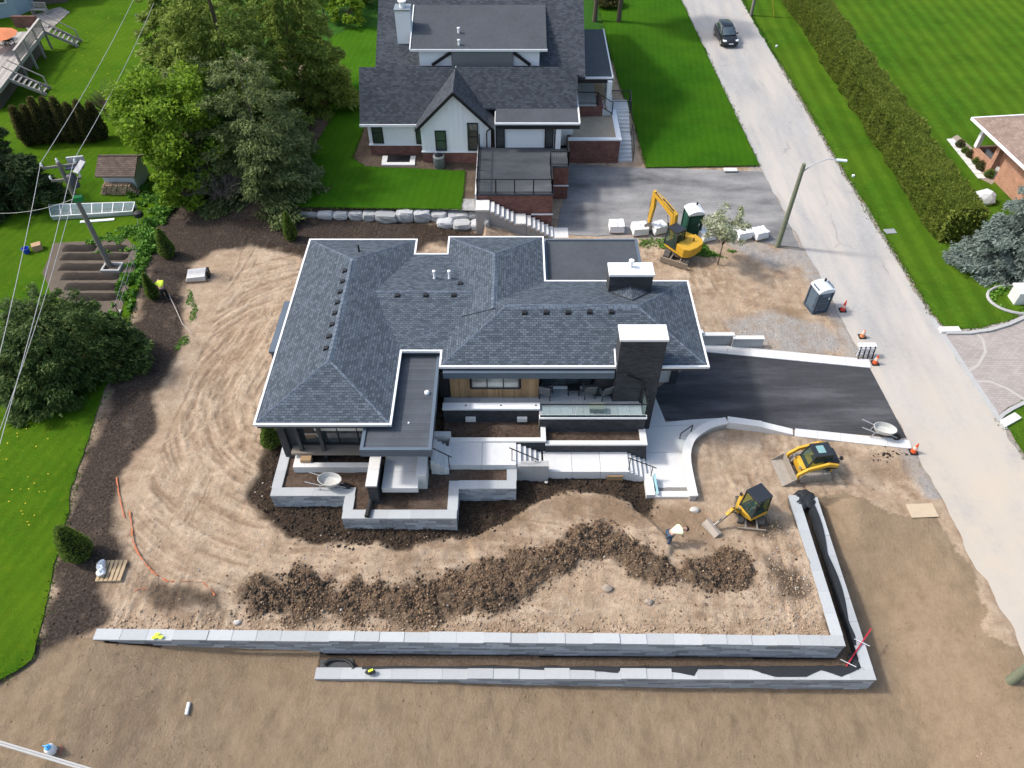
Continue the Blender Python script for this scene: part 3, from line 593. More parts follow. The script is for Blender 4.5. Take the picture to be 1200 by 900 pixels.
# cedar wall with window
xl, xr = at(529, 464, 2.2).x, at(631, 464, 2.2).x; Yw = 24.62
cl = MB(); nb_ = int((xr-xl)/.095)
wx0, wx1, wz0 = at(552, 450, 3.0).x+.0, at(609, 450, 3.0).x, 2.86
for i in range(nb_):
    a = xl+(xr-xl)*i/nb_; b = xl+(xr-xl)*(i+1)/nb_-.012; d = .008*(i % 3)
    if b < wx0 or a > wx1: cl.box(a, b, Yw-.06-d, Yw+.05, 2.2, 3.95)
    else: cl.box(a, b, Yw-.06-d, Yw+.05, 2.2, wz0)
cl.build('cedar_boards', M_WOOD, house)
def window(par, x0, x1, y, z0, z1, mull=0, glass=None, fr_=None, fw=.07, rows=0, out=.04):
    f = MB().box(x0, x0+fw, y-out, y+.06, z0, z1).box(x1-fw, x1, y-out, y+.06, z0, z1).box(x0+fw, x1-fw, y-out, y+.06, z0, z0+fw).box(x0+fw, x1-fw, y-out, y+.06, z1-fw, z1)
    for i in range(mull): c = x0+(x1-x0)*(i+1)/(mull+1); f.box(c-.025, c+.025, y-out+.012, y+.05, z0+fw, z1-fw)
    for i in range(rows): c = z0+(z1-z0)*(i+1)/(rows+1); f.box(x0+fw, x1-fw, y-out+.016, y+.045, c-.02, c+.02)
    o = f.build('window', fr_ or M_BLACK, par); MB().box(x0+fw-.01, x1-fw+.01, y+.01, y+.03, z0+fw-.01, z1-fw+.01).build('pane', glass or M_GLASS, o); return o
window(house, wx0, wx1, Yw-.06, wz0, 3.9, 2, M_GLASSL)
MB().box(xl-.55, xl-.1, Yw-.05, Yw+.06, 2.2, 3.9).build('front_door', M_BLACK, house)
# recessed patio
MB().box(4.12, 4.97, 24.66, 25.4, 1.0, 4.3).build('brick_pier', M_DBRICK, house)
window(house, xr+.12, 4.05, 25.3, 2.22, 3.95, 3)
MB().box(xr+.1, 4.1, 25.15, 25.26, 2.2, 2.3).build('door_sill', M_WHITE, house)
# front wall of the left wing
window(house, -10.0, -6.3, 21.76, 2.05, 4.2, 3)
o = MB().box(-9.2, -6.5, 21.735, 21.75, 3.05, 3.42).build('window_blind', plain('white_blind', (.62, .60, .56), .8, .05), house)
for x in (-9.95, -8.9, -6.5): MB().box(x-.08, x+.08, 21.42, 21.58, .9, 4.3).build('porch_post', M_DARK, house)
MB().box(-10.45, -6.2, 21.3, 21.79, 1.75, 1.9).build('window_ledge', plain('taupe_ledge', (.22, .19, .155), .7, .1), house)
window(house, -9.6, -6.3, 21.76, .95, 1.7, 2, M_GLASSL)
MB().box(-10.9, -10.55, 21.6, 22.4, 0, 4.3).build('corner_pier', M_DBRICK, house)
# bay on the left side
MB().box(-12.1, -11.0, 26.3, 30.0, 1.0, 3.62).box(-12.16, -11.0, 26.24, 30.06, 3.62, 3.75).build('side_bay', M_TRIMB, house)
# ------------------------------------------------------------------ terraces, planters, steps
def pbox(mb, xa, xb, yb, yf, zt, zb):        # a block whose top shows between these picture lines
    f0, f1, b0 = at(xa, yf, zt), at(xb, yf, zt), at(xa, yb, zt); mb.box(f0.x, f1.x, f0.y, b0.y, zb, zt); return (f0.x, f1.x, f0.y, b0.y)
PZ = 2.2
# upper patio: slab, tiles, parapet
ter = thing('patio_terrace', 'raised patio with pale square tiles and dark brick parapet under the front eave', 'patio', (1, 24, 0))
yL = at(570, 479, 2.35).y; yR = at(690, 490, 2.3).y; xs = at(632, 479, 2.35).x; xR = at(757, 488, 2.3).x
MB().box(-3.4, xs, yL+.36, 25.2, .4, PZ-.03).box(xs, xR-.1, yR+.2, 25.25, .4, PZ-.028).build('slab', M_CONC2, ter)
tm = MB().box(0, 1, 0, 1, -.03, 0).mesh('patio_tile', M_TILE)
def tiles(x0, x1, y0, y1, par, st=.6, name='patio_tile', me=tm, z=PZ, gap=.014):
    nx, ny = max(1, round((x1-x0)/st)), max(1, round((y1-y0)/st)); ax, ay = (x1-x0)/nx, (y1-y0)/ny
    for i in range(nx):
        for j in range(ny):
            o = bpy.data.objects.new(name, me); COL.objects.link(o); o.parent = par; o.location = Vector((x0+i*ax+gap/2, y0+j*ay+gap/2, z+random.uniform(0, .003)))-wloc(par); o.scale = (ax-gap, ay-gap, 1)
tiles(-3.3, xs, yL+.38, 24.56, ter, .6); tiles(xs, 4.05, yR+.22, 25.14, ter, .6); tiles(4.05, xR-.14, yR+.22, 24.64, ter, .6)
MB().box(-3.4, xs, yL+.03, yL+.36, .4, 2.22).build('parapet', M_DBRICK, ter); MB().box(-3.42, xs+.04, yL, yL+.4, 2.222, 2.35).build('parapet_cap', M_WHITE, ter, bev=.012)
MB().box(xs, xR, yR+.03, yR+.19, .4, 2.2).box(xR-.12, xR, yR+.19, 24.3, .4, 2.2).build('parapet', M_DBRICK, ter); MB().box(xs-.02, xR+.05, yR, yR+.22, 2.2, 2.3).build('parapet_cap', M_WHITE, ter, bev=.01)
for x in (546, 587, 628): p = at(x, 475, 2.36); MB().lathe((p.x, p.y, 2.35), [(.045, 0), (.045, .02), (.03, .03)], 8).build('cap_light', M_BLACK, ter)
rl = thing('glass_railing', 'clear glass guard railing with black rails along the front edge of the patio', 'railing', (3, yR+.1, 2.3))
zt = topz(690, 474, (0, yR+.1)); gl = MB(); st = 3
for i in range(st):
    a = xs+.08+(xR-xs-.16)*i/st; b = xs+.08+(xR-xs-.16)*(i+1)/st; MB().box(a+.02, b-.02, yR+.085, yR+.105, 2.38, zt-.02).build('glass_panel', M_RGLASS, rl)
MB().box(xR-.07, xR-.05, yR+.2, 24.25, 2.3, zt-.02).build('glass_panel', M_RGLASS, rl)
MB().box(xs+.02, xR-.01, yR+.07, yR+.12, zt-.02, zt+.03).box(xR-.09, xR-.03, yR+.12, 24.27, zt-.02, zt+.031).build('top_rail', M_BLACK, rl)
MB().box(xs+.02, xR-.01, yR+.06, yR+.13, 2.30, 2.38).build('bottom_rail', M_BLACK, rl)
# mid planters
def soilbed(x0, x1, y0, y1, z, par, name='soil_bed', amp=.05):
    nx, ny = max(2, int((x1-x0)/.12)), max(2, int((y1-y0)/.12)); X, Y = np.meshgrid(np.linspace(x0, x1, nx), np.linspace(y0, y1, ny)); Z = z+(fbm(X*3, Y*3, 4)-.5)*amp*2
    ii = np.arange(nx*ny).reshape(ny, nx); f = np.stack([ii[:-1, :-1], ii[:-1, 1:], ii[1:, 1:], ii[1:, :-1]], -1).reshape(-1, 4)
    return raw_obj(name, np.stack([X.ravel(), Y.ravel(), Z.ravel()], 1), f, M_SOIL, par, True)
pl1 = thing('raised_planter', 'raised planter of bare dark soil beside the upper walkway, left of its twin', 'planter', (-1, 22.4, 0))
c = MB(); X0, X1, Y0, Y1 = pbox(c, 527, 634, 512.5, 517, 1.6, 1.49); s = MB(); sX0, sX1, sY0, sY1 = (at(633, 517, 1.6).x, at(640, 517, 1.6).x, Y0, at(637, 495, 1.6).y)
c.box(X1+.0, sX1, Y0-.002, sY1, 1.488, 1.602); c.build('planter_cap', M_CAP, pl1, bev=.01)
MB().box(X0+.02, sX1-.02, Y0+.04, Y1-.02, .5, 1.49).box(sX1-.28, sX1-.03, Y1-.02, sY1, .5, 1.488).build('planter_wall', M_DBRICK, pl1); PLX = sX1
soilbed(-3.4, sX1-.25, Y1-.05, yL+.1, 1.3, pl1)
c = MB(); a = pbox(c, 506, 528, 505.5, 511, 1.75, .6); c.build('end_block', M_CAP, pl1)
pl2 = thing('raised_planter', 'raised planter of bare dark soil below the glass railing, nearest the drive', 'planter', (2.5, 22, 0))
c = MB(); X0, X1, Y0, Y1 = pbox(c, 639, 759, 516, 521, 1.4, 1.29); e = at(752, 502, 1.4); c.box(at(750.5, 516, 1.4).x, X1, Y1, e.y, 1.29, 1.402); c.build('planter_cap', M_CAP, pl2, bev=.01)
MB().box(X0+.02, X1-.03, Y0+.04, Y1-.02, -.3, 1.29).box(X1-.3, X1-.03, Y1-.02, e.y, -.3, 1.288).build('planter_wall', M_DBRICK, pl2)
soilbed(X0, X1-.25, Y1-.05, yR+.1, 1.22, pl2); P2 = (X0, X1, Y0, Y1)
# walkways
walk = thing('walkway', None, None, (0, 22, 0)); walk['kind'] = 'structure'
cm = MB().box(0, 1, 0, 1, -.5, 0).mesh('slab', M_CONC)
def slabs(xa, xb, yb, yf, z, n_, depth=.5, rows=1):
    f0, f1, b0 = at(xa, yf, z), at(xb, yf, z), at(xa, yb, z); w_ = (f1.x-f0.x)/n_; dy = (b0.y-f0.y)/rows
    for i in range(n_):
        for j in range(rows):
            o = bpy.data.objects.new('slab', cm); COL.objects.link(o); o.parent = walk; o.scale = (w_-.015, dy-.015, depth/.5); o.location = Vector((f0.x+i*w_+.007, f0.y+j*dy+.007, z-.002*((i+j) % 2)))-wloc(walk)
    return (f0.x, f1.x, f0.y, b0.y)
W2 = slabs(524, 605, 515, 545, 1.5, 2, .7); W1 = slabs(637, 738, 527, 553, .75, 3, .9)
MB().box(W2[1], PLX+.1, W2[2], W2[2]+.33, -.2, 1.40).box(W2[0]-.9, W2[0], W2[2]+.03, W2[2]+.3, .5, 1.49).build('walkway_wall', M_CONC2, walk)
def steps(label, xa, xb, y_b, y_f, za, zb, n_, grp='concrete steps along the terrace walkway'):
    f0, f1, b0 = at(xa, y_f, za), at(xb, y_f, zb), at(xa, y_b, za); t = thing('concrete_steps', label, 'steps', ((f0.x+f1.x)/2, f0.y, zb), 0, grp)
    for i in range(n_):
        x0 = f0.x+(f1.x-f0.x)*i/n_; x1 = f0.x+(f1.x-f0.x)*(i+1)/n_; z = za+(zb-za)*(i+.6)/n_
        MB().box(x0, x1+.02, f0.y-.002*i, b0.y, zb-.4, z).build('step', M_CONC, t, bev=.008)
    return (f0, f1, b0)
s2 = steps('flight of pale concrete steps between the upper and middle walkway slabs', 604, 634, 519, 542, 1.5, .75, 5)
s1 = steps('flight of pale concrete steps dropping from the walkway to the drive-level slab', 736, 762, 530, 553, .75, .02, 5)
s3 = steps('flight of grey concrete steps climbing under the flat entry roof', 504, 526, 513, 540, 2.2, 1.5, 4)
def handrail(label, px, dz=.9):
    (xa, ya), (xb, yb), z0, z1, y = px; p, q = Vector((atY(xa, ya, y).x, y, z0+dz)), Vector((atY(xb, yb, y).x, y, z1+dz)); t = thing('handrail', label, 'handrail', (p.x, y, z0), 0, 'black handrails beside the steps')
    e = (q-p).normalized(); MB().tube([p-e*.15, q+e*.2], .028, 6).build('rail', M_BLACK, t)
    for b, z in ((p, z0), (q, z1)): MB().tube([(b.x, b.y, z-.1), (b.x, b.y, b.z-.02)], .022, 6).build('post', M_BLACK, t)
handrail('sloping black handrail beside the middle concrete steps', ((600, 532), (627, 541), 1.5, .75, s2[0].y+.12))
handrail('sloping black handrail beside the lowest steps next to the drive-level slab', ((738, 543), (764, 552), .75, .1, s1[0].y+.12))
handrail('sloping black handrail under the edge of the flat entry roof', ((503, 526), (525, 532), 2.2, 1.5, s3[0].y+.15))
hr = thing('handrail', 'short black handrail lying across the pale slab beside the curved wall', 'handrail', at(806, 502, .1), 0, 'black handrails beside the steps')
a, b = at(798, 508, .45), at(812, 498, .7); MB().tube([a, b], .03, 6).build('rail', M_BLACK, hr)
for q in (a, b): MB().tube([(q.x, q.y, 0), q], .025, 6).build('post', M_BLACK, hr)
# drive-level slab
low = P([(757, 522), (755, 500), (768, 466), (780, 495), (812, 492), (850, 490), (834, 497), (818, 504), (808, 514), (804, 527), (803, 542), (806, 560), (808, 572), (768, 572), (760, 552), (757, 540)], .0)
sheet('slab', low, .035, M_CONC, 0, parent=walk, kind=None)
for q in (((757, 530), (803, 530)), ((757, 500), (812, 498))):
    a, b = at(*q[0], .038), at(*q[1], .038); MB().beam(a, b, .02, .01).build('joint', M_CONC2, walk)
gw = thing('gravel_trough', 'narrow gravel-filled concrete trough at the front end of the drive-level slab', 'trough', at(790, 575, 0))
c = MB(); a1_ = pbox(c, 768, 815, 575.5, 582, .15, -.5); c.build('front_wall', M_CAP, gw); c = MB(); a2_ = pbox(c, 758, 768, 555, 580, .25, -.4); c.build('side_wall', M_CAP, gw)
soilbed(a2_[1], a1_[1]-.2, a1_[3], a1_[3]+.3, .04, gw, 'gravel', .03).data.materials[0] = plain('trough_gravel', (.22, .21, .20), .9, .5, 20, .8, 40)
pf = at(766.5, 556, .4); qf = at(771, 580, .2); MB().beam(pf, qf, .05, .28).build('foam_board', plain('pale_blue_foam', (.30, .52, .56), .7, .06), None, 'pale blue foam board leaning against the low wall at the foot of the steps', 'board')
# curved wall and its straight run along the drive
cv = [(813, 581), (808.5, 560), (805, 540), (805.5, 526), (810.5, 513), (821, 503.5), (835, 496.5), (852, 492.5)]
cp = [at(x, y, .42) for x, y in cv]; fin = []
for i in range(len(cp)-1):
    p0, p1, p2, p3 = cp[max(i-1, 0)], cp[i], cp[i+1], cp[min(i+2, len(cp)-1)]
    for k in range(4):
        t = k/4; fin.append(.5*((2*p1)+(p2-p0)*t+(2*p0-5*p1+4*p2-p3)*t*t+(3*p1-p0-3*p2+p3)*t**3))
fin.append(cp[-1])
def wallpath(mb, pts, wd, z0, z1, taper=None):
    L, R = [], []
    for i, p in enumerate(pts):
        d = (pts[min(i+1, len(pts)-1)]-pts[max(i-1, 0)]); d.z = 0; d.normalize(); n_ = Vector((-d.y, d.x, 0)); L.append(p+n_*wd/2); R.append(p-n_*wd/2)
    n_ = len(pts); vs = []
    for i in range(n_):
        zt_ = z1[i] if isinstance(z1, list) else z1
        vs += [(L[i].x, L[i].y, z0), (R[i].x, R[i].y, z0), (R[i].x, R[i].y, zt_), (L[i].x, L[i].y, zt_)]
    fs = []
    for i in range(n_-1):
        a = i*4; b = a+4; fs += [(a, a+1, b+1, b), (a+1, a+2, b+2, b+1), (a+2, a+3, b+3, b+2), (a+3, a, b, b+3)]
    fs += [(3, 2, 1, 0), tuple(n_*4-4+k for k in range(4))]; return mb.add(vs, fs)
cw = thing('curved_wall', 'low white concrete wall curving round the end of the pale slab', 'wall', at(806, 540, 0))
wallpath(MB(), fin, .30, -.5, .33).build('wall_body', M_CONC2, cw); wallpath(MB(), fin, .42, .33, .43).build('wall_cap', M_CAP, cw)
dw = thing('retaining_wall', 'low grey concrete wall along the near side of the new black drive', 'wall', at(890, 505, 0))
for (xa, ya), (xb, yb), zt_, z2 in (((852, 494), (892, 499), .43, .40), ((892, 499), (930, 504), .36, .10)):
    a, b = at(xa, ya, .3), at(xb, yb, .3); wallpath(MB(), [a, b], .34, -.6, [zt_, z2]).build('wall_section', M_CONC2, dw); wallpath(MB(), [a, b], .40, zt_ if False else -.1, [zt_+.06, z2+.06]).build('wall_cap', M_CAP, dw)
def curbstrip(name, label, A, B, C, D, n_, z=.06, m=M_CONC):
    A, B, C, D = [at(*q, z) for q in (A, B, C, D)]; t = thing(name, label, 'curb', (A+C)/2)
    for i in range(n_):
        f = lambda p, q, k: p.lerp(q, k); u0, u1 = i/n_, (i+1)/n_-.012/ max(.1, (B-A).length/n_)/n_
        MB().prism([tuple(f(A, B, u0))[:2], tuple(f(A, B, u1))[:2], tuple(f(D, C, u1))[:2], tuple(f(D, C, u0))[:2]], -.3, z+random.uniform(0, .006)).build('curb_slab', m, t)
    return t
curbstrip('concrete_curb', 'flush pale concrete curb strip along the far side of the new black drive', (824, 402.5), (1019, 421), (1021, 431), (826, 412), 7)
curbstrip('concrete_curb', 'flush pale concrete curb strip along the near side of the new black drive, under the wheelbarrow', (932, 502), (1066, 516), (1069, 526), (931, 511), 5)
sw = thing('stepped_wall', 'pale retaining wall stepping down behind the far side of the new drive', 'wall', at(855, 403, 0))
yb_ = at(860, 404, 0).y
for xa, xb, yt, zz in ((815, 825, 387, 0), (824, 862, 390, 0), (861, 897, 394, 0)):
    Y_ = at((xa+xb)/2, {815: 404, 824: 404.5, 861: 407.5}[xa], 0).y; z = atY((xa+xb)/2, yt+3, Y_).z; x0, x1 = atY(xa, yt, Y_).x, atY(xb, yt, Y_).x
    MB().box(x0, x1, Y_, Y_+.24, -.3, z-.06).build('wall_section', M_CONC2, sw); MB().box(x0-.02, x1+.02, Y_-.02, Y_+.27, z-.06, z).build('wall_cap', M_CAP, sw)
# entry porch, tall pier and low wall
ep = thing('entry_porch', 'pale concrete porch slab floating over the soil below the flat entry roof', 'porch', at(470, 573, 1.1))
c = MB(); a = pbox(c, 447, 489.5, 505, 572, 1.95, 1.6); c.build('porch_slab', M_CONC, ep, bev=.01)
MB().box(a[0]+.15, a[1]-.15, a[2]+.7, a[3], .5, 1.6).build('porch_base', M_CONC2, ep)
for i in range(2): MB().box(a[0]+.01, a[1]-.01, a[2]+.9+i*.95, a[2]+.914+i*.95, 1.94, 1.953).build('joint', M_CONC2, ep)
tp = thing('brick_pier_wall', 'tall narrow charcoal brick wall with pale cap standing left of the entry porch', 'wall', at(435, 590, 1.1))
yf = at(435, 590, 1.15).y; z = topz(435, 569, (0, yf)); x0, x1 = atY(428.5, 569, yf).x, atY(441, 569, yf).x; yb2 = at(440, 530, z).y
MB().box(x0+.02, x1-.02, yf+.02, yb2, .3, z-.1).build('wall_body', M_DBRICK, tp)
for i in range(2): MB().box(x0-.02, x1+.02, yf-.02+(yb2-yf)*i/2, yf+(yb2-yf)*(i+1)/2-.03, z-.1, z).build('cap_stone', M_CAP, tp, bev=.01)
lw = thing('low_wall', 'short pale wall with a broad cap standing right of the entry porch', 'wall', at(495, 573, 1.1))
yf = at(494, 573, 1.15).y; z = topz(494, 557, (0, yf)); x0, x1 = atY(487, 557, yf).x, atY(499, 557, yf).x; yb3 = at(495, 530, z).y
MB().box(x0+.02, x1-.02, yf+.02, yb3, .4, z-.1).build('wall_body', M_CONC, lw); MB().box(x0, x1, yf, yb3, z-.1, z).build('cap_stone', M_CAP, lw, bev=.01)
# window well pit in front of the left wing
pw = thing('window_well', 'sunken window well with pale cap walls below the glazed front of the left wing', 'window well', (-8.4, 20.6, .9))
zc = 1.55; c = MB(); a = pbox(c, 343, 432, 542, 547.5, zc, .5); b = at(348, 526, zc); xw = at(353, 540, zc).x; c.box(a[0], xw, a[3], b.y, .5, zc+.002); c.build('well_wall', M_CAP, pw)
MB().box(a[0]+.2, a[1], a[3]-.01, 21.75, .4, .93).build('well_floor', plain('well_floor_gravel', (.33, .29, .245), .9, .15, 6, .4), pw)
MB().box(xw, xw+.5, 21.0, 21.3, .9, 1.75).build('timber_panel', M_WOOD, pw)
# ------------------------------------------------------------------ segmental block walls
M_BLOCK = plain('grey_wall_block', (.34, .362, .385), .85, .30, 2.2, .35, 25, isl='obj', streak=.2, ir=(.6, 1.3))
M_BCAP = plain('pale_block_cap', (.40, .415, .42), .85, .08, 1.1, .2, 30, isl='obj', streak=.2, ir=(.9, 1.08))
M_CORE = plain('wall_core', (.14, .15, .16), .9, .2, 3, .2)
me_block = MB().box(-.5, .5, -.5, .5, -.5, .5).mesh('block', M_BLOCK, bev=.02)
me_capst = MB().box(-.5, .5, -.5, .5, -.5, .5).mesh('cap_stone', M_BCAP, bev=.012)
def blockwall(root, p, q, out, zt0, zt1, zbase, dep=.42, ch=.165, bl=.62, capl=1.05, capt=.10, groups=None, blocks=True, capin=0, seed=1):
    rr = random.Random(seed); p, q = Vector((p[0], p[1], 0)), Vector((q[0], q[1], 0)); d = q-p; L = d.length; d.normalize(); o = Vector((out[0], out[1], 0)).normalized(); rot = math.atan2(d.y, d.x)
    zb = lambda t: (zbase(t) if callable(zbase) else zbase); zt = lambda t: zt0+(zt1-zt0)*t/L
    a, b = p-o*.07, q-o*.07; c, e = q-o*(dep-.03), p-o*(dep-.03); lo = min(zb(L*k/8) for k in range(9))-.4
    MB().prism([(v.x, v.y) for v in (a, b, c, e)], lo, [zt0-capt-.01, zt1-capt-.01, zt1-capt-.01, zt0-capt-.01]).build('core', M_CORE, root)
    if blocks:
        c_ = 0
        while True:
            any_ = False; t = -rr.random()*bl*.6 if c_ else 0.0
            while t < L-.02:
                l = bl*rr.uniform(.55, 1.45); t0, t1 = max(0, t), min(L, t+l); t += l
                if t1-t0 < .05: continue
                tm = (t0+t1)/2; hi = zt(tm)-capt-c_*ch
                if hi < zb(tm)+.01: continue
                any_ = True; ob = bpy.data.objects.new('block', me_block); COL.objects.link(ob); ob.parent = root
                pr = rr.uniform(-.012, .012); ob.location = p+d*tm-o*(.06-pr)+Vector((0, 0, hi-ch/2))-wloc(root); ob.rotation_euler = (0, 0, rot); ob.scale = (t1-t0-.012, .12, ch-.010)
            c_ += 1
            if not any_ or c_ > 14: break
    gs = groups or [0, L]
    for i in range(len(gs)-1):
        n_ = max(1, round((gs[i+1]-gs[i])/capl)); dz = [.02, .08, .05, .09][i % 4] if groups else 0; dy = [0, .10, .04, .08][i % 4] if groups else 0
        for k in range(n_):
            t0 = gs[i]+(gs[i+1]-gs[i])*k/n_; t1 = gs[i]+(gs[i+1]-gs[i])*(k+1)/n_; tm = (t0+t1)/2
            ob = bpy.data.objects.new('cap_stone', me_capst); COL.objects.link(ob); ob.parent = root; w_ = dep+.05-capin-dy*.5
            ob.location = p+d*tm+o*.025-o*w_/2+Vector((0, 0, zt(tm)-capt/2+dz*(1-k/n_)+rr.uniform(-.004, .004)))-wloc(root)
            ob.rotation_euler = (0, -math.atan2(zt1-zt0, L), rot); ob.scale = (t1-t0-.004, w_, capt)
uw = thing('block_wall', 'long upper grey block retaining wall with pale caps along the edge of the dirt pad', 'retaining wall', ((UL.x+UR.x)/2, UL.y, -.9), 0, None)
def lotz(x, y): return float(hgt(np.array([x]), np.array([y]))[0])
LU = (UR-UL).length; dU = (UR-UL).normalized()
gU = [0]+[(at(x, 744, .33)-UL).dot(dU) for x in (203, 244, 387, 503, 567, 630, 694, 757, 821, 908)]+[LU]
blockwall(uw, UL, UR, (0, -1), UL.z, UR.z, lambda t: lotz(UL.x+t, UL.y-.35) if UL.x+t < OL.x else -.9, groups=gU, bl=.78, seed=3)
dI = (IR-UR).normalized(); blockwall(uw, UR+dI*.42, IR, (dI.y, -dI.x), UR.z, IR.z, lambda t: -.85+.62*t/(IR-UR).length, blocks=True, bl=1.1, ch=.25, seed=4)
ow = thing('block_wall', 'lower grey block retaining wall in front, wrapped by black fabric along its back', 'retaining wall', ((OL.x+OR.x)/2, OL.y, -1.7), 0, None)
dO = (OR-OL).normalized(); gO = [0]+[(at(x, 788, -.68)-OL).dot(dO) for x in (548, 638, 727, 817)]+[(OR-OL).length]
blockwall(ow, OL, OR, (0, -1), OL.z, OR.z, lambda t: lotz(OL.x+t, OL.y-.3), groups=gO, bl=.85, seed=5)
dE = (OE-OR).normalized(); blockwall(ow, OR+dE*.42, OE, (dE.y, -dE.x), OR.z, OE.z, lambda t: lotz(OR.x+.4, OR.y+t), bl=1.0, ch=.2, seed=6)
lp = thing('block_planter', 'stepped low grey block planter wall with pale caps in front of the entry', 'planter', (-6, 18.6, .3))
ZP = 1.22
def pq(x, y): return at(x, y, ZP)
A0, A1 = pq(333, 512), pq(316.5, 580.5); B1 = pq(404, 580.5); C1 = pq(400, 607); D1 = pq(535, 607); E1 = pq(533, 572); F1 = pq(605, 572); G1 = pq(603.5, 546)
A1.y = B1.y; C1.x = pq(402, 600).x-.02; B1.x = C1.x+.42; D1.y = C1.y; E1.x = D1.x-.42+.02; F1.y = E1.y; A0.x = A1.x; G1.x = F1.x
zb_ = .22
blockwall(lp, A0, A1+Vector((0, .42, 0)), (-1, 0), ZP, ZP, zb_+.2, bl=.6, seed=7)
blockwall(lp, A1, B1, (0, -1), ZP, ZP, zb_, bl=.5, seed=8)
blockwall(lp, B1-Vector((.42, 0, 0)), C1+Vector((0, .42, 0)), (-1, 0), ZP, ZP, zb_, bl=.5, seed=9) if B1.y > C1.y else None
blockwall(lp, C1, D1, (0, -1), ZP, ZP, zb_, bl=.5, seed=10)
blockwall(lp, D1+Vector((0, .42, 0)), Vector((D1.x, E1.y, 0))+Vector((0, .42, 0)), (1, 0), ZP, ZP, zb_, bl=.6, seed=11)
blockwall(lp, Vector((D1.x, E1.y, 0)), F1, (0, -1), ZP, ZP, zb_-.1, bl=.5, seed=12)
blockwall(lp, F1+Vector((0, .42, 0)), G1, (1, 0), ZP, ZP, 0, bl=.6, seed=13)
soilbed(A1.x+.3, B1.x+.1, A1.y+.3, A0.y, ZP-.1, lp); soilbed(B1.x-.1, D1.x-.3, C1.y+.3, 21.6, ZP-.095, lp); soilbed(D1.x-.35, F1.x-.3, E1.y+.3, W2[2]+.1, ZP-.09, lp)
# black fabric in the trench
M_FAB = plain('black_fabric', (.022, .024, .027), .6, .35, 3, .5, 12)
def ribbon(name, L, R, m, **k):
    v = [tuple(p) for pr in zip(L, R) for p in pr]; f = [(2*i, 2*i+2, 2*i+3, 2*i+1) for i in range(len(L)-1)]; return MB().add(v, f).build(name, m, **k)
fx = [(424, 784), (500, 783), (600, 783.5), (640, 785), (690, 786), (724, 788.5), (727, 785), (770, 790), (779, 786), (814, 792), (818, 784), (880, 784.5), (897, 790), (915, 794.5), (945, 793), (962, 785), (986, 793), (1004, 785), (1008, 784)]
Lp, Rp, Tp = [], [], []
for i in range(len(fx)-1):
    for k in range(4):
        x = fx[i][0]+(fx[i+1][0]-fx[i][0])*k/4; y = fx[i][1]+(fx[i+1][1]-fx[i][1])*k/4+random.uniform(-.3, .3); zc_ = float(np.interp(at(x, y, -.66).x, [OL.x, OR.x], [OL.z, OR.z]))+.035
        a = at(x, y, zc_); a.y = max(a.y, OL.y+.03); Lp.append(a); b = Vector((a.x, OL.y+.47+random.uniform(-.01, .02), zc_+.01)); Rp.append(b); Tp.append(Vector((a.x, OL.y+.50+.10*random.random(), -.86+.03*random.random())))
fb = thing('landscape_fabric', 'wavy black landscape fabric lapped over the long front arm of the lower block wall', 'fabric', (4, OL.y+.4, -.8))
ribbon('fabric_lap', Lp, Rp, M_FAB, parent=fb); ribbon('fabric_drop', Rp, Tp, M_FAB, parent=fb)
Lq, Rq, Tq = [], [], []
for i in range(40):
    t = i/39; y = OE.y-.4-(OE.y-OR.y-1.2)*t; xo = float(orx(np.array([y]))[0]); z = OE.z+(OR.z-OE.z)*t+.03; wv = .06+.17*abs(math.sin(t*7.3+.6))*(1 if t < .93 else .3)
    Lq.append(Vector((xo-.42+wv, y, z))); Rq.append(Vector((xo-.46, y, z+.01))); Tq.append(Vector((xo-.50-.06*random.random(), y, z-.30)))
fb2 = thing('landscape_fabric', 'black landscape fabric bunched along the side arm of the lower block wall', 'fabric', (14, 15, -.6))
ribbon('fabric_lap', Lq, Rq, M_FAB, parent=fb2); ribbon('fabric_drop', Rq, Tq, M_FAB, parent=fb2)
m = MB()
for k in range(26): p = at(random.uniform(998, 1012), random.uniform(768, 786), -.75); m.blob(p, (.22, .16, .10), k, 2, .3)
m.build('fabric_heap', M_FAB, fb2, smooth=True)
m = MB()
for k in range(20): p = at(random.uniform(934, 950), random.uniform(578, 592), .2); m.blob(p, (.26, .2, .12), k+50, 2, .3)
m.build('fabric_heap', M_FAB, None, 'crumpled black fabric at the road end of the two block walls', 'fabric', smooth=True)
# ------------------------------------------------------------------ neighbour: white farmhouse
M_ASHING = paver('charcoal_shingle', (.030, .037, .047), (.068, .080, .096), (.022, .026, .033), .25, .14, .010, .85, .6, nvar=.14)
M_SID = plain('white_siding', (.80, .81, .82), .6, .03, 1.2, .04)
M_RBRICK = paver('red_brick', (.16, .055, .042), (.25, .10, .075), (.16, .12, .105), .26, .085, .012, .85, .6, nvar=.35)
M_DECK = asph('deck_membrane', [(.3, (.040, .045, .052)), (.55, (.072, .078, .086)), (.8, (.15, .155, .16))], .5, (.4, 1.2), 0, 0)
M_GWIN = glassy('green_window_glass', (.045, .06, .05))
fh = thing('white_farmhouse', 'white board-and-batten house with charcoal gabled roofs and red brick base', 'house', (-2, 52, 1.2))
YLw, YMw = 49.18, 48.14; ZG = 1.2
def battens(par, x0, x1, y, z0, zf, st=.34, holes=()):
    b = MB(); x = x0+st/2
    while x < x1:
        if not any(a-.03 < x < c+.03 for a, c in holes): b.box(x-.025, x+.025, y-.03, y, z0, zf(x))
        x += st
    o = b.build('battens', M_SID, par); o['kind'] = 'stuff'
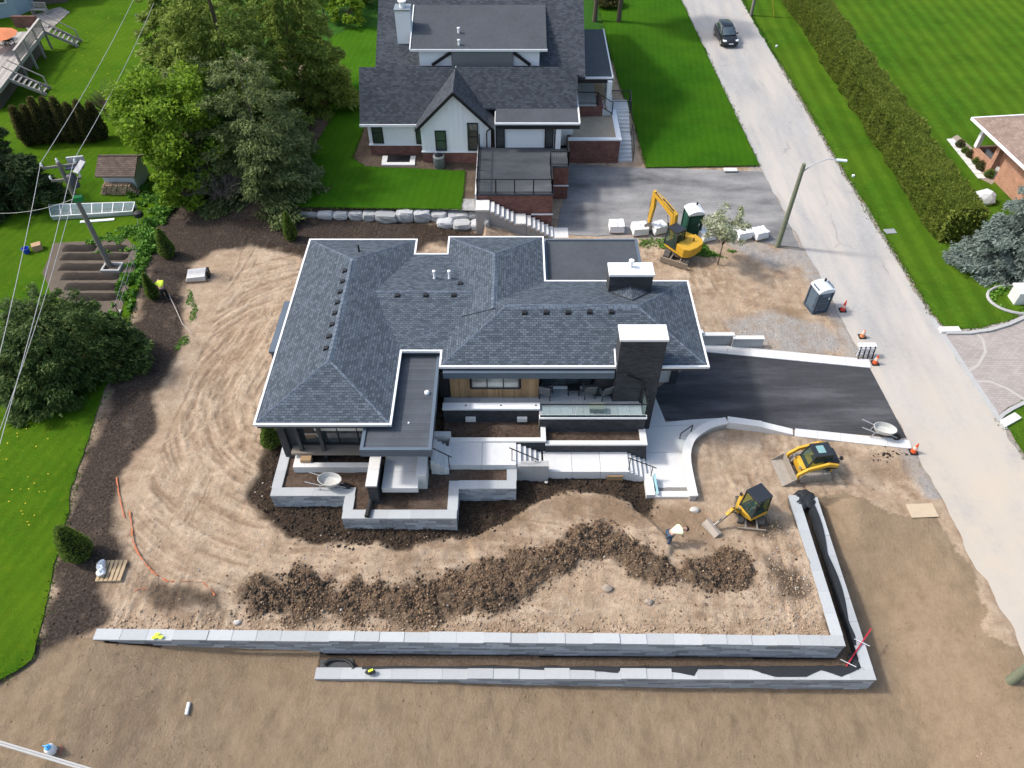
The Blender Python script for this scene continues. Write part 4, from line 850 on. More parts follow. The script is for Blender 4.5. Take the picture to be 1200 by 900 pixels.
def slab(par, name, m, pts, th=.14):            # roof plane with thickness, pts counter-clockwise from above
    t = [Vector(p) for p in pts]; b = [p-Vector((0, 0, th)) for p in t]; n_ = len(t)
    return MB().add(t+b, [tuple(range(n_)), tuple(range(n_, 2*n_))[::-1]]+[(i, n_+i, n_+(i+1) % n_, (i+1) % n_) for i in range(n_)]).build(name, m, par)
def gable_roof(par, x0, x1, y0, ye0, yr, zr, m):
    slab(par, 'roof', m, [(x0, y0, ye0), (x1, y0, ye0), (x1, yr, zr), (x0, yr, zr)])
w1 = MB().box(-10.3, -6.5, YLw, 54, 2.0, 4.0).build('wall', M_SID, fh); MB().box(-10.3, -6.5, YLw-.001, 54, .4, 2.0).build('brick_base', M_RBRICK, fh); MB().box(-10.36, -6.45, YLw-.06, YLw+.05, 1.98, 2.08).build('sill_band', M_WHITE, fh)
battens(w1, -10.2, -6.6, YLw, 2.08, lambda x: 3.98, holes=((-9.6, -8.9), (-7.2, -6.5)))
XG0, XG1, XP, ZPk = -6.72, -1.2, -3.96, 6.62
zg = lambda x: 3.95+(ZPk-3.95)*(1-abs(x-XP)/(XG1-XP))-.12
w2 = MB().extr([(-6.4, 2.05), (-1.5, 2.05), (-1.5, zg(-1.5)), (XP, ZPk-.12), (-6.4, zg(-6.4))], YMw, 52, 'Y').build('wall', M_SID, fh); MB().box(-6.4, -1.5, YMw-.002, 52, .4, 2.05).build('brick_base', M_RBRICK, fh); MB().box(-6.46, -1.44, YMw-.07, YMw+.05, 2.02, 2.12).build('sill_band', M_WHITE, fh)
wins = [(569, 632, 131, 261), (780, 843, 80, 261)]; hs = []
for xa, xb, ya, yb in wins:
    a, b = atY(410+xa/5.624, 130+yb/5.624, YMw-.05), atY(410+xb/5.624, 130+ya/5.624, YMw-.05); hs.append((a.x, b.x)); window(w2, a.x, b.x, YMw-.05, a.z, b.z, 0, M_GWIN, rows=1)
battens(w2, -6.3, -1.55, YMw, 2.12, zg, holes=hs)
a, b = atY(410+155/5.624, 167.5, YLw), atY(410+210/5.624, 146, YLw); window(w1, a.x, b.x, YLw-.05, a.z, b.z+.2, 0, M_GWIN, rows=1)
a, b = atY(410+440/5.624, 168, YLw), atY(410+484/5.624, 146, YLw); window(w1, a.x, b.x, YLw-.05, a.z, b.z+.2, 0, M_GWIN, rows=1)
slab(fh, 'roof', M_ASHING, [(-10.72, 48.78, 3.8), (-3.9, 48.78, 3.8), (-3.9, 51.5, 6.66), (-10.72, 51.5, 6.66)])
slab(fh, 'roof', M_ASHING, [(-3.9, 49.55, 4.62), (4.6, 49.55, 4.62), (4.6, 51.5, 6.66), (-3.9, 51.5, 6.66)])
slab(fh, 'roof', M_ASHING, [(4.6, 51.5, 6.655), (4.6, 53.5, 4.6), (-10.72, 53.5, 4.6), (-10.72, 51.5, 6.655)][::-1])
for xa, xb in ((XG0, XP), (XG1, XP)):
    pts = [(xa, 47.8, 3.9), (xb, 47.8, ZPk), (xb, 51.6, ZPk), (xa, 51.6, 3.9)]
    slab(fh, 'roof', M_ASHING, pts if xa > xb else pts[::-1]); MB().beam((xa, 47.78, 3.82), (xb, 47.78, ZPk-.08), .05, .2).build('bargeboard', M_BLACK, fh)
MB().box(-10.74, -6.6, 48.70, 48.77, 3.66, 3.83).build('gutter', M_WHITE, fh)
# big rear roof with shed dormer
mp = lambda Y: 5.6+.56*(Y-51.8)
slab(fh, 'roof', M_ASHING, [(-9.8, 52.0, mp(52)), (5.25, 52.0, mp(52)), (5.25, 62, mp(62)), (-9.8, 62, mp(62))], .2); slab(fh, 'roof', M_ASHING, [(5.25, 62, mp(62)), (5.25, 74, mp(54)), (-9.8, 74, mp(54)), (-9.8, 62, mp(62))], .2)
MB().box(-9.3, 4.8, 54, 72, .3, 6.2).extr([(54, 6.2), (72, 6.2), (62, mp(62)-.3)], -9.3, 4.8, 'X').build('wall', M_SID, fh)
dz = lambda Y: 7.4+.27*(Y-52.6)
slab(fh, 'dormer_roof', M_FLAT, [(-7.15, 52.6, dz(52.6)), (2.45, 52.6, dz(52.6)), (2.45, 57.8, dz(57.8)), (-7.15, 57.8, dz(57.8))], .12)
MB().box(-7.2, 2.5, 52.54, 52.6, dz(52.6)-.12, dz(52.6)+.03).box(-7.22, -7.15, 52.6, 56.4, dz(52.6)-.1, dz(52.6)+.02).build('roof_edge', M_WHITE, fh) if False else MB().box(-7.2, 2.5, 52.54, 52.6, dz(52.6)-.12, dz(52.6)+.03).build('roof_edge', M_WHITE, fh)
MB().beam((-7.19, 52.6, dz(52.6)), (-7.19, 57.2, dz(57.2)), .07, .12).build('roof_edge', M_WHITE, fh)
MB().extr([(52.8, 5.5), (52.8, dz(52.8)-.13), (57, dz(57)-.13), (57, 7.5)], -6.6, 1.95, 'X').build('dormer_wall', M_SID, fh)
MB().add([(-5.1, 52.95, 6.3), (.9, 52.95, 6.3), (.2, 52.95, 7.22), (-4.3, 52.95, 7.22)], [(0, 1, 2, 3)]).build('dormer_panel', plain('grey_panel', (.16, .165, .17), .7), fh) if False else MB().box(-4.3, .1, 52.6, 52.8, 5.6, 7.22).build('dormer_panel', plain('grey_panel', (.16, .165, .17), .7, .1), fh)
for sx, x0, x1 in ((1, -5.7, -4.3), (-1, 1.3, .1)): MB().beam((x0, 52.62, 6.3), (x1, 52.62, 7.2), .12, .2).build('bargeboard', M_BLACK, fh)
for y in (209, 257): p = at(410+718/5.624, y/5.624+4, 7.7); MB().lathe((p.x, p.y, dz(p.y)-.05), [(.08, 0), (.08, .35), (.11, .36), (.11, .42), (.02, .45)], 8).build('vent_pipe', M_WHITE, fh)
cb = at(475, 57, 6.7); cx0, cx1 = at(467, 57, 6.7).x, at(484, 57, 6.7).x; ct = topz(470, 13, (0, cb.y)); ch_ = MB().box(cx0, cx1, cb.y, cb.y+1.0, 5.8, ct).build('chimney', M_SID, fh); MB().box(cx0-.05, cx1+.05, cb.y-.05, cb.y+1.05, ct, ct+.1).build('chimney_cap', plain('grey_metal', (.35, .38, .40), .4, .1, metal=.6), ch_)
MB().lathe(((cx0+cx1)/2, cb.y+.5, ct+.1), [(.22, 0), (.22, .35), (.3, .36), (.3, .42), (.1, .5)], 12).build('flue_pipe', M_WHITE, ch_)
# low flat roof round the porch
PR = [(-1.15, 47.45), (4.63, 47.45), (4.72, 54.3), (7.53, 54.3), (7.55, 63), (4.9, 63), (4.9, 57), (3.9, 50.5), (-1.15, 50.5)]
MB().prism(PR, 4.4, 4.6).build('flat_roof', M_FLAT, fh)
e = MB()
for i in range(4): a, b = Vector((*PR[i], 4.57)), Vector((*PR[i+1], 4.57)); e.beam(a, b, .1, .13+.004*i)
e.build('roof_edge', M_WHITE, fh)
e = MB()
for i in range(4): a, b = Vector((*PR[i], 4.34)), Vector((*PR[i+1], 4.34)); e.beam(a, b, .06, .3+.004*i)
e.build('fascia', M_BLACK, fh)
# lower storey behind the terrace
DZ = 2.62
w3 = MB().box(-1.2, 2.95, 47.75, 51, DZ-.5, 4.42).build('wall', M_SID, fh); battens(w3, -.45, 2.2, 47.75, DZ, lambda x: 4.38, .22)
window(w3, 2.28, 2.9, 47.7, DZ+.02, 4.3, 0, M_GLASS); window(w3, -1.15, -.5, 47.7, DZ+.02, 4.3, 0, M_GLASS)
MB().box(3.05, 3.4, 47.55, 47.95, DZ-.1, 4.41).build('column', M_SID, fh)
MB().box(3.4, 4.5, 50.9, 55.5, 1.0, 4.41).build('wall', M_SID, fh)
dk_ = thing('garage_terrace', 'dark roof terrace on red brick walls with black railings in front of the white house', 'terrace', (.3, 45, 0))
MB().box(-2.35, 2.72, 41.9, 47.75, DZ-.12, DZ).box(2.72, 3.95, 45.3, 47.7, DZ-.12, DZ-.002).build('terrace_floor', M_DECK, dk_)
MB().box(-2.3, 2.68, 41.95, 47.7, -.3, DZ-.12).box(2.68, 3.9, 45.35, 47.6, -.3, DZ-.122).build('brick_wall', M_RBRICK, dk_)
MB().box(-2.42, -2.34, 41.85, 48.1, 1.0, DZ+.05).build('edge_trim', M_WHITE, dk_); MB().box(1.3, 2.72, 41.86, 41.94, 1.03, 1.1).box(2.7, 3.95, 45.27, 45.34, 1.05, 1.12).build('stone_band', M_WHITE, dk_)
def railing(par, pts, h=1.05, st=1.35):
    for i in range(len(pts)-1):
        a, b = Vector(pts[i]), Vector(pts[i+1]); n_ = max(1, round((b-a).length/st)); r = MB()
        r.beam(a+Vector((0, 0, h)), b+Vector((0, 0, h)), .06, .05+.003*i).build('rail', M_BLACK, par); MB().beam(a+Vector((0, 0, .1)), b+Vector((0, 0, .1)), .04, .04+.003*i).build('rail', M_BLACK, par)
        pb = MB()
        for k in range(1, int((b-a).length/.13)): p = a.lerp(b, k*.13/(b-a).length); pb.box(p.x-.006, p.x+.006, p.y-.006, p.y+.006, p.z+.1, p.z+h)
        if pb.v: o = pb.build('baluster', M_BLACK, par); o['kind'] = 'stuff'
        for k in range(n_+1): p = a.lerp(b, k/n_); MB().box(p.x-.04, p.x+.04, p.y-.04, p.y+.04, p.z-.002*i, p.z+h+.03-.003*(i % 2)).build('post', M_BLACK, par)
tr_ = thing('terrace_railing', 'black metal railing round the dark brick-walled terrace', 'railing', (0, 42, DZ))
railing(tr_, [(-2.28, 47.6, DZ), (-2.28, 42.0, DZ), (2.62, 42.0, DZ), (2.62, 45.4, DZ), (3.85, 45.4, DZ), (3.85, 47.5, DZ)])
# stairs beside the terrace wall, going down to the old drive
xs_ = thing('concrete_stairs', 'white concrete stairs going down along the red brick terrace wall', 'stairs', (0, 41.3, 0))
segs = [(557, 574, 233, 246, 1.3)]+[(574+i*5.6, 580+i*5.6, 235+i*2.6, 248+i*2.8, 1.3-.11*(i+1)) for i in range(5)]+[(602, 617, 249, 262, .68)]+[(617+i*5.2, 623+i*5.2, 251+i*3.0, 264+i*2.6, .68-.105*(i+1)) for i in range(6)]+[(648, 667, 271, 281, .04)]
sp_ = []
for xa, xb, yb, yf, z in segs:
    z = max(.04, atY(xa, yf, 40.7).z); x0, x1 = atY(xa, yf, 40.7).x, atY(xb, yf, 40.7).x; sp_.append((x0, x1, z)); MB().box(x0, x1-.04, 40.7, 41.84, z-.14, z).build('step', M_CAP, xs_, bev=.01)
st_ = MB()
for x0, x1, z in sp_: st_.box(x0+.01, x1-.01, 40.78, 41.8, -.5, z-.145)
st_.build('stair_body', M_CONC2, xs_)
# raised brick planter, porch and front stairs
pn = thing('brick_planter', 'square raised red brick planter filled with sand beside the white house', 'planter', (5.5, 51, 0))
q0, q1 = at(664, 191, 0), at(724, 191, 0); zt_ = 1.95
MB().box(q0.x, q1.x, q0.y, 53.6, -.3, zt_-.1).build('brick_wall', M_RBRICK, pn); MB().box(q0.x-.05, q1.x+.08, q0.y-.06, q0.y+.28, zt_-.1, zt_).box(q1.x-.3, q1.x+.08, q0.y+.28, 55.0, zt_-.1, zt_-.002).build('stone_cap', M_WHITE, pn)
soilbed(q0.x+.2, q1.x-.25, q0.y+.25, 53.6, zt_-.06, pn, 'sand_bed', .06).data.materials[0] = plain('fine_sand', (.36, .30, .22), .95, .2, 3, .5, 30)
po = thing('porch', 'grey porch floor on a brick wall under the low roof of the white house', 'porch', (5.5, 55, 1.9))
MB().box(4.4, 6.9, 53.6, 55.2, 1.5, 2.75).build('brick_wall', M_RBRICK, po); MB().box(4.3, 6.4, 53.5, 60, 2.75, 2.86).build('porch_floor', M_CONC2, po); MB().box(6.4, 7.2, 53.7, 60, 2.4, 2.5).build('plank_floor', M_WOOD, po)
MB().box(7.15, 7.5, 54.0, 54.4, 1.9, 4.41).build('column', M_SID, po); MB().box(7.5, 7.8, 55.4, 59, 1.0, 2.6).build('side_wall', M_SID, po)
for i in range(4): MB().box(6.5+.28*i, 6.79+.28*i, 53.7-.002*i, 54.9, 1.9, 2.72-.18*i).build('step', M_CONC, po)
pr_ = thing('porch_railing', 'black railings round the porch and stair landing of the white house', 'railing', (6, 54, 2.8))
railing(pr_, [(4.4, 53.6, 2.86), (6.4, 53.6, 2.86)], .95, 2); railing(pr_, [(6.5, 53.66, 2.75), (7.65, 53.66, 2.0)], .95, 2); railing(pr_, [(7.7, 55.6, 2.0), (9.2, 55.6, 2.0)], .95, 1.5); railing(pr_, [(9.2, 55.5, 2.0), (9.05, 53.9, 2.0)], .95, 1.5)
fs_ = thing('concrete_stairs', 'pale concrete stairs with two flights right of the brick planter', 'stairs', (8.2, 52, 0))
zs = [(50.2+.32*i, 50.2+.32*(i+1)+.02, .16*(i+1)) for i in range(6)]+[(52.12, 52.8, .98)]+[(52.8+.3*i, 52.8+.3*(i+1)+.02, .98+.16*(i+1)) for i in range(6)]+[(54.6, 56.0, 2.0)]
for i, (ya, yb, z) in enumerate(zs): MB().box(7.42+.001*i, 9.06-.001*i, ya, yb, z-.5, z).build('step', M_CONC, fs_, bev=.01)
hr = MB().tube([(9.12, 50.3, 1.0), (9.12, 52.4, 1.95)], .03, 6).tube([(9.12, 52.8, 2.0), (9.12, 54.5, 2.9)], .03, 6)
for y, z in ((50.3, 1.0), (52.4, 1.95), (54.5, 2.9)): hr.tube([(9.12, y, z-.95), (9.12, y, z)], .025, 6)
hr.build('handrail', M_BLACK, fs_)
# side bits of the white house
ac = thing('air_conditioner', 'grey air conditioner on the mulch against the brick base of the white house', 'air conditioner', at(515, 195, ZG))
g_ = plain('ac_metal', (.23, .25, .25), .5, .1, metal=.3); MB().lathe((0, 0, 0), [(.40, 0), (.42, .05), (.42, .8), (.40, .86), (.34, .88)], 16).build('casing', g_, ac, world=False, smooth=True)
MB().lathe((0, 0, .88), [(.3, 0), (.3, .03), (.05, .03)], 14).build('fan_guard', M_BLACK, ac, world=False)
for k in range(7): MB().lathe((0, 0, .1+.1*k), [(.425, 0), (.432, .02), (.425, .04)], 16).build('louvre', M_BLACK, ac, world=False)
ww = thing('window_well', 'pale framed basement window well set in mulch by the white house', 'window well', at(468, 190, ZG)); c = MB()
pbox(c, 447, 486, 190, 193, ZG+.12, ZG-.3); pbox(c, 447, 453, 182.5, 190, ZG+.118, ZG-.3); pbox(c, 480, 486, 182.5, 190, ZG+.116, ZG-.3); c.build('well_frame', M_CAP, ww); c = MB(); pbox(c, 453, 480, 182.5, 190, ZG+.09, ZG-.1); c.build('well_dark_plate', M_BLACK, ww)  # black plate paints the shaded hollow of the well
sheet('paving', P([(512, 233), (556, 233), (557, 247), (511, 245)], 1.22), 1.225, paver('grey_pavers', (.27, .27, .27), (.34, .34, .34), (.15, .15, .15), .25, .12), 0)
MB().tube([(-1.42, 47.95, 4.0), (-1.75, 47.95, 3.75), (-1.78, 48.0, 3.5), (-1.78, 48.0, 1.3)], .05, 6).build('downspout', M_BLACK, fh)
# ------------------------------------------------------------------ boulders of the garden wall
M_BOULD = plain('limestone_boulder', (.42, .43, .43), .9, .3, 1.6, .6, 14, isl='obj')
def boulder(xa, xb, yt, yb, lab, seed, yfr=None, z0=None, dep=.72):
    pb = gp((xa+xb)/2, yb); yb_ = pb.y; a, b = atY(xa, yb, yb_), atY(xb, yb, yb_); zz = topz((xa+xb)/2, yfr or (yt*.68+yb*.32), (0, yb_)); w_ = b.x-a.x; h = max(.45, zz-pb.z)
    bm = bmesh.new(); bmesh.ops.create_cube(bm, size=1); bmesh.ops.subdivide_edges(bm, edges=bm.edges, cuts=3, use_grid_fill=True); r = random.Random(seed); k1 = [r.uniform(-.12, .12) for _ in range(8)]
    for v in bm.verts:
        c = v.co; c.x += k1[0]*c.y+k1[1]*c.z; c.z += k1[2]*c.x+k1[3]*c.y+k1[4]*c.x*c.y*3
        l = c.length; s = 1-.22*max(0, (l-.6)/.28); c *= s; c += Vector([r.uniform(-.035, .035) for _ in range(3)])
    for f in bm.faces: f.smooth = False
    me = bpy.data.meshes.new('boulder'); bm.to_mesh(me); bm.free(); autouv(me); me.materials.append(M_BOULD); o = bpy.data.objects.new('boulder', me); COL.objects.link(o)
    o.location = ((a.x+b.x)/2, yb_+dep/2, pb.z+h*.5-.05); o.scale = (w_*1.08, dep*1.15, h*1.1); o.rotation_euler = (0, 0, r.uniform(-.1, .1)); return setp(o, lab, 'boulder', 'boulders of the garden retaining wall')
z_ = lambda x: 330+x/4.615
y_ = lambda y: 210+y/4.615
BL = [(33, 92, 152, 197, 'small dark boulder at the far left end of the boulder row'), (98, 203, 166, 212, 'wide flat boulder second from the left end of the row'), (200, 280, 165, 218, 'boulder with slanting top, third from the left end of the row'), (283, 362, 168, 220, 'squarish pale boulder fourth from the left end of the row'), (366, 440, 168, 222, 'boulder with stepped top, fifth from the left end of the row'), (440, 510, 172, 228, 'narrow block-like boulder sixth from the left end of the row'), (512, 624, 176, 238, 'broad rounded boulder lying lowest in the middle of the row'), (626, 714, 158, 234, 'boulder peaked like a roof in the middle of the row'), (718, 804, 162, 234, 'second peaked boulder, right of the roof-shaped one'), (808, 894, 172, 232, 'boulder sitting on small stones near the paved pad'), (898, 1006, 174, 234, 'broad pale boulder atop two squared blocks'), (1004, 1076, 172, 232, 'last upper boulder against the white stair wall'), (846, 926, 234, 266, 'small low stone tucked under the upper boulders'), (930, 1018, 236, 276, 'squared dark stone below the broad pale boulder'), (1020, 1102, 234, 276, 'squared stone at the lower right of the boulder wall'), (1100, 1126, 208, 280, 'upright slab closing the right end of the boulder wall')]
for i, (xa, xb, yt, yb, lab) in enumerate(BL): boulder(z_(xa), z_(xb), y_(yt), y_(yb), lab, i+3)
# ------------------------------------------------------------------ vegetation
M_BARK = plain('grey_brown_bark', (.11, .085, .065), .9, .3, 4, .6, 20)
M_TWIG = plain('grey_twigs', (.20, .175, .155), .9, .25, 4, .3)
M_SPR = leaf('spruce_needles', [(.15, (.09, .14, .024)), (.45, (.185, .255, .045)), (.75, (.29, .375, .075)), (.95, (.40, .47, .12))], .42)
M_SPD = leaf('dull_spruce_needles', [(.15, (.075, .105, .040)), (.5, (.155, .205, .070)), (.8, (.24, .28, .11)), (.95, (.33, .35, .19))], .35)
M_DARKC = leaf('dark_conifer_needles', [(.15, (.018, .036, .012)), (.5, (.042, .075, .022)), (.9, (.085, .125, .04))])
M_YEW = leaf('yew_needles', [(.15, (.022, .052, .014)), (.45, (.055, .105, .026)), (.7, (.11, .165, .042)), (.95, (.19, .23, .07))], .35)
M_MAPLE = leaf('young_maple_leaves', [(.15, (.09, .18, .014)), (.5, (.18, .30, .024)), (.8, (.29, .42, .045)), (.97, (.40, .52, .09))], .5)
M_BLUE = leaf('blue_spruce_needles', [(.15, (.10, .135, .12)), (.5, (.20, .255, .225)), (.8, (.33, .39, .35)), (.97, (.48, .53, .48))], .35)
M_HEDGE = leaf('cedar_hedge_leaves', [(.15, (.062, .092, .014)), (.45, (.135, .185, .028)), (.75, (.23, .275, .046)), (.93, (.34, .33, .085)), (.99, (.26, .17, .07))], .35)
M_CEDAR = leaf('cedar_leaves', [(.15, (.075, .13, .022)), (.5, (.15, .235, .042)), (.85, (.24, .33, .075))], .4)
M_CEDB = leaf('brownish_cedar_leaves', [(.15, (.045, .052, .016)), (.5, (.125, .118, .04)), (.9, (.23, .20, .075))], .35)
M_BLOS = leaf('pale_blossom_leaves', [(.15, (.16, .20, .08)), (.5, (.34, .37, .22)), (.85, (.56, .57, .46))], .3)
M_WEED = leaf('weed_leaves', [(.15, (.045, .12, .015)), (.5, (.09, .22, .025)), (.85, (.18, .34, .05)), (.98, (.45, .42, .05))])
M_SHADE = plain('core_shade_green', (.020, .030, .010), .95, .3, 3, .4, 12)  # near-black green: shade inside the foliage painted on added solid cores
def tris(c, d, up, ln, wd):                 # pointed sprays: base centre c, direction d, half width along up
    n_ = len(c); v = np.empty((n_, 3, 3)); v[:, 0] = c-up*wd[:, None]; v[:, 1] = c+up*wd[:, None]; v[:, 2] = c+d*ln[:, None]
    return v.reshape(-1, 3), np.arange(n_*3).reshape(-1, 3)
def nrm(a): return a/np.maximum(np.linalg.norm(a, axis=1)[:, None], 1e-9)
def cards(c, size, rng, flat=.0):
    n_ = len(c); a = nrm(rng.normal(size=(n_, 3))); b = rng.normal(size=(n_, 3)); b[:, 2] *= (1-flat); a[:, 2] *= (1-flat); a = nrm(a); b = nrm(b-a*(a*b).sum(1)[:, None]); s = size[:, None]
    v = np.stack([c-a*s, c-b*s*.6, c+a*s, c+b*s*.6], 1).reshape(-1, 3); return v, np.arange(n_*4).reshape(-1, 4)
def limbs(root, p0, pts, r0, m=M_BARK, name='limb'):
    for q in pts:
        mid = (Vector(p0)+Vector(q))/2+Vector((random.uniform(-.2, .2), random.uniform(-.2, .2), .1)); MB().tube([p0, mid, q], [r0, r0*.6, r0*.2], 5).build(name, m, root, smooth=True)
def conifer(name, lab, base, h, R, m, seed, n_=22000, droop=.35, size=.34, group=None, top=1.0, lean=(0, 0), expo=.85, t0=.05, cat='tree', bark=M_BARK, clump=.55, per_=170):
    rng = np.random.default_rng(seed); t = thing(name, lab, cat, base, 0, group)
    MB().tube([base+Vector((0, 0, -.3)), base+Vector((lean[0]*.5, lean[1]*.5, h*.5)), base+Vector((lean[0], lean[1], h*.9))], [.016*h, .008*h, .01], 8).build('trunk', bark, t, smooth=True)
    nb = max(30, int(n_/per_)); tt = t0+(top-t0)*(1-np.sqrt(1-rng.random(nb)*.985)); tt = np.sort(tt); az = rng.random(nb)*6.283+np.arange(nb)*2.4
    az_f = 1+.18*np.sin(az*3+seed)+.12*np.sin(az*5+seed*2); Rb = R*np.clip(1-tt, 0, 1)**expo*rng.uniform(.68, 1.12, nb)*az_f+.12; per = np.maximum(10, (n_*Rb/Rb.sum()).astype(int)); bi = np.repeat(np.arange(nb), per); k = len(bi)
    s = np.sqrt(rng.random(k))**clump*1.0; s = .12+.88*s; r = Rb[bi]*s; aa = az[bi]+rng.normal(0, .10, k)*(1.25-s*.6)+rng.choice([-1, 1], k)*.16*(1-np.abs(2*s-1.2))*rng.random(k)
    dz_ = -droop*Rb[bi]*s**1.6+.10*Rb[bi]*s**4; z = tt[bi]*h+dz_+rng.normal(0, .05+.04*R*.3, k)
    c = np.stack([base.x+lean[0]*tt[bi]+r*np.cos(aa), base.y+lean[1]*tt[bi]+r*np.sin(aa), base.z+np.maximum(z, .1)], 1)
    d = np.stack([np.cos(aa)*.8, np.sin(aa)*.8, np.full(k, -.25)], 1)+rng.normal(0, .45, (k, 3)); d = nrm(d); up = nrm(np.cross(d, rng.normal(0, 1, (k, 3))+np.array([0, 0, 1.4])))
    sz = size*rng.uniform(.55, 1.25, k)*(1.15-.45*tt[bi]); v, f = tris(c, d, up, sz, sz*.26); raw_obj('crown', v, f, m, t); return t
def broadleaf(name, lab, base, h, R, m, seed, n_=12000, size=.15, group=None, zc=.62, flat=.75, lean=(0, 0), clusters=60, bark=M_BARK, hollow=.45, tr=.035, cat='tree'):
    rng = np.random.default_rng(seed); t = thing(name, lab, cat, base, 0, group); C = Vector((base.x+lean[0], base.y+lean[1], base.z+h*zc)); fk = base+Vector((lean[0]*.4, lean[1]*.4, h*.35))
    MB().tube([base+Vector((0, 0, -.3)), base+Vector((lean[0]*.2, lean[1]*.2, h*.2)), fk], [tr*h*.7, tr*h*.5, tr*h*.4], 8).build('trunk', bark, t, smooth=True)
    dr = nrm(rng.normal(size=(clusters, 3))); rad = hollow+(1-hollow)*rng.random(clusters)**.6; rad *= rng.uniform(.8, 1.12, clusters); hz = h*(1-zc)
    cc = np.array(C)+dr*rad[:, None]*np.array([R, R, hz*flat+hz*(1-flat)*.9])
    limbs(t, fk, [Vector(c) for c in cc[::max(1, clusters//14)]], tr*h*.22, bark)
    ci = rng.integers(0, clusters, n_); cr = R*.26*rng.uniform(.6, 1.25, clusters); off = nrm(rng.normal(size=(n_, 3)))*(rng.random(n_)**.5)[:, None]*cr[ci][:, None]*np.array([1, 1, .7])
    v, f = cards(cc[ci]+off, size*rng.uniform(.6, 1.3, n_), rng, .3); raw_obj('crown', v, f, m, t); return t
def smallcedar(name, lab, base, h, R, m, seed, n_=3500, group=None, size=.13, expo=.7, cat='shrub', core=True, fat=.22):
    rng = np.random.default_rng(seed); t = thing(name, lab, cat, base, 0, group); tt = rng.random(n_)**1.3; az = rng.random(n_)*6.283
    prof = np.clip((1-tt), 0, 1)**expo*np.clip(.45+tt/fat*.55, 0, 1); r = R*prof*(.8+.28*fbm(az*1.9+seed, tt*5+seed, 3))*rng.uniform(.82, 1.06, n_)
    c = np.stack([base.x+r*np.cos(az), base.y+r*np.sin(az), base.z+.02+tt*h*.97], 1); d = nrm(np.stack([np.cos(az)*.7, np.sin(az)*.7, np.full(n_, .75)], 1)+rng.normal(0, .4, (n_, 3))); up = nrm(np.cross(d, rng.normal(size=(n_, 3))))
    sz = size*rng.uniform(.6, 1.3, n_); v, f = tris(c, d, up, sz, sz*.33); raw_obj('crown', v, f, m, t)
    MB().lathe(base, [(R*.35, 0), (R*.78, h*fat), (R*.55, h*.5), (R*.2, h*.82), (.02, h*.93)], 10).build('shade_core', M_SHADE, t, smooth=True)  # added solid core, its dark colour stands for shade between the sprays
    MB().tube([base+Vector((0, 0, -.2)), base+Vector((0, 0, h*.3))], .04, 6).build('trunk', M_BARK, t); return t
GL = lambda x, y, z=.47: at(x, y, z)
CG = 'tall conifers between the two back gardens'
conifer('spruce_tree', 'tall bright green spruce nearest the white house, its tip above the frame', GL(356, 128), 17.5, 4.6, M_SPR, 21, 62000, .35, .30, CG, per_=190)
conifer('spruce_tree', 'tall green spruce left of the one nearest the white house, behind the grey one', GL(292, 165), 18.5, 5.2, M_SPR, 22, 70000, .35, .30, CG, per_=190)
conifer('spruce_tree', 'dull grey-green shorter conifer at the front of the tree group', GL(318, 222), 11.0, 4.4, M_SPD, 23, 56000, .3, .26, CG, expo=.6, t0=.02)
conifer('spruce_tree', 'dark spruce at the far back left of the tree group, cut by the top edge', GL(232, 95), 15, 4.0, M_SPR, 24, 36000, .4, .32, CG)
conifer('spruce_tree', 'dull conifer low on the left flank of the tree group behind the maple', GL(255, 205), 9.5, 3.6, M_SPD, 25, 36000, .3, .26, CG, expo=.6, t0=.02)
broadleaf('maple_tree', 'fresh yellow-green maple with an uneven crown beside the garden shed', GL(236, 222), 8.6, 3.7, M_MAPLE, 31, 26000, .14, clusters=110, zc=.58, lean=(-.6, .3))
broadleaf('maple_tree', 'small yellow-green sapling low in front of the maple', GL(222, 246), 3.6, 2.0, M_MAPLE, 32, 3500, .14, clusters=30, zc=.55)
def twigs(name, lab, base, h, R, seed, n_=160, m=M_TWIG, group=None, th=.018):
    r = random.Random(seed); t = thing(name, lab, 'shrub', base, 0, group); b = MB()
    for k in range(n_):
        a = r.random()*6.283; q = R*r.random()**.6; p1 = base+Vector((q*.45*math.cos(a), q*.45*math.sin(a), h*.45*r.uniform(.7, 1.2))); p2 = base+Vector((q*math.cos(a+.3), q*math.sin(a+.3), h*r.uniform(.55, 1.05)))
        b.tube([base+Vector((q*.08*math.cos(a), q*.08*math.sin(a), -.05)), p1, p2], [th*1.6, th, th*.4], 3, False)
        for j in range(3): b.tube([p1.lerp(p2, r.random()), p2+Vector((r.uniform(-.5, .5), r.uniform(-.5, .5), r.uniform(-.3, .4)))], [th*.7, th*.3], 3, False)
    o = b.build('branches', m, t, fix=False); return t
twigs('bare_shrub', 'grey leafless shrub at the foot of the tree group', GL(268, 236), 2.6, 2.4, 1, 240)
twigs('bare_shrub', 'brown leafless bush beside the cedar row in the left garden', GL(150, 148), 2.8, 2.2, 2, 260, plain('brown_twigs', (.15, .105, .085), .9, .2))
bt = thing('birch_tree', 'dead pale birch with bare white limbs in front of the dark spruce', 'tree', GL(216, 88)); p = bt.location
wb = plain('pale_birch_bark', (.42, .40, .37), .8, .2, 6)
for q in ([(0, 0, 0), (-.5, 0, 2.2), (-1.6, .2, 4.6)], [(-.5, 0, 2.2), (-1.8, -.2, 2.9), (-3.0, -.3, 2.8)], [(-.8, 0, 2.9), (-.4, .3, 4.4), (-.9, .4, 5.6)], [(-1.2, .1, 3.9), (-2.6, .4, 4.9)]): MB().tube([Vector(p)+Vector(x) for x in q], [.1, .07, .03][:len(q)], 6).build('limb', wb, bt, smooth=True)
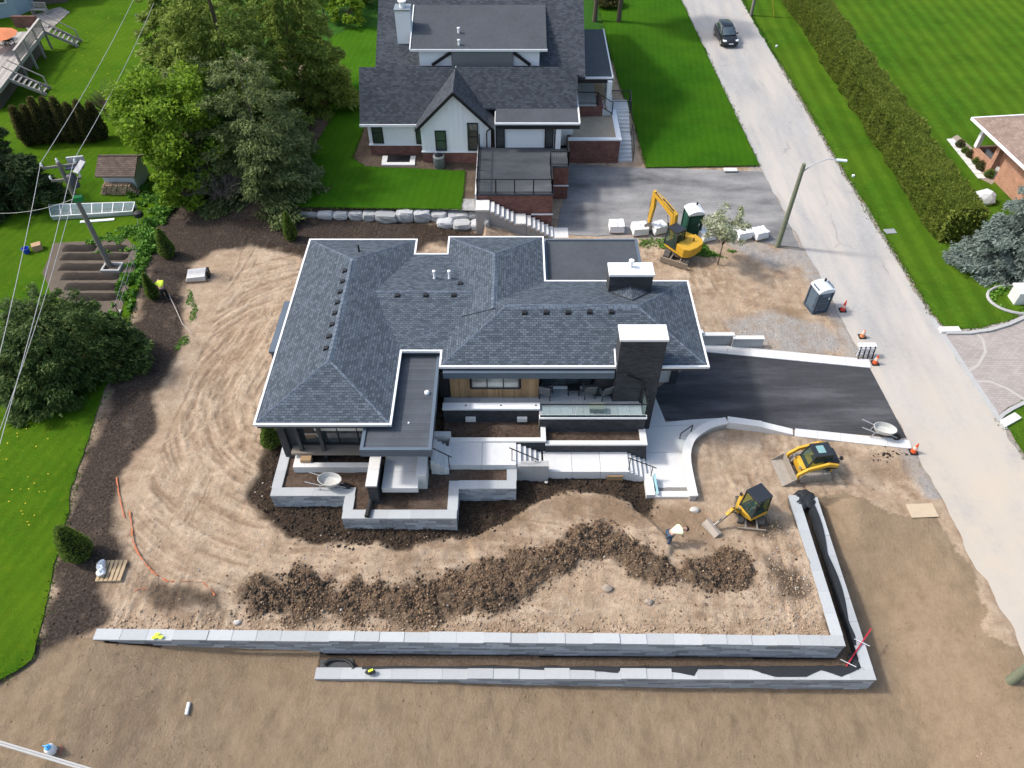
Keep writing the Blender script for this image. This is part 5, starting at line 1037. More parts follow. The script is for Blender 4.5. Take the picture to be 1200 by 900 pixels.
# left garden
for i in range(8):
    b = GL(36+i*12.2, 168-i*.6+random.uniform(-1.5, 1.5)); smallcedar('cedar_shrub', ('leftmost of the brownish cedars in the garden row', 'second brownish cedar from the left in the garden row', 'third brownish cedar from the left in the garden row', 'fourth brownish cedar from the left in the garden row', 'fourth brownish cedar from the right in the garden row', 'third brownish cedar from the right in the garden row', 'second brownish cedar from the right in the garden row', 'rightmost of the brownish cedars, next to the bare bush')[i], b, random.uniform(3.0, 3.7), .62, M_CEDB, 40+i, 2600, 'row of brownish cedars in the left garden', .17, .45)
conifer('yew_tree', 'broad dark conifer with several tops beside the vegetable beds', GL(84, 432), 5.4, 3.6, M_YEW, 51, 62000, .10, .23, None, expo=.42, t0=.03, clump=.5, per_=200)
conifer('dark_conifer', 'dark green conifer at the left edge behind the utility pole', GL(18, 235), 7.0, 3.4, M_DARKC, 52, 14000, .3, .36, 'dark conifers at the left edge', expo=.6)
conifer('dark_conifer', 'larger dark conifer half cut off by the left edge', GL(-42, 225), 9.0, 4.4, M_DARKC, 53, 16000, .3, .38, 'dark conifers at the left edge', expo=.6)
# small cedars on the mulch
SG = 'small cedars planted on the mulch'
for i, (x, y, tx, ty, R, lab) in enumerate([(198, 300, 190, 268, .62, 'small bright cedar on the mulch nearest the garden fence'), (181, 349, 175, 320, .45, 'small dark cedar that the worker in the yellow vest bends over'), (342, 280, 336, 248, .52, 'narrow pointed cedar at the left end of the boulder row'), (96, 652, 84, 618, .72, 'round pale cedar on the mulch beside the long left lawn'), (320, 521, 312, 496, .62, 'bushy cedar tucked under the front left roof corner')]):
    b = gp(x, y); smallcedar('cedar_shrub', lab, b, max(1.1, topz(tx, ty, b)-b.z), R, M_CEDAR, 60+i, 4200, SG, .11, .75 if i != 3 else .5)
# blossoming tree and weeds near the excavator
broadleaf('blossom_tree', 'slender young tree with pale sparse blossom beside the old drive', gp(841, 310), 4.4, 1.55, M_BLOS, 71, 3200, .085, clusters=44, zc=.66, tr=.018, hollow=.2)
# blue spruce
conifer('blue_spruce', 'large blue spruce at the right edge beside the cedar hedge', at(1206, 316, .05), 9.5, 3.9, M_BLUE, 81, 95000, .24, .19, None, expo=.6, t0=.03, clump=.5, per_=330)
# far trunks
for x, y, lab in ((697, 24, 'left of the two bare tree trunks behind the white house'), (725, 25, 'right of the two bare tree trunks behind the white house')):
    b = at(x, y, .1); broadleaf('shade_tree', lab, b, 14, 3.0, M_MAPLE, int(x), 3500, .2, 'tree trunks behind the white house', zc=.78, tr=.026)
smallcedar('round_shrub', 'dark round shrub between the two bare trunks at the top edge', at(712, 6, .1), 1.6, 1.7, M_CEDB, 91, 3000, None, .2, .4)
for i, (x, y, h, R, lab) in enumerate([(412, 30, 3.2, 2.0, 'leafy green shrub behind the white house at its left rear corner'), (380, 18, 4.5, 2.6, 'taller leafy shrub next to the tall spruces at the top edge'), (436, 8, 3.4, 1.6, 'leafy shrub touching the rear roof edge of the white house')]):
    broadleaf('leafy_shrub', lab, at(x, y, 1.0), h, R, M_MAPLE if i == 0 else M_CEDAR, 95+i, 3000, .16, 'green shrubs behind the white house', clusters=30, zc=.55, cat='shrub')
# long cedar hedge by the road
def hedge():
    P0, P1 = at(902, -22, 0), at(1097, 283, 0); L = (P1-P0).length; rng = np.random.default_rng(5); n_ = 170000; W, Hh = 2.5, 2.4
    t = thing('cedar_hedge', 'long clipped yellow-green cedar hedge running along the road verge', 'hedge', P1); d = np.array((P1-P0).normalized()); nx = np.array([-d[1], d[0], 0]); nx = nx if nx[0] > 0 else -nx
    u = rng.random(n_)*L; sd = rng.random(n_); w = np.empty(n_); z = np.empty(n_); o = np.zeros((n_, 3))
    top = sd < .5; lf = (sd >= .5) & (sd < .82); rt = sd >= .82; r = rng.random(n_)
    bl = fbm(u*.55, u*0+3, 3)*.5; bw = (fbm(u*.7, u*0+9, 3)-.5)*.7
    w[top] = r[top]*W; z[top] = Hh; o[top] = (0, 0, 1); w[lf] = 0; z[lf] = r[lf]*Hh; o[lf] = -nx; w[rt] = W; z[rt] = r[rt]*Hh; o[rt] = nx
    rnd = fbm(u*1.3+w, z*1.5+w*1.2, 4)-.5; hf = 1-.25*np.abs(w/W-.5)*2
    z = z*(1+.0*hf)+np.where(top, -(np.abs(w/W-.5)*2)**3*.35, 0)+rnd*.45+bl*.5*(z/Hh); w = w+bw+np.where(lf, -rnd*.5+(z/Hh)*.22, 0)+np.where(rt, rnd*.5-(z/Hh)*.22, 0)
    c = np.array(P0)+d*u[:, None]+nx*w[:, None]; c[:, 2] = np.maximum(z, .03); dd = nrm(o*.9+np.array([0, 0, .35])+rng.normal(0, .5, (n_, 3))); up = nrm(np.cross(dd, rng.normal(size=(n_, 3)))); sz = .13*rng.uniform(.5, 1.3, n_)
    v, f = tris(c, dd, up, sz, sz*.36); raw_obj('crown', v, f, M_HEDGE, t)
    e_ = rng.random(n_) < .025; c[e_] = np.array(P1)+nx*(rng.random(e_.sum())*W)[:, None]+d*(rng.normal(-.1, .16, e_.sum()))[:, None]; c[e_, 2] = rng.random(e_.sum())*Hh; v, f = tris(c[e_], nrm(d+rng.normal(0, .5, (e_.sum(), 3))), nrm(rng.normal(size=(e_.sum(), 3))), sz[e_]*1.3, sz[e_]*.6); raw_obj('end_foliage', v, f, M_HEDGE, t)
    P1 = P1-Vector(d)*.7; a = [P0+Vector(nx)*.6, P1+Vector(nx)*.6, P1+Vector(nx)*(W-.6), P0+Vector(nx)*(W-.6)]; MB().prism([(q.x, q.y) for q in a], .0, Hh-.55).build('shade_core', M_SHADE, t); return t  # hedge core is an added dark block painting the inner shade
hedge()
# weeds and leafy strip along the garden fence: ground cover
def weeds(name, poly, n_, m, z, size, seed, hmax=.35):
    rng = np.random.default_rng(seed); A = np.array([(p.x, p.y) for p in poly]); lo, hi = A.min(0), A.max(0); q = rng.random((n_*4, 2))*(hi-lo)+lo; s = sdist(poly, q[:, 0], q[:, 1]); keep = s > (fbm(q[:, 0]*1.5, q[:, 1]*1.5, 3)-.5)*.5; q = q[keep][:n_]
    dn = fbm(q[:, 0]*1.6+9, q[:, 1]*1.6, 3); q = q[dn > .42]; dn = dn[dn > .42]; c = np.stack([q[:, 0], q[:, 1], z+rng.random(len(q))*hmax*(dn-.3)*2], 1); v, f = cards(c, size*rng.uniform(.5, 1.3, len(c)), rng, .35); return raw_obj(name, v, f, m, kind='stuff')
weeds('weeds', P([(180, 238), (205, 228), (196, 262), (172, 310), (152, 372), (132, 378), (160, 300), (172, 250)], .47), 6000, M_WEED, .45, .13, 1, .5)
weeds('weeds', P([(95, 280), (165, 262), (168, 292), (110, 298)], .47), 2200, M_WEED, .45, .11, 2, .25)
weeds('weeds', P([(145, 310), (160, 305), (148, 372), (130, 372)], .47), 2600, M_WEED, .45, .12, 3, .4)
weeds('weeds', P([(812, 286), (862, 296), (866, 303), (815, 300)], 0), 1400, M_WEED, .02, .08, 4, .25)
weeds('weeds', P([(740, 280), (782, 282), (780, 292), (738, 290)], 0), 500, M_WEED, .02, .08, 5, .3)
weeds('weeds', P([(148, 212), (215, 222), (235, 240), (180, 246), (150, 235)], .47), 3600, M_WEED, .45, .14, 6, .5)
weeds('weeds', P([(216, 340), (226, 338), (232, 372), (222, 380)], .4), 500, M_WEED, .42, .06, 7, .12)
weeds('weeds', P([(205, 395), (218, 388), (222, 402), (205, 412)], .4), 400, M_WEED, .42, .06, 8, .12)
# dandelions scattered in the left lawn
rng = np.random.default_rng(3); pts = []
for x0, x1, y0, y1, k in ((60, 200, 5, 110, 70), (0, 60, 480, 620, 30), (95, 170, 100, 118, 16)):
    for _ in range(k): p = at(rng.uniform(x0, x1), rng.uniform(y0, y1), .49); pts.append(p)
v, f = cards(np.array(pts), np.full(len(pts), .05), rng, .8); raw_obj('dandelions', v, f, plain('dandelion_yellow', (.62, .50, .03), .7, .1), kind='stuff')

# ragged lawn borders
M_TUFT = leaf('grass_blades', [(.15, (.04, .10, .008)), (.5, (.075, .16, .014)), (.85, (.15, .22, .03)), (.97, (.28, .26, .09))], .3)
def tufts(poly, n_, z, seed, spread=.13, lim=(-42, 34)):
    rng = np.random.default_rng(seed); A = np.array([(p.x, p.y) for p in poly]); B = np.roll(A, -1, 0); L = np.hypot(*(B-A).T); ok = (np.minimum(A[:, 1], B[:, 1]) < 90) & (np.maximum(A[:, 0], B[:, 0]) > lim[0]) & (np.minimum(A[:, 0], B[:, 0]) < lim[1]); pr = L*ok; i = rng.choice(len(A), n_, p=pr/pr.sum()); t = rng.random(n_)[:, None]
    q = A[i]*(1-t)+B[i]*t; q += rng.normal(0, spread, q.shape)*(.4+1.6*fbm(q[:, 0]*.6+5, q[:, 1]*.6, 3))[:, None]; c = np.stack([q[:, 0], q[:, 1], np.full(n_, z)], 1); d = nrm(np.stack([rng.normal(0, .6, n_), rng.normal(0, .6, n_), np.ones(n_)], 1)); up = nrm(np.cross(d, rng.normal(size=(n_, 3)))); s_ = rng.uniform(.05, .14, n_); v, f = tris(c, d, up, s_, s_*.35); raw_obj('grass_tufts', v, f, M_TUFT, kind='stuff')
tufts(LAWN_L, 9000, .42, 1); tufts(LAWN_N, 3500, 1.22, 2, .06); tufts(LAWN_R, 3500, .06, 3, .08); tufts(LAWN_E, 7000, .02, 4, .13); tufts(LAWN_E2, 1500, .02, 5)
# ------------------------------------------------------------------ machines, vehicles, people
M_YEL = plain('machine_yellow', (.58, .335, .030), .55, .22, 3, .08, coat=.1, streak=.45)
M_MUD = plain('muddy_steel', (.23, .19, .15), .8, .3, 5, .3)
M_STEEL = plain('worn_steel', (.34, .32, .29), .5, .2, 5, .1, metal=.5)
M_RUB = plain('dusty_rubber', (.10, .092, .082), .85, .25, 6, .3)
M_CABG = glassy('cab_glass', (.03, .055, .045), .08)
M_CABB = plain('black_cab_paint', (.022, .026, .032), .4, .15, 3, .04, coat=.2)
M_BKT = plain('worn_bucket', (.30, .265, .225), .7, .3, 5, .2)
M_HOSE = plain('black_hose', (.02, .02, .02), .6)
def inplane(x, y, C, th):                 # where a picture point meets the upright plane of a boom: (forward, height)
    d = ray(x, y); n_ = (-math.sin(th), math.cos(th)); t = (C[0]*n_[0]+C[1]*n_[1])/(d[0]*n_[0]+d[1]*n_[1])
    return ((d[0]*t-C[0])*math.cos(th)+(d[1]*t-C[1])*math.sin(th), H+d[2]*t-C[2])
def rotz(mb, a, org=(0, 0)):
    c, s_ = math.cos(a), math.sin(a); mb.v = [(org[0]+x*c-y*s_, org[1]+x*s_+y*c, z) for x, y, z in mb.v]; return mb
def track(par, L, W, Hh, y, a, m=M_RUB, n_=None):
    pr = [(-L/2+.12*L*0, .0)]; r = Hh/2; pr = [(-L/2+r+r*math.cos(t), r+r*math.sin(t)) for t in np.linspace(math.pi/2, 3*math.pi/2, 7)]+[(L/2-r+r*math.cos(t), r+r*math.sin(t)) for t in np.linspace(-math.pi/2, math.pi/2, 7)]
    o = rotz(MB().extr(pr, y-W/2, y+W/2, 'Y'), a).build('track', m, par, world=False)
    g = MB(); per = int(L/.14)
    for k in range(per):
        x = -L/2+r*.6+(L-1.2*r)*k/(per-1); g.obox((x, y, Hh+.005), (.05, W, .03)); g.obox((x, y, .01), (.05, W, .03))
    rotz(g, a).build('track_pad', m, o, world=False)['kind'] = 'stuff'
    for k in range(4):
        x = -L/2+r+(L-2*r)*k/3; rotz(MB().lathe((x, y, r), [(r*.62, -W/2-.015), (r*.62, W/2+.015)], 10, 'Y'), a).build('roller', M_MUD, o, world=False)
    return o
def link(par, name, pts, wd, ht, m, off=0.0):      # boom or stick: tapered box chain in the x-z plane
    b = MB(); n_ = len(pts); hs = ht if isinstance(ht, (list, tuple)) else [ht]*n_
    pv = [Vector((p[0], 0, p[1])) for p in pts]; up, dn = [], []
    for i, p in enumerate(pv):
        d = (pv[min(i+1, n_-1)]-pv[max(i-1, 0)]).normalized(); nn = Vector((-d.z, 0, d.x)); up.append(p+nn*hs[i]/2); dn.append(p-nn*hs[i]/2)
    prof = [(v.x, v.z) for v in up]+[(v.x, v.z) for v in dn[::-1]]
    for i in range(n_-1): b.extr([(up[i].x, up[i].z), (up[i+1].x, up[i+1].z), (dn[i+1].x, dn[i+1].z), (dn[i].x, dn[i].z)], off-wd/2, off+wd/2, 'Y')
    bm_o = b.build(name, m, par, world=False); return bm_o
def cyl(par, p, q, r=.05, off=0.0):
    p, q = Vector((p[0], off, p[1])), Vector((q[0], off, q[1])); o = MB().tube([p, p.lerp(q, .58)], r, 8).build('cylinder', M_CABB, par, world=False); MB().tube([p.lerp(q, .55), q], r*.55, 6).build('rod', M_STEEL, o, world=False)
def bucket(par, c, ang, w_, s_, m=M_MUD, label=None, teeth=5):
    pr = [(0, 0), (.25, -.12), (.5, -.1), (.72, .12), (.8, .45), (.74, .46), (.66, .18), (.47, -.02), (.27, -.03), (.06, .06)]; pr = [(x*s_, z*s_) for x, z in pr]; ca, sa = math.cos(ang), math.sin(ang)
    T = lambda p: (c[0]+p[0]*ca-p[1]*sa, c[1]+p[0]*sa+p[1]*ca)
    b = MB()
    for i in range(4): b.extr([T(q) for q in (pr[i], pr[i+1], pr[8-i], pr[9-i])], -w_/2, w_/2, 'Y')
    for y in (-w_/2, w_/2): b.extr([T(q) for q in (pr[0], pr[1], pr[2], pr[3], pr[4], (.35*s_, .5*s_))], y-.02, y+.02, 'Y')
    o = b.build('bucket', m, par, world=False)
    if teeth:
        for k in range(teeth):
            y = -w_/2+w_*(k+.5)/teeth; p, q = T((.78*s_, .42*s_)), T((.84*s_, .62*s_)); MB().tube([(p[0], y, p[1]), (q[0], y, q[1])], [.04, .02], 4).build('tooth', M_STEEL, o, world=False)
    return o
def cab(par, x0, x1, y0, y1, z0, z1, a=0, slope=.12, roof=M_CABB, fr=M_CABB, glass=True, rf=.05):
    c = MB(); P_ = [(x0, y0), (x1, y0), (x1, y1), (x0, y1)]; T_ = [(x0+.04, y0+.05), (x1-slope, y0+.05), (x1-slope, y1-.05), (x0+.04, y1-.05)]
    for i in range(4):
        c.beam((*P_[i], z0), (*T_[i], z1), .07, .07)
        c.beam((*T_[i], z1-.02-.002*i), (*T_[(i+1) % 4], z1-.02-.002*i), .07, .07)
    c.box(x0, x1, y0, y1, z0-.02, z0+.04); o = rotz(c, a).build('cab_frame', fr, par, world=False)
    rotz(MB().box(x0-rf+.04, x1-slope+rf, y0+.05-rf, y1-.05+rf, z1, z1+.09), a).build('cab_roof', roof, par, world=False, bev=.03)
    if glass:
        for i in range(4):
            j = (i+1) % 4; q = [Vector((*P_[i], z0+.05)), Vector((*P_[j], z0+.05)), Vector((*T_[j], z1-.05)), Vector((*T_[i], z1-.05))]; ctr = sum(q, Vector())/4; n_ = (q[1]-q[0]).cross(q[3]-q[0]).normalized()*.012
            m = MB().add([v.lerp(ctr, .05) for v in q]+[v.lerp(ctr, .05)+n_ for v in q], [(0, 1, 2, 3), (7, 6, 5, 4), (0, 4, 5, 1), (1, 5, 6, 2), (2, 6, 7, 3), (3, 7, 4, 0)])
            rotz(m, a).build('cab_window', M_CABW, o, world=False)
    return o
def clearglass():
    n = NT('tinted_cab_window'); n.col((.10, .16, .14)); n.set(.05, 0, .6); t = n.n('BsdfTransparent'); n.put(t.inputs[0], (.80, .87, .84)); mx = n.n('MixShader'); mx.inputs[0].default_value = .16
    n.t.links.new(t.outputs[0], mx.inputs[1]); n.t.links.new(n.b.outputs[0], mx.inputs[2]); n.t.links.new(mx.outputs[0], n.t.nodes['Material Output'].inputs['Surface']); return n.m
M_CABW = clearglass()
# -------- large excavator
Ce = at(797, 298, .0); Bk = at(763, 271, .25); th = math.atan2(Bk.y-Ce.y, Bk.x-Ce.x)
ex = thing('excavator', 'yellow excavator with raised bent boom beside the wrapped stone pallets', 'excavator', Ce, th)
und = math.radians(-118)-th                      # tracks point another way than the boom
track(ex, 2.5, .45, .62, -.78, und); track(ex, 2.5, .45, .62, .78, und)
rotz(MB().box(-.8, .8, -.5, .5, .25, .62), und).build('chassis', M_MUD, ex, world=False)
rotz(MB().box(1.55, 1.66, -1.08, 1.08, .05, .5).beam((.7, -.35, .4), (1.6, -.4, .3), .1, .12).beam((.7, .35, .4), (1.6, .4, .3), .1, .12), und).build('dozer_blade', M_MUD, ex, world=False)
MB().lathe((0, 0, .6), [(.5, 0), (.5, .14)], 16).build('turntable', M_CABB, ex, world=False)
hb = MB().prism([(.75, -1.0), (.95, -.8), (.95, .95), (.5, 1.0), (-1.0, 1.0), (-1.3, .7), (-1.38, 0), (-1.3, -.7), (-1.0, -1.0)], .74, 1.0).build('upper_frame', M_YEL, ex, world=False, bev=.03)
MB().prism([(-.25, -1.02), (-.25, 1.02), (-1.02, 1.03), (-1.34, .72), (-1.43, 0), (-1.34, -.72), (-1.02, -1.03)], 1.0, [1.62, 1.62, 1.55, 1.5, 1.48, 1.5, 1.55]).build('engine_cover', M_YEL, ex, world=False, bev=.05)
MB().prism([(-.24, -1.0), (.6, -1.0), (.6, -.35), (-.24, -.35)], 1.0, [1.5, 1.35, 1.35, 1.5]).build('tank_cover', M_YEL, ex, world=False, bev=.03)
for k in range(5): MB().box(-.95+.13*k, -.89+.13*k, -1.05, -1.03, 1.12, 1.42).build('vent_slot', M_CABB, ex, world=False)
MB().tube([(-.75, -.3, 1.5), (-.75, -.3, 1.85)], .05, 8).build('exhaust', M_CABB, ex, world=False)
cab(ex, -.2, .95, .12, 1.02, 1.0, 2.45)
MB().box(.0, .4, .35, .8, 1.05, 1.45).box(-.05, .08, .35, .8, 1.45, 1.95).build('seat', M_HOSE, ex, world=False)
XS = .84; kn, tp_, st_e = [tuple(c/XS for c in inplane(x, y, Ce, th)) for x, y in ((792.5, 254), (769, 227.5), (761, 260))]; ex.scale = (XS,)*3
b0_ = (1.0, 1.15); kn = (max(kn[0], 1.25), kn[1])
MB().box(.85, 1.25, -.18, .18, .85, 1.35).build('boom_foot', M_YEL, ex, world=False)
link(ex, 'boom', [b0_, ((b0_[0]+kn[0])/2+.05, (b0_[1]+kn[1])/2), kn, ((kn[0]+tp_[0])/2, (kn[1]+tp_[1])/2+.06), tp_], .36, [.36, .46, .54, .42, .28], M_YEL)
link(ex, 'stick', [(tp_[0]+.12, tp_[1]+.22), ((tp_[0]*.6+st_e[0]*.4), (tp_[1]*.6+st_e[1]*.4)), st_e], .28, [.26, .36, .22], M_YEL)
cyl(ex, (b0_[0]+.25, b0_[1]+.1), ((kn[0]*.8+tp_[0]*.2)+.1, kn[1]-.1), .07, .2); cyl(ex, (b0_[0]+.25, b0_[1]+.1), ((kn[0]*.8+tp_[0]*.2)+.1, kn[1]-.1), .07, -.2)
cyl(ex, (kn[0]+.15, kn[1]+.32), (tp_[0]+.1, tp_[1]+.28), .06); cyl(ex, (tp_[0]+.28, tp_[1]-.05), (st_e[0]+.25, st_e[1]+.35), .055)
MB().tube([(b0_[0], .17, b0_[1]+.4), (kn[0], .17, kn[1]+.26), (tp_[0], .15, tp_[1]+.2)], .03, 5).build('hose', M_HOSE, ex, world=False)
bucket(ex, (st_e[0]+.08, st_e[1]-.12), math.radians(-105), .85, 1.25, M_BKT)
# -------- mini excavator
Cm = gp(877, 601); tb = gp(832, 622); th2 = math.atan2(tb.y-Cm.y, tb.x-Cm.x)
mx_ = thing('mini_excavator', 'yellow mini excavator with black cab and blade, digging towards the bending worker', 'mini excavator', Cm, th2)
u2 = math.radians(-97)-th2
track(mx_, 1.75, .32, .48, -.58, u2); track(mx_, 1.75, .32, .48, .58, u2)
rotz(MB().box(-.55, .55, -.4, .4, .2, .5), u2).build('chassis', M_MUD, mx_, world=False)
rotz(MB().box(1.22, 1.30, -.78, .78, .02, .34), u2).build('dozer_blade', M_MUD, mx_, world=False)
for y in (-.3, .3): rotz(MB().beam((.5, y, .35), (1.25, y*1.1, .25), .08, .10), u2).build('blade_arm', M_STEEL, mx_, world=False)
MB().prism([(.62, -.55), (.78, -.25), (.78, .3), (.6, .72), (-.5, .76), (-.86, .5), (-.95, 0), (-.86, -.5), (-.5, -.76), (.3, -.76)], .56, .92).build('upper_frame', M_YEL, mx_, world=False, bev=.04)
MB().prism([(-.35, -.7), (-.35, .72), (-.55, .74), (-.86, .46), (-.94, 0), (-.86, -.46), (-.55, -.74)], .92, 1.3).build('engine_cover', M_YEL, mx_, world=False, bev=.05)
cab(mx_, -.42, .66, -.28, .74, .92, 2.3, 0, .10)
MB().box(-.2, .2, .02, .48, 1.0, 1.2).box(-.3, -.17, .02, .48, 1.2, 1.7).build('seat', M_HOSE, mx_, world=False)
MB().lathe((.95, -.1, .5), [(.14, 0), (.14, .5)], 10).build('swing_post', M_STEEL, mx_, world=False)
rch = math.hypot(tb.x-Cm.x, tb.y-Cm.y)/.82
link(mx_, 'boom', [(.98, .85), (1.25, 1.35), (1.55, 1.45), (rch*.62+.15, 1.15)], .16, [.2, .24, .22, .16], M_YEL); link(mx_, 'stick', [(rch*.62, 1.25), (rch-.25, .55)], .14, [.2, .14], M_MUD)
cyl(mx_, (1.1, .75), (1.55, 1.25), .05); cyl(mx_, (1.4, 1.55), (rch*.62+.1, 1.38), .045); cyl(mx_, (rch*.66, 1.15), (rch-.12, .62), .04)
MB().tube([(1.0, .1, 1.0), (1.4, .12, 1.6), (rch*.6, .1, 1.3)], .022, 5).build('hose', M_HOSE, mx_, world=False)
MB().extr([(rch-.34, .42), (rch-.1, .5), (rch+.12, .28), (rch+.2, .02), (rch+.12, .0), (rch-.02, .14), (rch-.3, .2)], -.55, .55, 'Y').build('bucket', M_BKT, mx_, world=False); mx_.scale = (.82,)*3
for x, y in ((.66, -.32), (.3, -.8)): MB().beam((x, y*.6, 1.9), (x+.12, y, 2.0), .03, .03).obox((x+.14, y-.02, 1.98), (.05, .16, .22)).build('mirror', M_HOSE, mx_, world=False) if x > .5 else None
# -------- compact track loader
Cl = gp(946, 551); cl_ = thing('track_loader', 'yellow compact track loader with black cab and empty bucket facing the house', 'track loader', Cl, math.radians(187))
for s in (-1, 1):
    pr = [(-.95, .28), (-.78, .02), (.62, .02), (.86, .26), (.7, .58), (-.62, .66), (-.9, .5)]
    o = MB().extr(pr, s*.68-.2, s*.68+.2, 'Y').build('track', plain('dusty_track', (.27, .245, .21), .9, .2, 8, .4) if s < 0 else bpy.data.materials['dusty_track'], cl_, world=False); g = MB()
    for k in range(11): g.obox((-.75+.145*k, s*.68, .655-.006*k), (.05, .40, .035)).obox((-.75+.135*k, s*.68, .015), (.05, .40, .03))
    g.build('track_pad', bpy.data.materials['dusty_track'], o, world=False)['kind'] = 'stuff'
    for k in range(4): MB().lathe((-.58+.36*k, s*.68, .2), [(.15, -.215), (.15, .215)], 10, 'Y').build('roller', M_MUD, o, world=False)
    link(cl_, 'lift_arm', [(-1.05, 1.25), (-.5, 1.42), (.55, 1.12), (.98, .75), (1.05, .35)], .13, [.2, .24, .24, .22, .18], M_YEL, s*.74)
    cyl(cl_, (-.85, .7), (.1, 1.15), .05, s*.62); MB().lathe((.82, s*.42, .95), [(.08, 0), (.09, .08), (.05, .09)], 10, 'X').build('headlight', M_STEEL, cl_, world=False)
MB().prism([(.75, -.47), (.75, .47), (-1.1, .5), (-1.1, -.5)], .3, [.8, .8, 1.15, 1.15]).build('body', M_YEL, cl_, world=False, bev=.04)
MB().prism([(-.5, -.5), (-.5, .5), (-1.32, .5), (-1.32, -.5)], .55, [1.5, 1.5, 1.25, 1.25]).build('engine_cover', M_CABB, cl_, world=False, bev=.06)
cab(cl_, -.8, .5, -.46, .46, .85, 1.8, 0, .30); MB().obox((-.2, .0, 1.9), (.42, .5, .02)).build('roof_window', plain('teal_roof_glass', (.20, .34, .34), .15, .1), cl_, world=False)
MB().box(-.4, .0, -.25, .25, .9, 1.1).box(-.5, -.36, -.25, .25, 1.1, 1.6).build('seat', M_HOSE, cl_, world=False)
b = MB(); pr = [(1.08, .06), (1.12, .62), (1.17, .62), (1.15, .12), (1.82, .06), (1.82, .01)]
b.extr(pr[:4], -.92, .92, 'Y').extr([(1.08, .01), (1.15, .1), (1.82, .05), (1.82, .01)], -.92, .92, 'Y')
for y in (-.92, .9): b.extr([(1.1, .02), (1.14, .6), (1.3, .5), (1.82, .06), (1.82, .02)], y, y+.025, 'Y')
b.build('bucket', M_BKT, cl_, world=False); cl_.scale = (.88,)*3
MB().tube([(-.9, .45, 1.4), (-1.1, .62, 1.75)], .025, 5).obox((-1.12, .64, 1.8), (.12, .16, .18)).build('beacon', M_HOSE, cl_, world=False)
# -------- car
Cc = at(849.5, 47, .02); car = thing('car', 'black compact SUV driving down the pale road with headlights on', 'car', Cc, math.radians(-86))
M_CAR = plain('black_car_paint', (.010, .012, .017), .3, .1, 2, 0, coat=.3, spec=.4); M_CGL = glassy('car_glass', (.05, .075, .085), .04)
def hull(name, secs, m, par, bev=0):           # cross sections along x: (x, half width bottom, half width top, z0, z1)
    v = []
    for x, wb, wt, z0, z1 in secs: v += [(x, -wb, z0), (x, wb, z0), (x, wb*.99, (z0*.4+z1*.6)), (x, wt, z1), (x, -wt, z1), (x, -wb*.99, (z0*.4+z1*.6))]
    n_ = len(secs); f = [(i*6+k, i*6+(k+1) % 6, (i+1)*6+(k+1) % 6, (i+1)*6+k) for i in range(n_-1) for k in range(6)]+[tuple(range(6))[::-1], tuple(range(n_*6-6, n_*6))]
    return MB().add(v, f).build(name, m, par, world=False, smooth=True)
hull('body', [(-2.15, .74, .62, .42, .82), (-2.02, .86, .78, .28, 1.0), (-1.2, .91, .84, .24, 1.02), (.3, .91, .84, .24, 1.0), (1.0, .91, .80, .24, .98), (1.75, .88, .72, .26, .84), (2.08, .80, .62, .3, .72), (2.2, .66, .5, .36, .6)], M_CAR, car)
hull('cabin', [(-2.0, .78, .6, .98, 1.1), (-1.65, .8, .62, .98, 1.5), (-.9, .81, .64, .98, 1.62), (0, .81, .64, .98, 1.6), (.45, .80, .62, .98, 1.42), (1.1, .76, .66, .97, 1.0)], M_CGL, car)
hull('roof', [(-1.75, .55, .5, 1.47, 1.55), (-.9, .64, .58, 1.58, 1.66), (-.1, .63, .57, 1.55, 1.635), (.2, .55, .5, 1.48, 1.55)], M_CAR, car)
for s in (-1, 1):
    for x in (-1.32, 1.36):
        t_ = MB().lathe((x, s*.82, .33), [(.25, -.1), (.33, -.1), (.34, 0), (.33, .1), (.25, .1)], 16, 'Y').build('wheel', M_HOSE, car, world=False, smooth=True); MB().lathe((x, s*.84, .33), [(.22, -.09), (.24, .09), (.05, .1)], 12, 'Y').build('rim', M_STEEL, t_, world=False)
    MB().prism([(1.82, s*.5), (2.12, s*.52), (2.0, s*.78), (1.72, s*.84)], .66, .80).build('headlight', plain('headlight_glass', (.85, .87, .9), .1, .02) if s < 0 else bpy.data.materials['headlight_glass'], car, world=False)
    MB().obox((.72, s*.98, 1.03), (.16, .16, .13)).build('mirror', M_CAR, car, world=False); MB().beam((-1.7, s*.79, 1.0), (.9, s*.82, .99), .02, .03).build('window_trim', M_STEEL, car, world=False); MB().beam((.3, s*.66, 1.5), (1.05, s*.74, 1.02), .06, .05).build('pillar', M_CAR, car, world=False); MB().beam((-.5, s*.66, 1.58), (-.5, s*.82, 1.0), .07, .05).build('pillar', M_CAR, car, world=False)
MB().obox((2.2, 0, .5), (.03, .5, .13)).build('licence_plate', M_WHITE, car, world=False); MB().obox((2.13, 0, .66), (.06, .9, .1)).build('grille', M_HOSE, car, world=False); MB().beam((1.12, -.7, 1.0), (1.12, .7, 1.0), .1, .03).build('wiper_cowl', M_HOSE, car, world=False)
car.scale = (.86,)*3
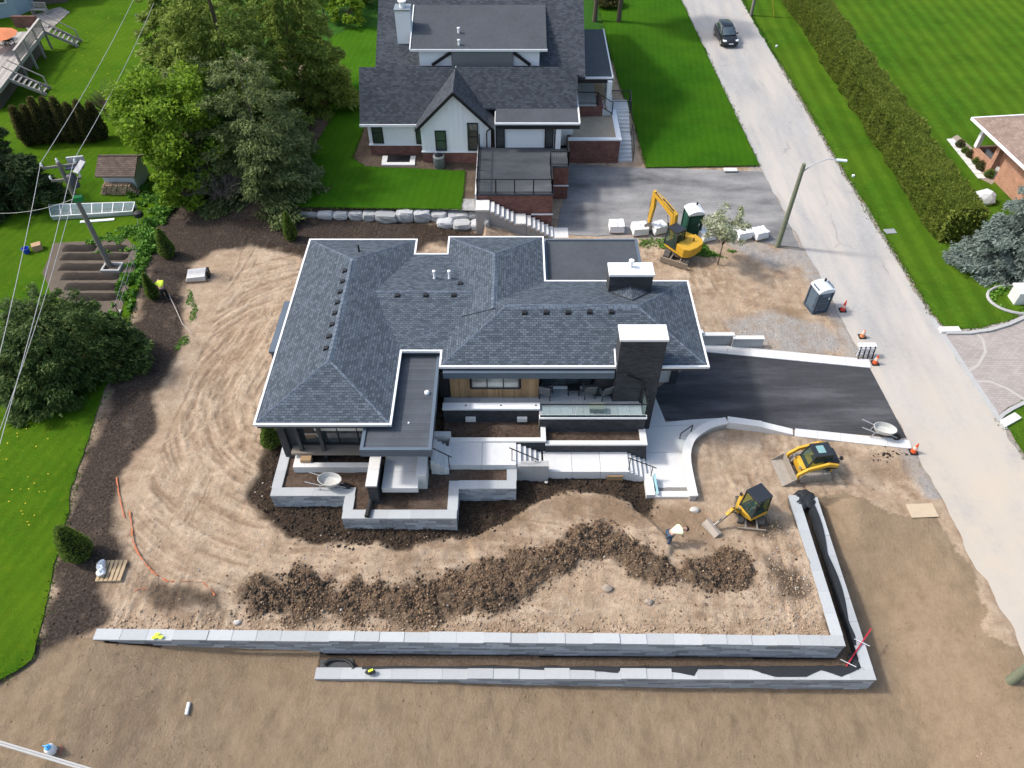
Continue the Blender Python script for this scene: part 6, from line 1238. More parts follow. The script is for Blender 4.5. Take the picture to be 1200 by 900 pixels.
# -------- people
M_SKIN = plain('skin', (.42, .25, .18), .6, .08); M_LIME = plain('lime_vest', (.62, .82, .06), .7, .08, 6, .1); M_JEAN = plain('blue_jeans', (.05, .075, .115), .9, .2, 8, .2); M_BLKC = plain('black_trousers', (.018, .018, .02), .9, .2, 8, .2); M_BOOT = plain('tan_boots', (.22, .16, .10), .8, .2)
M_PALEV = plain('pale_yellow_vest', (.80, .82, .50), .7, .06, 6, .1)
def skin(name, joints, edges, m, par, root_i=0, sub=2):
    me = bpy.data.meshes.new(name); bm = bmesh.new(); ly = bm.verts.layers.skin.verify(); vs = []
    for i, (p, r) in enumerate(joints):
        v = bm.verts.new(p); v[ly].radius = (r, r) if not isinstance(r, tuple) else r; v[ly].use_root = (i == root_i); vs.append(v)
    for a, b in edges: bm.edges.new((vs[a], vs[b]))
    bm.to_mesh(me); bm.free(); me.materials.append(m); o = bpy.data.objects.new(name, me); COL.objects.link(o); o.parent = par
    md = o.modifiers.new('Skin', 'SKIN'); md.use_smooth_shade = True; sb = o.modifiers.new('Subdivision', 'SUBSURF'); sb.levels = sub; sb.render_levels = sub; return o
def person(lab, loc, rz, J, vest, pants, hat, boots=M_BOOT, group='workers on the building site'):
    t = thing('person', lab, 'person', loc, rz, group); g = lambda k: Vector(J[k]); nk, hd = g('neck'), g('head')
    js = [(g('pel'), .13), (g('mid'), .13), (g('chest'), .15), (nk, .055), (nk.lerp(hd, .5), .075), (hd, .10), (hd+(hd-nk).normalized()*.09, .07)]; es = [(0, 1), (1, 2), (2, 3), (3, 4), (4, 5), (5, 6)]
    for s in 'lr':
        b = len(js); js += [(g('sh'+s), .065), (g('el'+s), .045), (g('wr'+s), .03)]; es += [(2, b), (b, b+1), (b+1, b+2)]; w_ = g('wr'+s); d = (w_-g('el'+s)).normalized(); side = d.orthogonal().normalized(); pm = w_+d*.07; b2 = len(js); js.append((pm, (.038, .02))); es.append((b+2, b2))
        for k in range(4): f = pm+side*(.03-.02*k)+d*.04; js += [(f, .010), (f+d*(.045-.006*abs(k-1.4))+d.cross(side)*.015, .008)]; es += [(b2, len(js)-2), (len(js)-2, len(js)-1)]
        js += [(pm+side*.05-d*.01, .011), (pm+side*.065+d*.03, .009)]; es += [(b2, len(js)-2), (len(js)-2, len(js)-1)]
        b = len(js); js += [(g('hip'+s), .095), (g('kn'+s), .065), (g('an'+s), .045), (g('to'+s), .04)]; es += [(0, b), (b, b+1), (b+1, b+2), (b+2, b+3)]
    skin('body', js, es, M_SKIN, t)
    skin('vest', [(g('pel').lerp(g('mid'), .35), .155), (g('mid'), .16), (g('chest'), .178), (g('chest').lerp(nk, .6), .10), (g('shl'), .085), (g('shr'), .085), (g('shl').lerp(g('ell'), .5), .072), (g('shr').lerp(g('elr'), .5), .072)], [(0, 1), (1, 2), (2, 3), (2, 4), (2, 5), (4, 6), (5, 7)], vest, t)
    skin('trousers', [(g('pel'), .15), (g('hipl'), .115), (g('hipr'), .115), (g('knl'), .085), (g('knr'), .085), (g('anl'), .066), (g('anr'), .066)], [(0, 1), (0, 2), (1, 3), (2, 4), (3, 5), (4, 6)], pants, t)
    for s in 'lr': skin('boot', [(g('an'+s), .062), (g('an'+s).lerp(g('to'+s), .5)-Vector((0, 0, .02)), .055), (g('to'+s), .05)], [(0, 1), (1, 2)], boots, t)
    up = (hd-nk).normalized(); fw = Vector((1, 0, 0)); c = hd+up*.05; m = MB(); ax = up.orthogonal().normalized(); ay = up.cross(ax)
    vs = []; fs = []
    for i in range(4):
        a = i/3*math.pi/2*.95; r = .125*math.cos(a); z = .115*math.sin(a)
        vs += [c+ax*r*math.cos(k*math.pi/5)+ay*r*math.sin(k*math.pi/5)+up*z for k in range(10)]
    fs = [(i*10+k, i*10+(k+1) % 10, (i+1)*10+(k+1) % 10, (i+1)*10+k) for i in range(3) for k in range(10)]+[tuple(range(30, 40))]; m.add(vs, fs); m.build('cap', hat, t, world=False, smooth=True)
    face = (g('face')-hd).normalized(); sd = face.cross(up).normalized()
    MB().blob(hd+face*.105+up*.0, (.018, .018, .022), 1, 1, .05).build('nose', M_SKIN, t, world=False)
    for s in (-1, 1): MB().blob(hd+face*.09+sd*.035*s+up*.03, (.012,)*3, 1, 1, 0).build('eye', M_HOSE, t, world=False); MB().blob(hd+sd*.1*s, (.02, .02, .03), 1, 1, .05).build('ear', M_SKIN, t, world=False)
    return t
bend = dict(pel=(0, 0, .88), mid=(.16, 0, 1.02), chest=(.38, 0, 1.10), neck=(.56, 0, 1.08), head=(.70, 0, 1.02), face=(.75, 0, .8), shl=(.44, .19, 1.08), shr=(.44, -.19, 1.08), ell=(.50, .24, .80), elr=(.52, -.22, .80), wrl=(.62, .14, .58), wrr=(.64, -.10, .58), hipl=(-.01, .10, .84), hipr=(-.01, -.10, .84), knl=(.05, .12, .47), knr=(.0, -.13, .47), anl=(-.03, .13, .09), anr=(-.10, -.14, .09), tol=(.14, .15, .04), tor=(.07, -.16, .04))
p1 = gp(196, 352); person('person in lime vest, black trousers and pale cap bending over a small dark cedar', p1, math.radians(122), bend, M_LIME, M_BLKC, plain('pale_cap', (.60, .60, .60), .7))
p2 = gp(782, 637); person('person in pale yellow vest and blue jeans bending over the dug earth near the digger', p2, math.radians(12), bend, M_PALEV, M_JEAN, M_HOSE, M_MUD)
sit = dict(pel=(-.02, .25, 1.28), mid=(-.04, .25, 1.45), chest=(-.02, .25, 1.68), neck=(.0, .25, 1.86), head=(.03, .25, 2.0), face=(.3, .25, 2.0), shl=(-.02, .44, 1.72), shr=(-.02, .06, 1.72), ell=(.1, .5, 1.48), elr=(.1, .0, 1.48), wrl=(.34, .46, 1.42), wrr=(.34, .04, 1.42), hipl=(.0, .34, 1.25), hipr=(.0, .16, 1.25), knl=(.40, .36, 1.28), knr=(.40, .14, 1.28), anl=(.46, .36, .99), anr=(.46, .14, .99), tol=(.60, .36, .96), tor=(.60, .14, .96))
person('person in lime vest seated inside the cab of the mini excavator', Cm, th2, sit, M_LIME, M_JEAN, M_HOSE).scale = (.80,)*3
MB().tube([gp(200, 350, .35), gp(206, 362, .1), gp(214, 380, .04), gp(226, 392, .03)], .025, 5).build('hose', plain('pale_hose', (.42, .38, .34), .7), None, 'thin pale hose trailing from the stooping worker across the mulch', 'hose')
# ------------------------------------------------------------------ poles and wires
M_POLE = plain('weathered_pole', (.20, .185, .165), .9, .2, 5, .4, streak=.4); M_POLEG = plain('greenish_pole', (.17, .19, .13), .9, .2, 5, .4, streak=.4); M_GALV = plain('galvanised_metal', (.48, .49, .50), .5, .1, metal=.4); M_WIRE = plain('aluminium_wire', (.42, .42, .41), .5, .05, bump=0)
pb = at(129, 312, .45); zt_ = topz(68, 190, pb)
up = thing('utility_pole', 'tall wooden utility pole with equipment platform rising from the vegetable garden', 'utility pole', pb)
MB().tube([pb, (pb.x, pb.y, zt_)], [.17, .12], 10).build('pole', M_POLE, up, smooth=True)
def crossarm(z, l, a): MB().beam((pb.x-l*math.cos(a), pb.y-l*math.sin(a), z), (pb.x+l*math.cos(a), pb.y+l*math.sin(a), z), .1, .12).build('crossarm', M_POLE, up)
crossarm(zt_-.25, .9, .25); crossarm(zt_-1.1, .8, .2)
MB().obox((pb.x+.75, pb.y+.2, zt_-.35), (.95, .7, .08), .2).build('platform', plain('dark_blue_equipment', (.03, .035, .07), .5), up); MB().lathe((pb.x+.45, pb.y-.15, zt_-1.5), [(.05, 0), (.24, .02), (.26, .1), (.26, .75), (.2, .82), (.05, .86)], 12).build('transformer', plain('dark_transformer', (.06, .065, .075), .5, .1), up, smooth=True)
MB().obox((pb.x+1.25, pb.y-.25, zt_-.15), (.42, .8, .06), -.5, .5).build('panel', plain('grey_panel_paint', (.30, .31, .32), .6), up); MB().obox((pb.x+.75, pb.y+.5, zt_-.1), (.9, .1, .3), .2).build('panel', M_GALV, up)
for dx, dy, z in ((-.85, -.2, zt_-.15), (.0, 0, zt_+.02), (.85, .22, zt_-.15), (-.75, -.15, zt_-1.0), (.78, .16, zt_-1.0)): MB().lathe((pb.x+dx, pb.y+dy, z), [(.04, 0), (.07, .06), (.04, .1), (.07, .16), (.03, .22)], 8).build('insulator', M_WHITE, up)
MB().obox((pb.x+.3, pb.y-.25, zt_-2.2), (.5, .3, .3), .3).build('green_box', plain('green_box', (.02, .20, .06), .6), up)
def wire(lab, p, far, near, zf, zn, r=.017):
    a = at(*far, zf); b = at(*near, zn); pts = []
    def span(u, v, sg): return [u.lerp(v, k/10)-Vector((0, 0, sg*4*(k/10)*(1-k/10))) for k in range(11)]
    pts = span(Vector(a), Vector(p), .25)+span(Vector(p), Vector(b), .15)[1:]; MB().tube(pts, r, 5, False).build('overhead_wire', M_WIRE, None, lab, 'wire', 'overhead wires on the utility pole')
pA = Vector((pb.x-.85, pb.y-.2, zt_+.05)); pB = Vector((pb.x+.85, pb.y+.22, zt_+.05)); pC = Vector((pb.x-.75, pb.y-.15, zt_-.8)); pD = Vector((pb.x+.78, pb.y+.16, zt_-.8))
wire('left overhead wire from the top edge over the utility pole to the left edge', pA, (162, -12), (-14, 470), zt_+.4, zt_-.2); wire('right overhead wire from the top edge over the utility pole to the left edge', pB, (180, 4), (-20, 590), zt_+.4, zt_-.4)
def span2(lab, a, b, sag=.3, r=.015, cat='wire', name='overhead_wire', m=None, grp=None): MB().tube([a.lerp(b, k/12)-Vector((0, 0, sag*4*(k/12)*(1-k/12))) for k in range(13)], r, 5, False).build(name, m or M_WIRE, None, lab, cat, grp)
span2('lower overhead wire from the utility pole past the broad dark conifer', pD, at(-6, 520, zt_-2), .3); span2('thin white clothesline crossing the left lawn from the utility pole', at(0, 250, 2.2), Vector((pb.x-.2, pb.y, zt_-2.4)), .25, .014, 'clothesline', 'clothesline')
for dy, lab in ((0, 'upper of two grey cables crossing the bottom left corner'), (3.2, 'lower of two grey cables crossing the bottom left corner')): span2(lab, at(-40, 857+dy, 7.0), at(160, 917+dy, 7.2), .0, .03, 'cable', 'overhead_cable', None, 'cables across the bottom left corner')
lb = at(911, 289, .0); lz = topz(943, 192, lb); sp = thing('street_lamp', 'greenish wooden street lamp pole with a curved arm over the pale road', 'street lamp', lb)
MB().tube([lb, (lb.x, lb.y, lz)], [.17, .12], 10).build('pole', M_POLEG, sp, smooth=True); le = at(982, 187.5, lz+.45)
MB().tube([Vector((lb.x, lb.y, lz-.6)), Vector((lb.x, lb.y, lz-.6)).lerp(le, .3)+Vector((0, 0, .35)), Vector((lb.x, lb.y, lz-.6)).lerp(le, .7)+Vector((0, 0, .35)), le], .04, 6).build('arm', M_GALV, sp, smooth=True)
d = (le-Vector((lb.x, lb.y, le.z))).normalized(); MB().obox(le+d*.22, (.6, .2, .1), math.atan2(d.y, d.x)).build('lamp_head', plain('lamp_blue_white', (.60, .70, .78), .4, .05), sp, bev=.03)
qb = at(880, 18, .05); gq = thing('utility_pole', 'grey pole standing on the far verge at the top edge', 'utility pole', qb); MB().tube([qb, qb+Vector((0, 0, 9))], [.16, .12], 10).build('pole', M_POLE, gq, smooth=True)
MB().tube([at(907, 20, .05), qb+Vector((0, 0, 7))], .02, 5).build('guy_wire', M_WIRE, gq); MB().tube([at(907, 20, .05), at(907, 20, .05).lerp(qb+Vector((0, 0, 7)), .3)], .05, 6).build('guy_guard', plain('yellow_guard', (.6, .5, .05), .6), gq)
rb = gp(1184, 798); gq = thing('utility_pole', 'foot of a greenish utility pole leaving the frame at the right edge', 'utility pole', rb); MB().tube([rb, rb+Vector((0, 0, 8.5))], [.19, .14], 12).build('pole', M_POLEG, gq, smooth=True); MB().tube([rb+Vector((.17, -.1, 0)), rb+Vector((.16, -.1, 3))], .03, 5).build('conduit', plain('green_conduit', (.05, .16, .06), .6), gq)
# ------------------------------------------------------------------ site clutter
M_WRAP = plain('white_plastic_wrap', (.74, .75, .76), .35, .10, 5, .5, 7)
for i, (x, y, w_, d_, h_, a, lab) in enumerate([(722, 270, .95, .8, .5, .02, 'leftmost of the white wrapped stone pallets on the old drive'), (749, 273, 1.0, .85, .5, .12, 'white wrapped pallet just left of the excavator bucket'), (771, 272, .85, .75, .55, .35, 'white wrapped pallet behind the excavator bucket'), (827, 280, .95, .8, .5, .4, 'torn white wrapped pallet right of the green toilet'), (848, 276, .8, .75, .5, .2, 'white wrapped pallet behind the blossoming tree'), (869, 278, .95, .8, .5, .3, 'white wrapped pallet between the blossoming tree and the last one'), (889, 278, .85, .75, .5, .35, 'rightmost white wrapped pallet, nearest the street lamp')]):
    b = gp(x, y); t = thing('wrapped_pallet', lab, 'pallet', b+Vector((0, 0, .02)), a, 'white wrapped stone pallets on the old drive'); r = random.Random(i)
    for k in range(3): MB().box(-w_/2, w_/2, -d_/2+k*(d_-.1)/2, -d_/2+.1+k*(d_-.1)/2, 0, .1).build('pallet_runner', M_WOOD, t, world=False)
    bm = bmesh.new(); bmesh.ops.create_cube(bm, size=1); bmesh.ops.subdivide_edges(bm, edges=bm.edges, cuts=4, use_grid_fill=True)
    for v in bm.verts:
        v.co.x = v.co.x*w_*1.06*(1+r.uniform(-.04, .04)-(.05 if v.co.z > 0 else 0)); v.co.y = v.co.y*d_*1.06*(1+r.uniform(-.04, .04)); v.co.z = (v.co.z+.5)*h_*(1+r.uniform(-.08, .05))+.1
    me = bpy.data.meshes.new('wrapped_stone'); bm.to_mesh(me); bm.free(); autouv(me); me.materials.append(M_WRAP); o = bpy.data.objects.new('wrapped_stone', me); COL.objects.link(o); o.parent = t
    MB().box(-.02, .02, -d_*.54, d_*.54, h_+.1, h_+.12).build('strap', M_GALV, t, world=False)
def toilet(lab, loc, rz, cw, cr, wd=1.1, h=2.2, group='portable toilets on the site'):
    m1 = plain('toilet_wall_'+('green' if cw[1] > cw[2] else 'grey'), cw, .5, .1, 2, .05); m2 = plain('toilet_trim_'+('green' if cw[1] > cw[2] else 'grey'), dk(cw, .6), .5, .1); m3 = plain('pale_toilet_roof', cr, .5, .05); t = thing('portable_toilet', lab, 'portable toilet', loc, rz, group); a = wd/2
    MB().box(-a-.04, a+.04, -a-.04, a+.04, 0, .14).build('base', m2, t, world=False); MB().box(-a, a, -a, a, .14, h-.2).build('walls', m1, t, world=False, bev=.02)
    for x in (-a, a):
        for y in (-a, a): MB().box(x-.05, x+.05, y-.05, y+.05, .14, h-.2).build('corner_post', m2, t, world=False)
    for k in range(3):
        for s in (-1, 1): MB().box(s*a-.03*(s < 0), s*a+.03*(s > 0), -a+.15, a-.15, .35+.52*k, .75+.52*k).build('wall_rib', m1, t, world=False)
    dr = MB().box(-a*.72, a*.72, -a-.035, -a, .2, h-.35).build('door', m1, t, world=False)
    for k in range(3): MB().box(-a*.58, a*.58, -a-.05, -a-.036, .32+.5*k, .72+.5*k).build('door_panel', m2 if k != 2 else m1, dr, world=False)
    MB().box(a*.5, a*.62, -a-.08, -a-.05, 1.05, 1.2).build('handle', M_WHITE, dr, world=False); 
    MB().extr([(-a-.06, h-.2), (a+.06, h-.2), (a+.06, h-.08), (a*.6, h+.05), (0, h+.1), (-a*.6, h+.05), (-a-.06, h-.08)], -a-.06, a+.06, 'Y').build('roof', m3, t, world=False, bev=.02); MB().lathe((a*.5, a*.6, h), [(.06, 0), (.06, .25), (.02, .28)], 8).build('vent_pipe', M_HOSE, t, world=False); return t
q = at(809, 279, .02); t = toilet('dark green portable toilet with white roof behind the excavator', q+Vector((0, .4, 0)), .18, (.012, .075, .05), (.72, .74, .75), .95, 2.05)
MB().box(-.22, .22, -.535, -.524, 1.35, 1.6).build('sign', M_WHITE, t, world=False) if False else None
q = at(956, 368, .02); toilet('slate blue portable toilet with pale roof beside the road', q+Vector((.1, .55, 0)), .25, (.095, .135, .18), (.60, .64, .67), .92, 1.75)
def cone(lab, x, y, h=.75, c=(.70, .10, .03)):
    b = gp(x, y); b.z = max(b.z, .02); m = bpy.data.materials.get('cone_%d' % int(c[1]*1000)) or plain('cone_%d' % int(c[1]*1000), c, .5, .08); t = thing('traffic_cone', lab, 'traffic cone', b, 0, 'orange traffic cones by the road'); MB().box(-.2, .2, -.2, .2, 0, .05).build('base', M_HOSE, t, world=False, bev=.01); MB().lathe((0, 0, .05), [(.15, 0), (.03, h-.05), (.02, h)], 12).build('cone_body', m, t, world=False, smooth=True); MB().lathe((0, 0, .05), [(.117, .22), (.085, .4)], 12).build('reflective_band', plain('cone_band', (.75, .5, .42), .5) if not bpy.data.materials.get('cone_band') else bpy.data.materials['cone_band'], t, world=False, smooth=True)
cone('red-orange cone standing next to the slate blue toilet', 987, 364, .75, (.66, .05, .035)); cone('small faded orange cone on the road halfway between toilet and drive', 1010, 395, .5, (.65, .22, .08)); cone('orange cone beside the white barricade at the drive corner', 1025, 426, .6); cone('orange cone at the near corner of the new drive', 1070, 530, .65)
b = at(1012, 418, .03); t = thing('barricade', 'white slatted road barricade lying folded at the far corner of the drive', 'barricade', b, .02)
for k in range(3): MB().box(-.48, .48, -.05+.0*k, -.01, .12+.22*k, .26+.22*k).build('board', M_WHITE, t, world=False)
for x in (-.4, -.13, .13, .4): MB().beam((x, -.2, 0), (x, .0, .8), .05, .05).build('leg', M_HOSE, t, world=False); MB().beam((x, .25, 0), (x, .02, .8), .05, .05).build('leg', M_GALV, t, world=False)
MB().box(-.5, .5, .0, .32, .74, .79).build('top_board', M_WHITE, t, world=False)
def barrow(lab, loc, rz, ct):
    m = plain('barrow_tray', ct, .5, .15, 4, .1) if not bpy.data.materials.get('barrow_tray') else bpy.data.materials['barrow_tray']; t = thing('wheelbarrow', lab, 'wheelbarrow', loc, rz, 'wheelbarrows on the site'); n_ = 14
    prof = [(.04, .36), (.55, .36), (.8, .42), (1.0, .68), (.95, .685), (.76, .46), (.5, .40), (.04, .395)]; MB().lathe((0, 0, 0), [(r*.5, z) for r, z in prof], n_, 'Z', 1.15, .75).build('tray', m, t, world=False, smooth=True)
    for s in (-1, 1): MB().tube([(-1.1, s*.28, .62), (-.4, s*.25, .42), (.45, s*.1, .32), (.72, s*.06, .2)], .025, 6).build('handle', M_GALV, t, world=False); MB().tube([(-.42, s*.25, .4), (-.5, s*.27, .0)], .022, 6).build('leg', M_GALV, t, world=False)
    MB().lathe((.72, 0, .2), [(.1, -.05), (.2, -.04), (.2, .04), (.1, .05)], 14, 'Y').build('wheel', M_HOSE, t, world=False, smooth=True)
barrow('white wheelbarrow standing in the soil of the stepped block planter', at(389, 571, 1.13), math.radians(-8), (.48, .48, .45)); barrow('pale wheelbarrow on the near curb of the new drive', at(1032, 511, .06), math.radians(-18), (.45, .45, .42))
# patio furniture
M_RATT = plain('charcoal_wicker', (.11, .12, .13), .8, .25, 20, .4, 60)
def chair(lab, loc, rz):
    t = thing('patio_chair', lab, 'chair', loc, rz, 'charcoal chairs on the patio'); MB().box(-.28, .28, -.3, .3, .36, .44).build('seat', M_RATT, t, world=False, bev=.02); MB().obox((0, .36, .72), (.56, .06, .72), 0, -.28).build('backrest', M_RATT, t, world=False, bev=.02)
    for x in (-.26, .26):
        for y in (-.26, .28): MB().box(x-.02, x+.02, y-.02, y+.02, 0, .36).build('leg', M_BLACK, t, world=False)
        MB().box(x-.03, x+.03, -.28, .34, .58, .62).build('armrest', M_RATT, t, world=False); MB().box(x-.018, x+.018, -.27, -.235, .44, .58).build('arm_post', M_BLACK, t, world=False)
for x, y, a, lab in ((640, 466, 2.85, 'charcoal patio chair beside the cedar wall'), (690, 465, 3.25, 'charcoal patio chair right of the black cube table'), (708, 466, 3.55, 'charcoal patio chair nearest the brick chimney pier')): p = at(x, y, PZ+.005); p.y = min(p.y, 24.75); chair(lab, p+Vector((0, .12, 0)), a)
p = at(672, 464, PZ+.005); t = thing('side_table', 'black cube table between the charcoal patio chairs', 'table', p+Vector((0, .2, 0))); MB().box(-.3, .3, -.22, .22, .38, .45).build('table_top', M_BLACK, t, world=False)
for x in (-.26, .26):
    for y in (-.18, .18): MB().box(x-.03, x+.03, y-.03, y+.03, 0, .38).build('leg', M_BLACK, t, world=False)
p = at(699, 482, PZ+.005); t = thing('fire_table', 'dark low rectangular table behind the glass railing', 'table', p); MB().box(-.34, .34, -.12, .2, .0, .3).build('table_base', M_DARK, t, world=False); MB().box(-.38, .38, -.16, .24, .3, .36).build('table_top', plain('green_grey_top', (.16, .18, .15), .5), t, world=False)
p = at(513, 462, PZ); 
for x in (551, 612): q = at(x, 493, 1.9); MB().box(q.x-.25, q.x+.25, yL-.1, yL+.05, 1.45, 1.72).build('wall_vent', M_CAP, ter)
# drain pipe, planks, odds and ends
a, b = at(436, 582, 1.3), at(430, 605.5, 1.32); pts = [a.lerp(b, k/14) for k in range(15)]; MB().tube(pts, [.13 if k % 2 else .115 for k in range(15)], 10).build('drain_pipe', M_HOSE, None, 'black corrugated drain pipe lying from the brick pier over the planter cap', 'pipe')
a, b = gp(219, 838, .06), gp(222, 824, .06); MB().tube([a, b], .07, 10).build('plastic_pipe', M_WHITE, None, 'short white plastic pipe lying alone on the brown lower ground', 'pipe')
b = gp(62, 880); t = thing('sprayer', 'blue and white garden sprayer standing on the brown ground at the bottom left', 'sprayer', b); mb_ = plain('sprayer_blue', (.04, .30, .62), .4); MB().lathe((0, 0, 0), [(.16, 0), (.18, .03), (.18, .32), (.12, .4), (.06, .44)], 14).build('tank', M_WHITE, t, world=False, smooth=True); MB().lathe((0, 0, .4), [(.11, 0), (.11, .06), (.05, .08)], 12).build('lid', mb_, t, world=False); MB().tube([(0, 0, .45), (0, 0, .6), (.0, 0, .6)], .02, 6).build('pump', mb_, t, world=False); MB().beam((-.1, 0, .6), (.1, 0, .6), .04, .04).build('handle', mb_, t, world=False); MB().tube([(.18, 0, .1), (.3, -.1, .05), (.35, .05, .04), (.22, .2, .05)], .015, 5).build('hose', plain('red_hose', (.35, .03, .03), .5), t, world=False)
z_top = lambda x, y: Vector((at(x, y, .36).x, at(x, y, .36).y, .37))
p = z_top(185, 745.5); v = MB()
for k in range(5): v.blob(p+Vector((random.uniform(-.16, .16), random.uniform(-.08, .08), .03)), (.12, .08, .035), k, 1, .3)
v.build('work_glove', M_LIME, None, 'crumpled yellow work gloves on the left end of the upper wall cap', 'gloves')
p = at(434, 788, -.60); t = thing('tool_pouch', 'black and lime tool pouch lying on the cap of the lower wall', 'pouch', p); MB().blob((0, 0, .08), (.22, .13, .09), 3, 2, .12).build('bag', M_HOSE, t, world=False); MB().obox((.03, .02, .16), (.2, .09, .03), .4).build('flap', M_LIME, t, world=False)
a, b = gp(989, 784, .1), gp(1008, 752, .9); a.z = -.62; b.z = -.38; t = thing('spirit_level', 'red bar with white cross pieces leaning in the corner of the trench', 'tool', (a+b)/2); MB().beam(a, b, .05, .04).build('bar', plain('red_bar', (.42, .02, .035), .5), t)
for f in (.08, .62): c_ = a.lerp(b, f); MB().beam(c_+Vector((-.28, .16, .03)), c_+Vector((.28, -.16, .03)), .02, .02).build('cross_piece', M_WHITE, t)
a = at(383, 786, -.72); pts = [at(x, y, -.70) for x, y in ((380, 779), (386, 774), (394, 772.5), (404, 773), (411, 777), (414.5, 783))]; MB().tube(pts, .07, 7).build('drain_hose', M_HOSE, None, 'black drain hose curved on the gravel at the left end of the trench', 'hose', smooth=True)
def stonebed(name, poly, z, m, amp=.04):
    pts = jitter(poly, .15, .3); return sheet(name, pts, z, m, 0, kind='stuff')
M_DGR = plain('dark_trench_gravel', (.075, .078, .08), .95, .5, 14, .9, 35)
stonebed('trench_gravel', P([(375, 775), (412, 772), (420, 786), (376, 787)], -.8), -.79, M_DGR)
p = gp(232, 326); t = thing('stone_stack', 'flat pale stone slabs stacked on a pallet at the edge of the left mulch', 'stone slabs', p, .12)
for k in range(3): MB().box(-.62, .62, -.45+k*.38, -.33+k*.38, 0, .1).build('pallet_runner', M_WOOD, t, world=False)
for k in range(3): MB().obox((.02*k-.03, .01*k, .16+.1*k), (1.15-.03*k, .9, .09), .03*k).build('slab', M_CAP, t, world=False, bev=.01)
MB().obox((.68, .15, .25), (.12, .5, .5), .1).build('black_cover', M_FAB, t, world=False)
p = gp(132, 670); t = thing('pallet', 'wooden pallet with silver bags on the dark soil by the round pale cedar', 'pallet', p, .03); mpw = plain('pale_timber', (.42, .31, .19), .8, .15, 6, .2)
for k in range(6): MB().box(-.55+.19*k, -.41+.19*k, -.5, .5, .1, .13).build('slat', mpw, t, world=False)
for k in range(3): MB().box(-.55, .54, -.5+.44*k, -.38+.44*k, 0, .1).build('runner', mpw, t, world=False)
ms_ = plain('silver_foil', (.62, .66, .70), .25, .1, 6, .5, 8, metal=.5)
for k in range(4): MB().blob((-.48+.05*k, .28-.16*k, .25+.04*(k % 2)), (.2, .17, .13), k, 2, .22).build('silver_bag', ms_, t, world=False)
MB().obox(gp(1080, 599, .06), (1.3, .75, .025), .05).build('plywood_sheet', plain('dusty_plywood', (.46, .37, .26), .85, .12, 3, .1), None, 'dusty plywood sheet lying on the dirt near the road', 'plywood')
pw0 = atY(720, 564, W1[2]-.3); MB().beam((atY(711.5, 560, W1[2]-.1).x, W1[2]-.1, .28), (atY(730, 560, W1[2]-.1).x, W1[2]-.1, .28), .05, .55).build('plywood_board', M_WOOD, None, 'brown plywood board leaning on the middle walkway edge', 'board')
for i, (x0, y0, x1, y1, lab) in enumerate([(684, 628, 691, 622, 'pale wood stick on the dark soil heap'), (690, 621, 697, 629, 'second pale wood stick crossing the first on the soil heap'), (736, 633, 741, 639, 'short pale stick on the soil heap further right')]): MB().beam(gp(x0, y0, .42), gp(x1, y1, .42), .05, .04).build('wood_stick', mpw, None, lab, 'stick')
for i, (x, y, s_, lab) in enumerate([(711, 690, .42, 'brown rock lying alone below the soil heap'), (814, 598, .38, 'pale stone by the trough end of the slab'), (836, 620, .28, 'pale stone in the hole near the digger bucket'), (640, 566, .16, 'small white stone below the middle walkway'), (760, 706, .34, 'low mound of dry earth left of the digger tracks'), (278, 730, .26, 'small pale stone near the left end of the upper wall')]): MB().blob(gp(x, y, .06), (s_*.6, s_*.45, s_*.35), i+5, 2, .18).build('rock', plain('dirt_rock_%d' % i, (.30, .25, .20) if i in (0, 4) else (.48, .46, .42), .9, .25, 5, .4), None, lab, 'rock')
MB().tube([gp(893, 640, .03), gp(897, 645, .03)], .03, 5).build('survey_peg', M_WHITE, None, 'small white peg on the dirt right of the mini excavator', 'peg') if False else None
om = plain('orange_mesh', (.42, .13, .06), .8, .2, 5, .2)
def netting(lab, pts, wd):
    q = [gp(x, y, .05) for x, y in pts]; f = []
    for i in range(len(q)-1): f += [q[i].lerp(q[i+1], k/5) for k in range(5)]
    L = [p+Vector((wd*random.uniform(.3, .7), 0, random.uniform(.0, .06))) for p in f]; R = [p-Vector((wd*random.uniform(.2, .7), random.uniform(-.05, .05), 0)) for p in f]; ribbon('safety_netting', L, R, om, label=lab, cat='netting', group='orange safety netting trodden into the dirt')
netting('long strip of orange netting curving along the left side of the dirt pad', [(152, 600), (155, 618), (156, 635), (163, 650), (172, 663), (182, 673), (196, 681), (208, 683)], .08); netting('upper strip of orange netting beside the dark mulch edge', [(137, 560), (139, 575), (142, 590), (147, 612)], .07); netting('strip of orange netting leading to the dark hollow on the left', [(210, 682), (222, 682), (238, 683), (246, 690), (254, 700)], .06); netting('short scrap of orange netting low on the left of the pad', [(158, 693), (166, 691), (174, 690)], .08)
